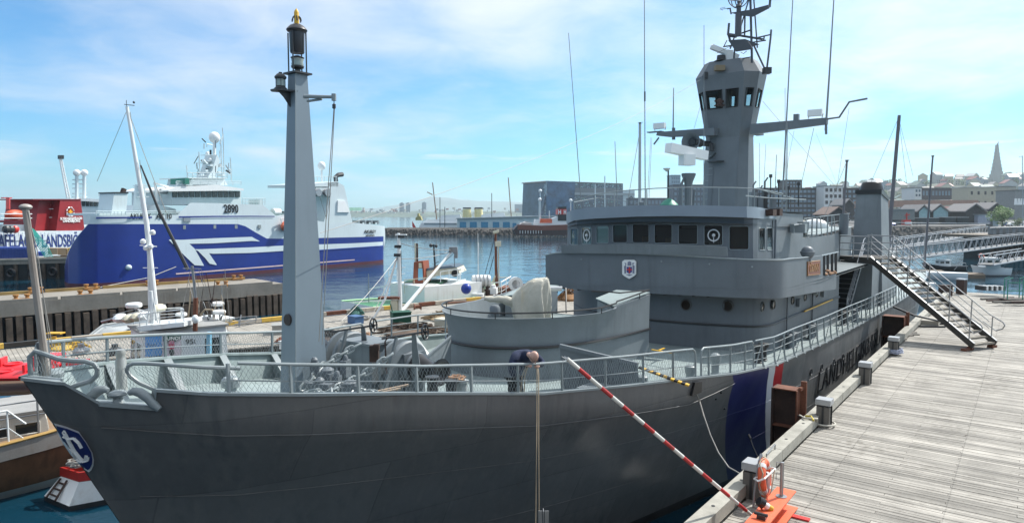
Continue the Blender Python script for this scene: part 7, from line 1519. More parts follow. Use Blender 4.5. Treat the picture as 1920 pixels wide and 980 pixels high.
 rr=random.Random(5)
 for k in range(26):x=rr.uniform(358,432);y=rr.uniform(262,345)if abs(x-402)<22 else rr.uniform(300,345);K.line('mast_fitting',[(x,y),(x+rr.choice([0,0,8,-7]),y-rr.uniform(4,14))],rr.choice([.05,.08,.14]),rr.choice([pale_h,galv,darkm]),o,rr.uniform(3.5,5.5))
 for x,y in((388,322),(412,325),(397,312),(420,330),(380,330)):K.rect('mast_box',x-2.5,y-4,x+2.5,y,pale_h,o,3.8,1)
 for k in range(14):x=rr.uniform(455,600);K.rect('deck_fitting',x,392+rr.uniform(0,8),x+rr.uniform(2,5),405,rr.choice([pale_h,galv,darkm,mat('green_pale',(.3,.5,.4))]),o,rr.uniform(2,6),1)
 for y0,xa,xb,h in((403,236,330,7),(347,330,452,7),(334,352,426,10),(384,455,497,12),(403,180,235,7),(350,330,360,6)):
  K.line('top_rail',[(xa,y0-h),(xb,y0-h)],.05,pale_h,o,1.5);K.line('middle_rail',[(xa,y0-h/2),(xb,y0-h/2)],.035,pale_h,o,1.5)
  for i in range(9):x=lerp(xa,xb,i/8);K.line('rail_post',[(x,y0),(x,y0-h)],.04,pale_h,o,1.5)
 K.blk('funnel',[(209,402),(236,402),(240,362),(214,361)],pale_h,o,3,3);K.rect('funnel_band',213,360,241,362.5,darkm,o,2.9,3.2);K.line('exhaust',[(230,362),(233,354)],.3,rust_dk,o,4)
 K.rect('green_canopy',347,334,355,345,mat('canopy_green',(.03,.2,.15)),o,1,3)
 K.line('crane_arm',[(296,378),(290,343),(318,352)],.18,white_cl,o,3);K.line('crane_arm',[(300,358),(316,360)],.3,galv,o,3);K.rect('locker',485,374,493,385,pale_h,o,2,2)
 b=MB();b.lathe(K.at(510,398,1),[(.4,0),(.55,.1),(.55,1.2),(.4,1.3)],12,axis=K.d);b.build('liferaft',white_cl,o)
 b=MB();b.sph(K.at(536,424,-.4),1.0,(1.3,.6,.7),12,7);b.build('rescue_boat',orangem,o);K.line('boat_davit',[(530,430),(527,410),(540,405)],.1,white_cl,o,-.5)
 K.blk('bow_mast',[(262,400),(276,400),(272,345),(266,345)],pale_h,o,4,1.5);
 for y in(348,352,360,368):K.rect('antenna_shelf',258,y,280,y+1.2,pale_h,o,4,1)
 K.blk('stern_gantry',[(607,418),(661,417),(645,348),(632,341),(614,343),(620,360)],pale_h,o,.5,3);K.blk('stern_gantry',[(580,350),(634,350),(634,340),(580,345)],pale_h,o,.5,9);K.blk('gantry_bracket',[(592,352),(618,352),(612,366),(598,366)],pale_h,o,.4,1.5)
 K.blk('gantry_panel',[(633,398),(656,398),(647,376),(634,376)],white_cl,o,.3,.3)
 for x in(598,615):b=MB();b.lathe(K.at(x,361,-.2),[(.55,0),(.6,.1),(.45,.15),(.45,.35),(.6,.4),(.55,.5)],16,axis=K.n);b.build('trawl_block',galv,o)
 K.line('radome_post',[(604,341),(603,318)],.15,white_cl,o,3);b=MB();b.sph(K.at(603,311,3),.6,(1,1,1.1),12,8);b.build('radome',white_cl,o)
 b=MB();b.tube([K.at(630,340,2),K.at(629,332,2),K.at(634,328,2),K.at(642,327,2)],.35,8);b.build('exhaust',darkm,o)
 K.line('top_rail',[(588,331),(632,331)],.05,pale_h,o,1)
 for i in range(7):x=588+i*7;K.line('rail_post',[(x,331),(x,341)],.05,pale_h,o,1)
 K.line('trawl_wire',[(598,362),(612,410),(620,362)],.06,galv,o,.3);K.rect('net_drum',655,389,678,395,mat('green_pale',(.3,.5,.4)),o,3,3)
 for i in range(10):x=672+i*4;K.rect('stern_gear',x,413+(i%3)*2,x+3,420,(galv,darkm,pale_h)[i%3],o,1.5,2)
 b=MB();b.tube([K.at(330,500,-.3),K.at(280,520,-3),K.at(180,540,-8)],.05,4);b.build('mooring_line',ropeg,o)
trawler()
def rescue():
 K=Pl(0,86,160,100);o=thing('rescue_ship',K.at(60,450,5),'white ship with two dark red funnels and blue lettering, partly behind the blue trawler','ship')
 rf_=mat('funnel_red',(.24,.010,.014),.45,var=.12)
 K.blk('hull',[(-260,520),(165,510),(165,432),(-260,437)],mat('hull_white_blue',(.55,.62,.68),.5),o,0,12);K.rect('deck_house',-260,421,165,440,pale_h,o,3,7)
 K.text('SLYSAVARNAFÉLAGIÐ LANDSBJÖRG',-108,466,166,461,1.75,mat('letter_blue',(.03,.05,.2),.4),o,-.06,.012)
 for i,P in enumerate(([(64,440),(112,438),(112,373),(74,374)],[(104,443),(160,441),(151,373),(113,374)])):f=K.blk('funnel',P,rf_,o,1.5-i*1.2,5-i*1);
 K.rect('funnel_rim',62,373,152,375,mat('rim_red',(.15,.01,.02)),o,.2,6)
 b=MB();c=K.at(132,397,.15);x,y=K.d,Vector((0,0,1))
 for k in range(8):
  a0=k*pi/4+.15;b=MB();b.tube([c+x*.65*cos(a0+j*.16)+y*.65*sin(a0+j*.16)for j in range(4)],.09,5);b.build('funnel_emblem',white_cl,f)
 b=MB();b.box(c,(.7,.08,.25),rz=atan2(x.y,x.x));b.box(c+Vector((0,-.01,0)),(.25,.09,.7),rz=atan2(x.y,x.x));b.build('funnel_emblem',mat('emblem_orange',(.8,.35,.02)),f)
 K.text('SLYSAVARNAFÉLAGIÐ',113,412,154,411,.34,white_cl,f,.15,.03);K.text('LANDSBJÖRG',118,416.5,150,416,.36,white_cl,f,.15,.03)
 for y in(380,384,391,407):K.rect('funnel_ladder',94 if y>380 else 104,y,103 if y>380 else 111,y+1,rf_ if y<390 else white_cl,o,1.2,.2)
 b=MB();b.sph(K.at(28,403,1),1.15,(1.4,.7,.62),14,8);b.build('lifeboat',mat('lifeboat_orange',(.5,.08,.03),.45),o)
 K.rect('boat_deck',-10,413,50,417,mat('rim_red',(.15,.01,.02)),o,-.5,4)
 for y in(401,409,435):K.line('top_rail',[(0,y),(60 if y<430 else 105,y)],.06,pale_h,o,-.8)
 for i in range(16):K.line('rail_post',[(i*7,435),(i*7,443)],.04,pale_h,o,-.8)
 K.line('mast',[(15,392),(15,370)],.25,mat('mast_pink',(.5,.08,.08)),o,2);K.rect('mast_shelf',8,370,23,372,mat('mast_pink',(.5,.08,.08)),o,2,.5)
 for i,x in enumerate((12,20,28)):b=MB();b.sph(K.at(x,430,-1),.5,n=8,m=5);b.build('deck_gear',(darkm,darkm,redm)[i],o)
rescue()
def bridge_ship():
 K=Pl(130,118,205,122);o=thing('research_ship',K.at(165,400,5),'white ship bridge with twin-dome mast seen between the red funnel and the blue trawler','ship')
 K.blk('wheelhouse',[(150,398),(206,402),(200,378),(152,374)],pale_h,o,0,8);K.blk('wheelhouse_roof',[(140,376),(205,380),(190,374),(150,371)],white_cl,o,-1,10);K.wins(153,376,197,388,6,1,glass_dk,o,-.2,.75,.75,False)
 K.rect('superstructure',130,396,215,430,pale_h,o,-.5,10)
 for x in(144,158):K.line('mast',[(x,372),(x,325)],.28,pale_h,o,2,8);b=MB();b.sph(K.at(x,324,2),.6,n=12,m=8);b.build('radome',white_cl,o)
 for y in(336,344,352,362,368):K.rect('mast_shelf',138,y,164,y+1.4,pale_h,o,2,1.5)
 K.line('signal_mast',[(191,380),(191,364)],.15,galv,o,1);K.line('signal_mast',[(185,366),(197,366)],.1,galv,o,1)
bridge_ship()
K=Pl(100,125,140,128);o=thing('crane',K.at(125,400,0),'slender white lattice crane jib rising behind the red funnels','crane')
for P in([(131,372),(115,296)],[(126,372),(112,298)],[(113,293),(118,293)]):K.line('jib_chord',P,.14,white_cl,o)
for i in range(12):t=i/12;K.line('jib_brace',[(lerp(131,115,t),lerp(372,296,t)),(lerp(126,112,t+.05),lerp(372,298,min(1,t+.08)))],.07,white_cl,o)
K.rect('jib_head',111,291,120,298,darkm,o,-.2,.6)
def wharf():
 K=Pl(-150,78,180,86);o=thing('fish_wharf',K.at(0,500,3),'dark timber wharf with tyre fenders at the foot of the white rescue ship','wharf')
 z=2.4;P=[K.at(-200,490,0),K.at(200,490,0)];n=K.n
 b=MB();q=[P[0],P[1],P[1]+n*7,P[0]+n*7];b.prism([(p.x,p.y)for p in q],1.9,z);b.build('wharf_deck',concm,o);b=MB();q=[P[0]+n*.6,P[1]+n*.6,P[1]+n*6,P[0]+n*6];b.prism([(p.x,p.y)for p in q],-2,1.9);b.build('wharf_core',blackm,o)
 L=(P[1]-P[0]).length;x=0
 while x<L:c=P[0]+K.d*x+n*.2;b=MB();b.lathe((c.x,c.y,-2),[(.22,0),(.22,3.9)],8);b.build('pile',pilem,o);x+=1.4
 b=MB();a=P[0].copy();c=P[1].copy();a.z=c.z=z+.12;b.bar(a,c,.25,.22);b.build('edge_beam',mat('edge_wood',(.45,.4,.33)),o)
 for x,y in((22,542),(62,538),(100,534)):b=MB();c=K.at(x,y,-.2);c.z=.9;b.tube([c+Vector((.45*cos(a*pi/6),0,.45*sin(a*pi/6)))for a in range(12)],.17,6,closed=True);b.build('tyre_fender',blackm,o)
 c=K.rect('container',-60,464,54,491,mat('container_blue',(.03,.07,.3),.5,var=.15),None,1.5,2.5,label='blue corrugated container standing on the dark wharf at the left edge',cat='container')
 cw=WM[c.name].inverted()
 for i in range(38):b=MB();x=-58+i*3;b.bar(K.at(x,465,1.45),K.at(x,490,1.45),.09,.05);b.build('corrugation',mat('container_blue',(.03,.07,.3)),c)
 for i,(x0,y0,x1,y1,m,lab)in enumerate(((68,484,84,491,mat('pallet_red',(.5,.05,.05)),'red fish tub at the left end of the stack on the wharf'),(86,482,102,491,mat('tub_pink',(.55,.3,.28)),'pinkish fish tub on the wharf'),(97,480,113,491,creamm,'cream fish tub with a round mark on the wharf'),(90,465,108,477,mat('pallet_wood',(.4,.3,.2),.8),'stack of pallets and boxes, left one of the upper row on the wharf'),(109,465,125,478,mat('pallet_wood',(.4,.3,.2)),'stack of pale pallets, right one of the upper row on the wharf'),(113,479,128,489,mat('pallet_brown',(.3,.22,.15)),'brown pallet stack at the right end on the wharf'),(127,465,138,480,mat('tub_yellow',(.6,.4,.08)),'yellow tub beside the bow of the blue trawler'),(69,472,82,480,mat('tarp_blue',(.03,.1,.5)),'heap of blue plastic on the wharf'))):
  q=K.rect('fish_tub',x0,y0,x1,y1,m,None,1.2+(i%3)*.3,1.3,label=lab,cat='fish tub',group='boxes and tubs stacked on the wharf')
 b=MB()
 for k in range(7):b.tube([K.at(56+k*1.5,425+k,3),K.at(72+k*3,462,1),K.at(84+k*2.5,482,.5)],.05,4)
 b.build('green_net',mat('net_teal',(.05,.35,.3),.8),None,'teal green net hanging from the rescue ship down to the wharf','net')
wharf()
def breakwater():
 Y=259;o=thing('breakwater',px2(880,Y),'low dark rock breakwater across the harbour mouth','breakwater');rr=random.Random(2);rows=[]
 for z,off in((-1,-2.5),(-.2,-2),(.3,-1.6),(.8,-1.2),(1.3,-.8),(1.8,-.4),(2.2,.1),(2.6,1),(2.7,14)):rows.append([Vector((px2(x,Y).x,Y+off+(rr.uniform(-.5,.5)if z<2.5 else 0),z+(rr.uniform(-.25,.25)if-.5<z<2.5 else 0)))for x in[716+k*1.7 for k in range(230)]])
 b=MB();b.grid(rows,False);b.build('rock_face',rockm,o,kind='stuff');b=MB();b.box((px2(716,Y).x,Y+6,.7),(4,14,3.6));b.build('pier_head',rockm,o)
 K=Pl(865,270,1180,272);w=thing('harbour_shed',K.at(930,420,5),'long pale blue harbour shed with a row of blue doors on the breakwater','shed');K.blk('wall',[(857,429),(1190,429),(1190,407),(1100,407),(1000,406),(857,410)],mat('shed_pale',(.45,.58,.62),.6),w,0,10);K.blk('roof',[(854,410.5),(1000,406.5),(1190,406),(1190,404.5),(1000,404.5),(856,408.5)],mat('shed_roof',(.35,.42,.45),.6),w,-1,12)
 for x0,x1 in((862,874),(881,894),(902,915),(924,936),(943,956),(961,968)):K.rect('door',x0,416 if x0<960 else 418,x1,428,mat('door_teal',(.04,.22,.38),.5),w,-.2,.3)
 K=Pl(770,285,960,285);y=thing('white_yacht',K.at(860,420,4),'long white steam yacht with two cream funnels and two masts behind the breakwater shed','yacht')
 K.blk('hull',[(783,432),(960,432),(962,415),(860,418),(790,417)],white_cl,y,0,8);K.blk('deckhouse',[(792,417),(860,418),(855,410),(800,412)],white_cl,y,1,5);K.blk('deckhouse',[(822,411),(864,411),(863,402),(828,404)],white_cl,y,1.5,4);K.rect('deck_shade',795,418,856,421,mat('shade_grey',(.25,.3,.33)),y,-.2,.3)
 K.blk('boat_deck',[(895,407),(948,407),(945,398),(905,402)],white_cl,y,1.5,4)
 for x in(868,890):b=MB();f=K.at(x+8,408,3);b.lathe(f,[(1.85,0),(1.7,3.6)],18,axis=(-.05,0,1));q=b.build('funnel',mat('funnel_cream',(.62,.56,.30),.5),y);b=MB();b.lathe(K.at(x+7.5,391.5,3),[(1.75,0),(1.75,.55),(1.3,.6)],18);b.build('funnel_top',blackm,q)
 for P in([(819,412),(811,342)],[(959,412),(953,333)],[(811,365),(801,360)]):K.line('mast',P,.22,mat('mast_brown',(.25,.17,.12)),y,3)
 for P in([(965,412),(969,402)],[(923,412),(922,400)]):K.line('flag_staff',P,.08,galv,y,1)
 b=MB();b.plate([K.at(773,414,-2),K.at(781,428,-2),K.at(776,430,-2),K.at(773,424,-2)],.05);b.build('ensign',redm,y)
 for i,(x,h,lab)in enumerate(((825,370,'tall lamp mast with a flat head left of the cream funnels'),(834,388,'short lamp post beside the white yacht'),(922,362,'thin pole standing between the yacht and the brown ship'))):
  o=K.line('lamp_mast',[(x,428),(x,h)],.14,darkm,None,-12);o['label']=lab;o['category']='lamp post'
 b=MB();K2=Pl(750,430,830,430);K2.blk('tug',[(779,413),(791,413),(788,405),(786,405),(785,400),(783,400),(782,406),(779,408)],mat('tug_yellow',(.35,.3,.1)),None,0,6,label='small dark and yellow tug on the open water beyond the breakwater',cat='tug')
breakwater()
def hship():
 K=Pl(962,236,1075,238);o=thing('whale_ship',K.at(1020,430,3),'old brown and black ship with a funnel marked H, lying at the breakwater','ship')
 K.blk('hull',[(968,441),(1090,441),(1090,424),(1015,426),(970,423),(963,431)],mat('hull_dark_brown',(.04,.02,.02),.5),o,0,7);K.blk('bulwark',[(970,430),(1015,432),(1090,430),(1090,420),(1015,423),(972,421)],mat('bulwark_brown',(.16,.05,.03),.5),o,-.1,6)
 K.blk('deckhouse',[(1002,424),(1090,424),(1090,402),(1050,404),(1030,412),(1004,411)],white_cl,o,1.2,4);K.blk('forehouse',[(1012,418),(1035,418),(1035,410),(1014,410)],orangem,o,.8,3)
 f=K.blk('funnel',[(1046,414),(1062,414),(1062,387),(1046,388)],blackm,o,1,4);K.rect('funnel_band',1045.5,392,1062.5,402,redm,f,.9,4.2);K.text('H',1046.5,401,1052,401,1.4,white_cl,f,.75,.05);K.text('H',1057,401,1061.5,401,1.4,white_cl,f,.75,.05)
 for x,y0,y1 in((1013,410,357),(1011,410,374),(1070,405,378),(1116,405,345),(1134,400,330),(1030,412,395)):K.line('mast',[(x,y0),(x,y1)],.2,pale_h,o,2)
 for x,y in((1013,358),(1012,374),(1070,376)):b=MB();b.sph(K.at(x,y,2),.65,n=10,m=6);b.build('radome',white_cl,o)
 for i in range(9):x=975+i*5;K.line('hull_fender',[(x,432),(x,438)],.1,white_cl,o,-.3)
 K.line('top_rail',[(972,417),(1010,419),(1040,419)],.09,white_cl,o,0)
 K.blk('winch_cluster',[(974,422),(998,423),(996,417),(986,415),(978,418)],mat('gear_white',(.5,.45,.42)),o,1,3)
hship()
def concert():
 b0=px2(993,720);K=Pl(1023,700,1180,760);K2=Pl(993,760,1023,700);o=thing('concert_hall',K.at(1090,400,20),'big dark glass concert hall with a faceted facade and slanting side on the far waterfront','concert hall')
 gl=mat('facade_glass',(.03,.055,.10),.15,var=.6,scale=.12,bump=0,fine=.5);g2=mat('facade_blue',(.045,.12,.22),.15,var=.6,scale=.12,bump=0,fine=.5)
 K.blk('facade',[(1023,412),(1168,412),(1168,345),(1026,340)],gl,o,0,45);K2.blk('facade',[(994,412),(1023,412),(1026,340),(993,347)],g2,o,0,30);K.blk('sloping_shade',[(1012,412),(1018,412),(1027,362),(1024,362)],gl,o,-.5,1)
 K.blk('beam_recess',[(1036,365),(1160,366),(1160,353),(1038,352)],mat('recess_grey',(.10,.12,.14),.5),o,-.4,.5);K.blk('canopy_beam',[(1030,365),(1190,366),(1190,362),(1060,361)],mat('canopy_pale',(.25,.3,.33),.5),o,-1.5,1)
 K.blk('roof',[(1023,341),(1168,346),(1168,344),(1025,339)],darkm,o,-.5,46);K.rect('side_slab',1168,357,1190,410,mat('slab_pale',(.4,.5,.55)),o,-.2,20)
 rr=random.Random(8);b=MB();g=MB()
 for i in range(420):
  x=rr.uniform(1024,1166);y=rr.choice([rr.uniform(343,352),rr.uniform(367,410)]);w=rr.uniform(.5,1.3);(b if i%2 else g).extr([K.at(x,y,-.3),K.at(x+w,y+.3,-.3),K.at(x+w*.8,y+rr.uniform(1.5,3),-.3),K.at(x-.3,y+1.5,-.3)],K.n*.2)
 for i in range(120):
  x=rr.uniform(995,1022);y=rr.uniform(350,408);b.extr([K2.at(x,y,-.3),K2.at(x+1.2,y+.3,-.3),K2.at(x+.8,y+3,-.3),K2.at(x-.3,y+2,-.3)],K2.n*.2)
 b.build('facade_cell',mat('cell_bright',(.25,.42,.5),.2),o,kind='stuff');g.build('facade_cell',mat('cell_green',(.12,.28,.26),.2),o,kind='stuff')
concert()
def shore():
 rr=random.Random(3);hm=mat('far_hill',(.13,.17,.15),.95,var=.4,scale=.004,bump=0,fine=.02);sm=mat('far_shore_land',(.09,.12,.09),.95,var=.6,scale=.01,bump=0,fine=.1)
 def ridge(nm,Y,px,m,kind='structure',dep=900,lab=None):
  b=MB();A=[];B=[];C=[]
  for x,y in px:p=R(x,y,Y);A.append(Vector((p.x,Y,-1)));B.append(Vector((p.x*.985,Y+dep*.4,max(2,lerp(0,p.z,.75)))));C.append(Vector((p.x*(1+dep/Y),Y+dep,p.z*(1+dep/Y)-7.9*dep/Y)))
  D=[Vector((c.x*1.2,c.y+dep*1.5,-1))for c in C];b.grid([A,B,C,D]);b.build(nm,m,None,kind=kind)
 px=[];
 for i in range(60):x=180+i*17;base=interp([(180,395),(600,396),(720,388),(760,380),(800,370),(850,372),(900,377),(940,378),(1000,380),(1200,392)],x);px.append((x,base+rr.uniform(-1.5,1.5)))
 ridge('hills',5200,px,hm)
 px=[(x,398+noise.noise(Vector((x*.03,0,0)))*2.5-(1.5 if x>640 else 0))for x in range(300,1300,14)]
 ridge('far_shore',2300,px,sm,dep=300)
 K=Pl(700,2500,1000,2500)
 wm_=[mat('far_white',(.5,.52,.5),.7),mat('far_grey',(.28,.3,.3),.7),mat('far_red',(.3,.14,.1),.7),mat('far_cream',(.45,.42,.34),.7)]
 for i,(x0,y0,x1)in enumerate(((749,381,757),(761,381,769),(791,380,799))):o=thing('tower_block',K.at((x0+x1)/2,398),('pale tower block on the far shore, leftmost of three','pale tower block on the far shore, middle of three','pale tower block on the far shore, rightmost of three')[i],'tower block','tower blocks on the far shore');K.rect('wall',x0,y0,x1,399,mat('tower_grey',(.22,.25,.28)),o,0,16);K.rect('roof_hut',x0+2,y0-1.5,x1-2,y0+.2,mat('tower_grey',(.2,.24,.26)),o,2,8);K.wins(x0,y0,x1,398,3,9,glass_dk,o)
 K.rect('far_block',965,383,992,399,mat('tower_grey',(.22,.25,.28)),None,0,20,label='wide pale office block on the far shore beside the concert hall',cat='office block')
 for i in range(75):
  x=rr.uniform(650,992);y=rr.uniform(391,401);h=rr.uniform(1.3,3);w=rr.uniform(2.5,6);K.rect('far_house',x,y-h,x+w,y+1.5,wm_[i%4],None,rr.uniform(-150,60),10,label='distant low building among trees on the far shore beyond the water',cat='building',group='low buildings on the far shore')
shore()
# the town on the right
brickm=mat('dark_brick',(.045,.04,.042),.7,var=.2,scale=.3);whb=mat('white_render',(.6,.62,.62),.6,var=.05);cream_b=mat('cream_render',(.42,.39,.30),.7,var=.1);roof_br=mat('rust_roof',(.32,.19,.14),.6,var=.15)
quayZ=3.2
def quayside():
 Y=262;o=thing('harbour_wall',px2(1600,Y),'dark boulder quay wall along the far side of the inner harbour','quay wall');rr=random.Random(21);rows=[]
 for z,off in((-1,-3.2),(0,-2.7),(.6,-2.2),(1.2,-1.7),(1.8,-1.1),(2.4,-.5),(3.0,0),(3.2,.6)):rows.append([Vector((px2(x,Y).x,Y+off+(rr.uniform(-.5,.5)if z<3 else 0),z+(rr.uniform(-.35,.35)if 0<z<3 else 0)))for x in[1150+k*2.4 for k in range(420)]])
 b=MB();b.grid(rows,False);b.build('boulder_slope',rockm,o,kind='stuff')
 b=MB();b.poly([(px2(1150,Y).x,Y+.5,3.2),(px2(2400,Y).x,Y+.5,3.2),(1400,620,3.2),(60,620,3.2)]);b.build('quayside_ground',mat('quay_asphalt',(.12,.12,.12),.9,var=.3,scale=.05),None,kind='structure')
 K=Pl(1600,264,1850,264)
 K.line('guard_rail',[(1660,417),(1855,419)],.12,white_cl,None,0);bpy.data.objects['guard_rail']['label']='pale guard rail along the top of the far quay wall';bpy.data.objects['guard_rail']['category']='rail'
quayside()
def block(lab,cat,x0,y0,x1,yb,Y,m,nx,ny,off=0,dep=14,wm2=None,roof=None,Y1=None,fx=.6,fy=.55,nm='apartment_block',yr=None):
 K=Pl(x0,Y,x1,Y1 or Y);o=thing(nm,K.at((x0+x1)/2,yb,dep/2),lab,cat);K.blk('wall',[(x0,yb),(x1,yb),(x1,yr or y0),(x0,y0)],m,o,0,dep)
 b=MB();b.extr([K.at(x0-.5,y0,-.4),K.at(x1+.5,yr or y0,-.4),K.at(x1+.5,(yr or y0)-1,-.4),K.at(x0-.5,y0-1,-.4)],K.n*(dep+.8));b.build('roof',roof or darkm,o)
 if nx:K.wins(x0+1,y0+1.5,x1-1,yb-4,nx,ny,wm2 or mat('far_pane',(.10,.14,.18),.15),o,-.12,fx,fy)
 return o,K
pb=mat('pane_blue',(.16,.22,.28),.12)
block('dark brick apartment block, left of the white one, with bluish windows','apartment block',1420,353,1545,412,395,brickm,16,6,wm2=pb,fx=.75)
block('dark tall apartment house rising over the roofs behind the mast stays','apartment block',1474,338,1504,356,440,brickm,5,2,wm2=pb)
block('white apartment block with dark square windows','apartment block',1545,349,1580,412,385,whb,4,5,wm2=brickm)
block('dark brick apartment block to the right of the white one','apartment block',1580,353,1640,412,390,brickm,7,6,wm2=pb)
block('low dark block seen between radar pedestal and tower','apartment block',1262,347,1322,412,420,mat('slate_blue',(.08,.10,.13),.6),8,6,wm2=pb)
block('slim bluish glass tower seen through the roof rail','tower block',1258,329,1276,405,560,mat('bluish_tower',(.22,.32,.4),.4),4,10,wm2=pb)
block('long low dark building right of the concert hall','building',1180,372,1262,412,520,mat('slate_blue',(.08,.10,.13),.6),12,3,wm2=pb)
block('dark brick building seen under the right yard','apartment block',1380,356,1420,412,400,brickm,5,5,wm2=pb)
o,K=block('long brown waterfront warehouse with a pale rusty roof','warehouse',1648,392,1832,425,330,mat('warehouse_brown',(.045,.032,.032),.8,var=.2),0,0,dep=20,roof=roof_br,nm='warehouse')
K.blk('roof',[(1640,376),(1834,375),(1836,382),(1640,390)],roof_br,o,-1.2,20);K.blk('gable',[(1818,383),(1836,382),(1836,422),(1818,422)],mat('warehouse_brown',(.045,.032,.032)),o,-.3,1)
for i in range(9):b=MB();b.lathe(K.at(1685+i*17,383,-.3),[(.5,0),(.5,.1),(0,.1)],10,axis=-K.n);b.build('round_lamp',mat('lamp_dull',(.25,.2,.12)),o)
for i in range(7):K.rect('door',1672+i*22,402,1684+i*22,418,mat('dark_door',(.015,.012,.012)),o,-.2,.3)
block('cream sandstone building with a pale lit roof','building',1815,351,1868,412,380,cream_b,4,3,wm2=brickm,roof=mat('pale_roof',(.6,.6,.58)),nm='old_building',fx=.3,fy=.35)
block('long cream building right of the pale roof','building',1868,350,1905,412,390,mat('cream_dim',(.33,.31,.26)),3,3,wm2=brickm,nm='old_building',fx=.3,fy=.35)
o,K=block('dark building at the right edge with white wavy fascia','building',1903,357,1990,412,350,mat('edge_grey',(.2,.21,.21),.6),0,0,nm='corner_building')
for i in range(4):K.blk('wavy_fascia',[(1902+i*6,384),(1908+i*6,384),(1907+i*6,372),(1903+i*6,372)],white_cl,o,-.4,.3)
block('long dark terrace below the hill houses','building',1728,353,1802,374,420,mat('terrace_dark',(.06,.05,.055)),12,1,nm='terrace',wm2=pb)
block('white house at the left end of the dark terrace','house',1715,352,1728,374,418,whb,2,2,nm='town_house')
shedm=mat('shed_boards',(.05,.045,.045),.8,var=.3)
def gable(lab,x0,x1,ya,ye,yb,Y,m,roofm,glassy=False,dep=12):
 K=Pl(x0,Y,x1,Y);o=thing('gabled_shed',K.at((x0+x1)/2,yb,4),lab,'shed','gabled sheds along the far quay');xm=(x0+x1)/2
 K.blk('wall',[(x0,yb),(x1,yb),(x1,ye),(xm,ya),(x0,ye)],m,o,0,dep)
 for xa,xb,y0,y1 in((x0-2,xm,ye+1.5,ya),(xm,x1+2,ya,ye+1.5)):K.blk('roof',[(xa,y0),(xb,y1),(xb,y1-2),(xa,y0-2)],roofm,o,-1.2,dep+2)
 if glassy:K.blk('gable_glass',[(x0+1.5,yb-4),(x1-1.5,yb-4),(x1-1.5,ye+1),(xm,ya+3),(x0+1.5,ye+1)],mat('pale_glass',(.3,.45,.48),.15),o,-.15,.2)
 else:K.rect('door',xm-3,yb-8,xm+3,yb-.5,darkm,o,-.15,.2)
gr=mat('grey_shed_roof',(.25,.23,.22),.6)
gable('glass-fronted gabled shed on the far quay, left of a similar one',1722,1745,385,396,412,272,shedm,gr,True);gable('glass-fronted gabled shed on the far quay, right of a similar one',1749,1779,384,396,412,272,shedm,gr,True)
gable('dark gabled shed with a wide roof left of the green tree',1812,1850,383,396,418,268,shedm,gr);gable('dark gabled shed partly behind the green tree',1856,1884,381,392,416,275,shedm,gr)
gable('brown gabled shed left of the grey funnel',1555,1592,389,402,420,268,shedm,mat('brown_shed_roof',(.22,.15,.12),.7));gable('small dark gabled shed directly left of the funnel',1584,1602,374,384,405,300,shedm,gr)
K=Pl(1660,268,1900,268)
for i,(x0,y0,x1,y1,m,lab,nm,cat)in enumerate(((1668,393,1715,412,mat('trailer_grey',(.2,.21,.2),.6),'long grey shed with a pale roof edge behind the red crane','low_shed','shed'),(1834,403,1860,420,mat('box_pale',(.4,.42,.5),.6),'small pale lilac box kiosk in front of the gabled shed','kiosk','kiosk'),(1722,409,1760,420,darkm,'dark low skip on the far quay below the glass gables','skip','skip'),(1772,408,1792,421,darkm,'dark square tank on the far quay, left of its twin','tank','tank'),(1796,408,1816,421,darkm,'dark square tank on the far quay, right of its twin','tank','tank'),(1862,412,1872,424,galv,'grey cabinet on the far quay beside the tree','cabinet','cabinet'))):
 q=K.rect(nm,x0,y0,x1,y1,m,None,-2-i*.3,4,label=lab,cat=cat);K.rect('lid',x0-1,y0-1.2,x1+1,y0-.1,mat('lid_grey',(.35,.36,.36)),q,-2.4-i*.3,4.6)
o=thing('quay_crane',K.at(1700,418),'small red and white quay crane in front of the long brown warehouse','crane');K.rect('base',1695,412,1708,422,redm,o,-3,2);K.line('jib',[(1700,414),(1700,399)],.3,redm,o,-2);K.line('jib',[(1696,404),(1706,402)],.2,redm,o,-2);K.rect('counterweight',1697,416,1710,420,white_cl,o,-3.3,1)
rr=random.Random(31);carc=[('white',white_cl),('silver',galv),('dark blue',bluem),('red',redm),('black',blackm),('yellow',yellowm)]
def car(x,y,Y,i):
 p=R(x,y,Y);p.z=quayZ;ang=rr.choice([0,0.4,1.5])+rr.uniform(-.2,.2);M=Matrix.Translation(p)@Matrix.Rotation(ang,4,'Z');cn,m=carc[i%6]
 o=thing('parked_car',None,'small '+cn+' car parked on the far quay '+('well left of the funnel' if x<1520 else 'just left of the funnel' if x<1600 else 'between the funnel and the red crane' if x<1760 else 'near the green tree'),'car','cars parked along the far quay',M=M)
 b=MB(M);b.extr([(-2.1,-.85,.35),(2.1,-.85,.35),(2.1,-.85,.85),(1.2,-.85,.95),(.6,-.85,1.45),(-1.2,-.85,1.5),(-1.9,-.85,1.0),(-2.1,-.85,.9)],(0,1.7,0));b.build('body',m,o)
 b=MB(M);b.extr([(1.1,-.87,.98),(.58,-.87,1.38),(-1.1,-.87,1.42),(-1.6,-.87,1.0)],(0,1.74,0));b.build('windows',glass_dk,o)
 for sx in(-1.3,1.3):
  for sy in(-.8,.8):b=MB(M);b.lathe((sx,sy-.1,.33),[(.32,0),(.32,.2)],12,axis=(0,1,0));b.build('wheel',blackm,o)
for i in range(20):car(rr.choice([rr.uniform(1440,1600),rr.uniform(1600,1720),rr.uniform(1880,1930)]),420,rr.uniform(272,320),i)
def hz(X,Y):
 t=min(1,max(0,(Y-450)/750.));u=min(1,max(0,(X-250)/420.));return 3.0+58*(t*t*(3-2*t))*(.25+.75*u)+3*noise.noise(Vector((X*.01,Y*.01,0)))
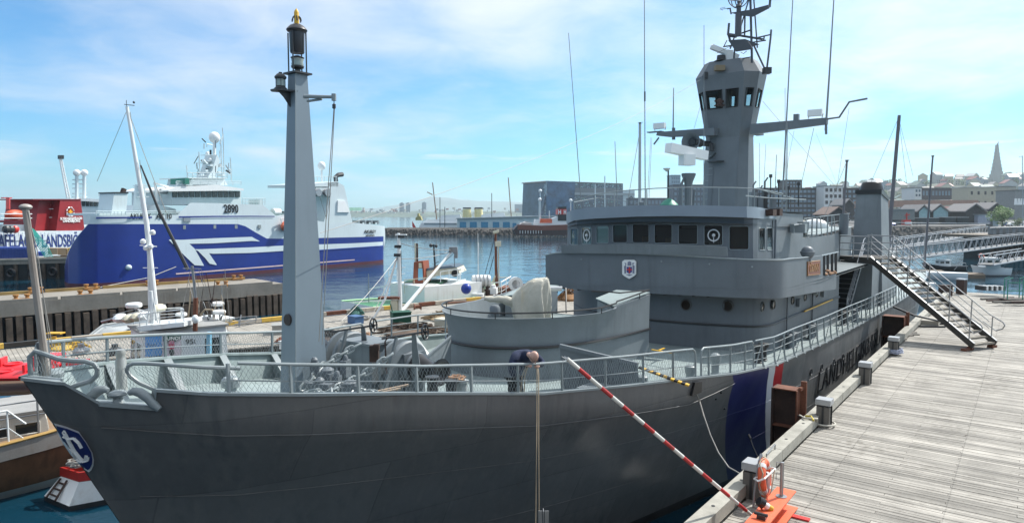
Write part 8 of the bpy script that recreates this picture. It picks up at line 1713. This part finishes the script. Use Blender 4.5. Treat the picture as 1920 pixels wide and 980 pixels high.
def town_hill():
 b=MB();b.grid([[Vector((X,Y,hz(X,Y)if Y<1500 else hz(X,1500)-(Y-1500)*.05))for X in range(140,1700,40)]for Y in range(420,2100,40)]);b.build('town_hill',mat('hill_green',(.075,.085,.06),.95,var=.5,scale=.02,bump=0),None,kind='structure')
 wc=[('white',whb),('cream',cream_b),('grey',mat('house_grey',(.3,.32,.33),.7)),('blue',mat('house_blue',(.2,.25,.3),.7)),('yellow',mat('house_yellow',(.38,.33,.22),.7))];rc=[('red',mat('house_roof_red',(.22,.08,.07),.6)),('green',mat('house_roof_green',(.12,.17,.15),.6)),('grey',gr),('pale',mat('house_roof_pale',(.45,.46,.46),.5))]
 n=0;rr=random.Random(41);PL_=('low on the slope','halfway up the slope','near the hilltop');PX_=('behind the funnel','behind the tallest mast','above the long warehouse','left of the church tower','right of the church tower')
 for k in range(400):
  if n>150:break
  x=rr.uniform(1520,1935)if rr.random()<.9 else rr.uniform(1330,1520);Y=rr.uniform(470,1180);X=(x-960)/FPX*Y;z=hz(X,Y);sc=rr.uniform(.8,1.35)*(1 if Y<800 else 1.25);M=Matrix.Translation(Vector((X,Y,z-1)))@Matrix.Rotation(rr.uniform(-.6,.6)+(pi/2 if rr.random()<.4 else 0),4,'Z')
  w,d,h=9*sc,8*sc,rr.uniform(6,10)*sc;a,c=rr.choice(wc),rr.choice(rc)
  o=thing('hill_house',None,a[0]+' house with '+c[0]+' roof '+PL_[min(2,int((Y-470)/240))]+' '+PX_[0 if x<1660 else 1 if x<1730 else 2 if x<1830 else 3 if x<1872 else 4],'house','houses on the hillside',M=M)
  b=MB(M);b.extr([(-w/2,-d/2,0),(w/2,-d/2,0),(w/2,-d/2,h),(0,-d/2,h+2.6*sc),(-w/2,-d/2,h)],(0,d,0));b.build('wall',a[1],o)
  b=MB(M)
  for s in(-1,1):b.extr([(0,-d/2-.4,h+2.65*sc),(s*(w/2+.5),-d/2-.4,h-.4),(s*(w/2+.5),-d/2-.4,h-.1),(0,-d/2-.4,h+3.0*sc)],(0,d+.8,0))
  b.build('roof',c[1],o);b=MB(M)
  for i in range(3):
   for j in range(2):b.box((-w/2+w*(i+.5)/3,-d/2-.05,2.5+j*3),(1.3,.12,1.5));b.box((-w/2-.05,-d/2+d*(i+.5)/3,2.5+j*3),(.12,1.3,1.5))
  b.build('windows',glass_dk,o,kind='stuff');n+=1
town_hill()
def leafmat():return mat('foliage',(.07,.12,.035),.7,var=.45,scale=1.5,bump=0,fine=4)
def tree(p,h,r,lab,n=900,leaf=.22,group=None,cat='tree',seed=1,col=None):
 rr=random.Random(seed);M=Matrix.Translation(p);o=thing('tree',None,lab,cat,group,M=M);b=MB(M);b.tube([(0,0,0),(.1,0,h*.35),(0,.1,h*.6)],[h*.035,h*.025,h*.01],6)
 cl=[]
 for k in range(9):a=rr.uniform(0,2*pi);q=rr.uniform(.15,.75)*r;c=Vector((cos(a)*q,sin(a)*q,h*rr.uniform(.35,.85)));cl.append((c,r*rr.uniform(.3,.5)));b.tube([(0,0,h*.3),c*.6+Vector((0,0,h*.1)),c],[h*.015,h*.01,h*.004],4)
 b.build('trunk',mat('bark',(.08,.06,.04),.9),o);b=MB(M)
 for i in range(n):
  c,q=cl[i%len(cl)];v=Vector((rr.gauss(0,1),rr.gauss(0,1),rr.gauss(0,1))).normalized()*q*rr.uniform(.6,1.05);s=leaf*rr.uniform(.6,1.4);u=Vector((rr.gauss(0,1),rr.gauss(0,1),rr.gauss(0,1))).normalized();w=u.orthogonal().normalized();P=c+v;b.add([P-u*s,P+w*s*.6,P+u*s,P-w*s*.6],[(0,1,2,3)])
 b.build('crown',col or leafmat(),o)
p=px2(1880,255);p.z=3.2;tree(p,7.5,4.6,'round bright green tree on the far quay right of the gabled sheds',2600,.28,seed=3,col=mat('bright_foliage',(.10,.20,.03),.6,var=.4,scale=1,bump=0,fine=3))
p=px2(1912,262);p.z=3.2;tree(p,3.4,2.6,'low bush at the right edge beside the green tree',700,.22,cat='bush',seed=9)
rr=random.Random(77)
for i in range(70):
 x=rr.uniform(1530,1930);Y=rr.uniform(480,1150);X=(x-960)/FPX*Y;p=Vector((X,Y,hz(X,Y)-.5));tree(p,rr.uniform(8,14),rr.uniform(5,8),'dark green tree standing among the houses on the hillside',130,1.3,'trees among the houses on the hillside',seed=i)
def church():
 K=Pl(1850,1080,1895,1080);o=thing('church',K.at(1872,340,8),'tall stepped grey church tower on the hilltop','church');m=mat('church_concrete',(.26,.26,.25),.8)
 K.blk('nave',[(1872,345),(1888,345),(1887,331),(1874,331)],m,o,8,40)
 for i in range(9):
  t=i/8;hw=lerp(15,2.2,t**.62)*.5;top=lerp(330,275,t);K.rect('basalt_column',1871-hw*1.75,top-2,1871-hw*1.3,347,m,o,4+t,4);K.rect('basalt_column',1871+hw*1.3,top-2,1871+hw*1.75,347,m,o,4+t,4)
  K.rect('basalt_column',1871-hw*1.3,top-4,1871+hw*1.3,347,m,o,3+t*2,8-t*4)
 K.blk('spire',[(1868,290),(1874.5,290),(1872,268)],m,o,6,3);K.line('cross',[(1872,270),(1872,265)],.3,m,o,7);K.line('cross',[(1870.5,267),(1873.5,267)],.25,m,o,7)
church()
rampm=mat('ramp_steel',(.30,.31,.32),.45,metal=.4)
def ramp(lab,a,c,hgt,wd=1.6,n=14):
 A=R(*a);B=R(*c);o=thing('access_ramp',A,lab,'ramp','truss ramps over the inner harbour');d=(B-A);s=Vector((d.y,-d.x,0)).normalized()*wd
 for off in(Vector((0,0,0)),s):
  for z,r in((0,.13),(hgt,.08)):b=MB();b.tube([A+off+Vector((0,0,z)),B+off+Vector((0,0,z))],r,6);b.build('truss_chord',rampm,o)
  for i in range(n):
   p=A.lerp(B,i/n)+off;q=A.lerp(B,(i+1)/n)+off;m=p.lerp(q,.5)+Vector((0,0,hgt))
   for u,v in((p,m),(m,q)):b=MB();b.tube([u,v],.05,4);b.build('truss_brace',rampm,o)
 b=MB();b.extr([A+Vector((0,0,.05)),B+Vector((0,0,.05)),B+s+Vector((0,0,.05)),A+s+Vector((0,0,.05))],(0,0,-.12));b.build('walkway',mat('walk_dark',(.08,.08,.08)),o)
ramp('upper truss ramp leading down from the far quay to the floating pier',(1852,436,165),(1662,471,100),1.5,n=20);ramp('middle truss ramp passing below the tall masts',(1940,454,120),(1700,486,88),1.6,n=22);ramp('lower right truss ramp beside the small white boat',(1940,483,95),(1862,497,84),1.2,n=6)
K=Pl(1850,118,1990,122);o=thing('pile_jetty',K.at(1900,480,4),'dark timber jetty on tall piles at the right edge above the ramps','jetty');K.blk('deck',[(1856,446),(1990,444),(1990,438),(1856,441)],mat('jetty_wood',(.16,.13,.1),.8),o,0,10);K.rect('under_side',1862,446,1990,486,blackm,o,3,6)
for i in range(14):K.line('pile',[(1860+i*9,446),(1860+i*9,488)],.3,rust_dk,o,.5)
for i in range(8):K.rect('jetty_post',1862+i*12,425,1868+i*12,440,mat('post_grey',(.2,.21,.22),.7),o,1,1)
K.line('top_rail',[(1856,427),(1990,424)],.08,rampm,o,.8)
def pontoon(x0,x1,y0,y1,lab,z=.5):
 P=[G(x0,y0,z),G(x1,y0+2,z),G(x1+6,y1,z),G(x0,y1-2,z)];b=MB();b.prism([(p.x,p.y)for p in P],-.3,z);b.build('floating_pier',mat('pontoon_wood',(.15,.115,.08),.8,var=.3,scale=.5),None,lab,'floating pier')
pontoon(1760,1842,509,515,'brown floating pier leading to the small white cabin boat');pontoon(1690,1765,504,508,'floating pier behind the gangway handrails')
p=px2(1862,88);o,M=boat('cabin_boat',boatM((p.x,p.y),radians(175)),4.3,2.0,'small white cabin boat moored at the floating pier on the right','boat',white_cl,white_cl,1.35,1.0,1.0,.85,keel=mat('keel_grey',(.2,.2,.2)),group=None);cabin(o,M,-.8,1.1,1.6,.9,2.3,white_cl,white_cl,2,wz=(.4,.85));ring(M@Vector((.9,-.5,2.5)),(0,-1,.3),.3,.07,mat('pink_ring',(.7,.2,.15)),'small pinkish lifebuoy on top of the white cabin boat','lifebuoy',bands=False)
b=MB(M);b.tube([(2.0,-1.6,.6),(2.2,-1.6,1.5),(2.8,-1.6,1.6),(3.6,-1.6,.6)],.04,5);b.build('boarding_frame',galv,None,'bent tube frame on the floating pier left of the white cabin boat','frame')
def sb(x,Y,L,lab,hm,ang=2.9,**k):return smallboat(x,Y,L,2.2,lab,hm,ang,**k)
sb(1690,62,6.0,'white motor boat with a cabin seen through the gangway handrails',white_cl,h=1.2,zb=1.5,zm=1.1);sb(1775,96,5.2,'dark open boat with a small mast between the ramps',darkm,h=.8,mast_h=2.2,zm=.7)
def ymast(lab,px,ytop,xb,yb,Y,r,m,sx=()):
 o=thing('yacht_mast',px2(px,Y),lab,'mast','masts of moored yachts');top=R(px,ytop,Y);p=R(xb,yb,Y);b=MB();b.tube([p,top],[r,r*.75],8);q=b.build('mast',m,o);b=MB();b.box(top,(.2,.2,.15));b.tube([top+Vector((-.2,0,.1)),top+Vector((.25,0,.12))],.02,4);b.build('mast_head',darkm,q)
 for x1,y1,f in sx:b=MB();b.tube([top.lerp(p,f),R(x1,y1,Y)],.022,4);b.build('stay_wire',ropeg,q)
 M=boatM((p.x,p.y),2.6);rows=hullform(9,2.8,1.2,.9,.9,.5);b=MB(M)
 for sd in(-1,1):b.grid([[Vector((x,sd*y,z))for x,y,z in r]for r in rows])
 b.grid([[Vector((r[0][0],-r[0][1],r[0][2]-.05)),Vector((r[0][0],r[0][1],r[0][2]-.05))]for r in rows],False);b.build('hull',white_cl,o)
mb=mat('mast_taupe',(.13,.12,.13),.5)
ymast('tallest taupe yacht mast, right of the funnel',1686,218,1662,500,72,.22,mb,((1632,345,0),(1712,330,.02),(1700,345,.02)));ymast('slim dark yacht mast, rightmost of the masts, above the ramps',1749,293,1733,500,84,.13,mb);ymast('pale grey mast with a crosstree left of the radar',1200,232,1199,480,62,.16,mat('mast_pale',(.42,.45,.46),.4),((1178,372,.05),));ymast('short grey mast just left of the funnel',1588,302,1578,450,64,.12,mb,((1540,420,0),))
b=MB();b.tube([px2(1919,240)+Vector((0,0,-4)),R(1917,292,240)],.12,6);b.tube([R(1917,293,240),R(1911,294,240)],.1,5);b.build('street_lamp',galv,None,'tall street lamp at the right edge of the view','street lamp')
b=MB(QUAYM)
q=QUAYM.inverted()@G(1855,560,QZ)
for i in range(8):b=MB();c=G(1840+i*11,562+(i%3)*3,QZ+.08*(i%3));e=c+Vector((2.4,.5-.15*i,.1));b.bar(c+Vector((0,0,.06)),e,.2,.1);b.build('driftwood_plank',rust_dk if i%2 else postm,None,'dark old plank in the loose pile at the far end of the quay','plank','planks piled at the far end of the quay')
for i in range(9):b=MB();c=R(1838+i*4.6,545,46);c.z=QZ+.55;b.box(c,(.12,.7,.3),rz=.3);b.build('pallet_slat',white_cl if i%2 else darkm,None,'black and white slatted beam end beside the plank pile','slat','slatted beam at the far end of the quay')
o=thing('trolley',G(1905,572,QZ),'green tube trolley on small wheels at the far right end of the quay','trolley')
P=[R(1888,570,42),R(1917,568,42)]
for c in P+[P[0]+Vector((.3,.7,0)),P[1]+Vector((.3,.7,0))]:c=Vector((c.x,c.y,QZ));b=MB();b.tube([c+Vector((0,0,.2)),c+Vector((0,0,1.5)),c+Vector((.3,0,1.6))],.03,6);b.build('upright',greenm,o);b=MB();b.lathe(c+Vector((0,0,.1)),[(.1,0),(.1,.08)],10,axis=(0,1,0));b.build('wheel',blackm,o)
for z in(.25,.8,1.3):b=MB();b.tube([Vector((P[0].x,P[0].y,QZ+z)),Vector((P[1].x,P[1].y,QZ+z))],.03,6);b.build('cross_bar',greenm,o)
b=MB();b.box((P[0].x+.65,P[0].y+.35,QZ+.24),(1.4,.8,.06));b.build('load_bed',rust_dk,o)
def haze():
 m=bpy.data.materials.new('haze_air');m.use_nodes=True;nt=m.node_tree;nt.nodes.clear();out=nt.nodes.new('ShaderNodeOutputMaterial');v=nt.nodes.new('ShaderNodeVolumePrincipled');v.inputs['Color'].default_value=(.80,.93,1,1);v.inputs['Density'].default_value=.00014;v.inputs['Anisotropy'].default_value=.45;nt.links.new(v.outputs[0],out.inputs['Volume'])
 b=MB();b.box((0,2740,120),(13000,8700,250));o=b.build('haze',m,None,kind='stuff')
haze()
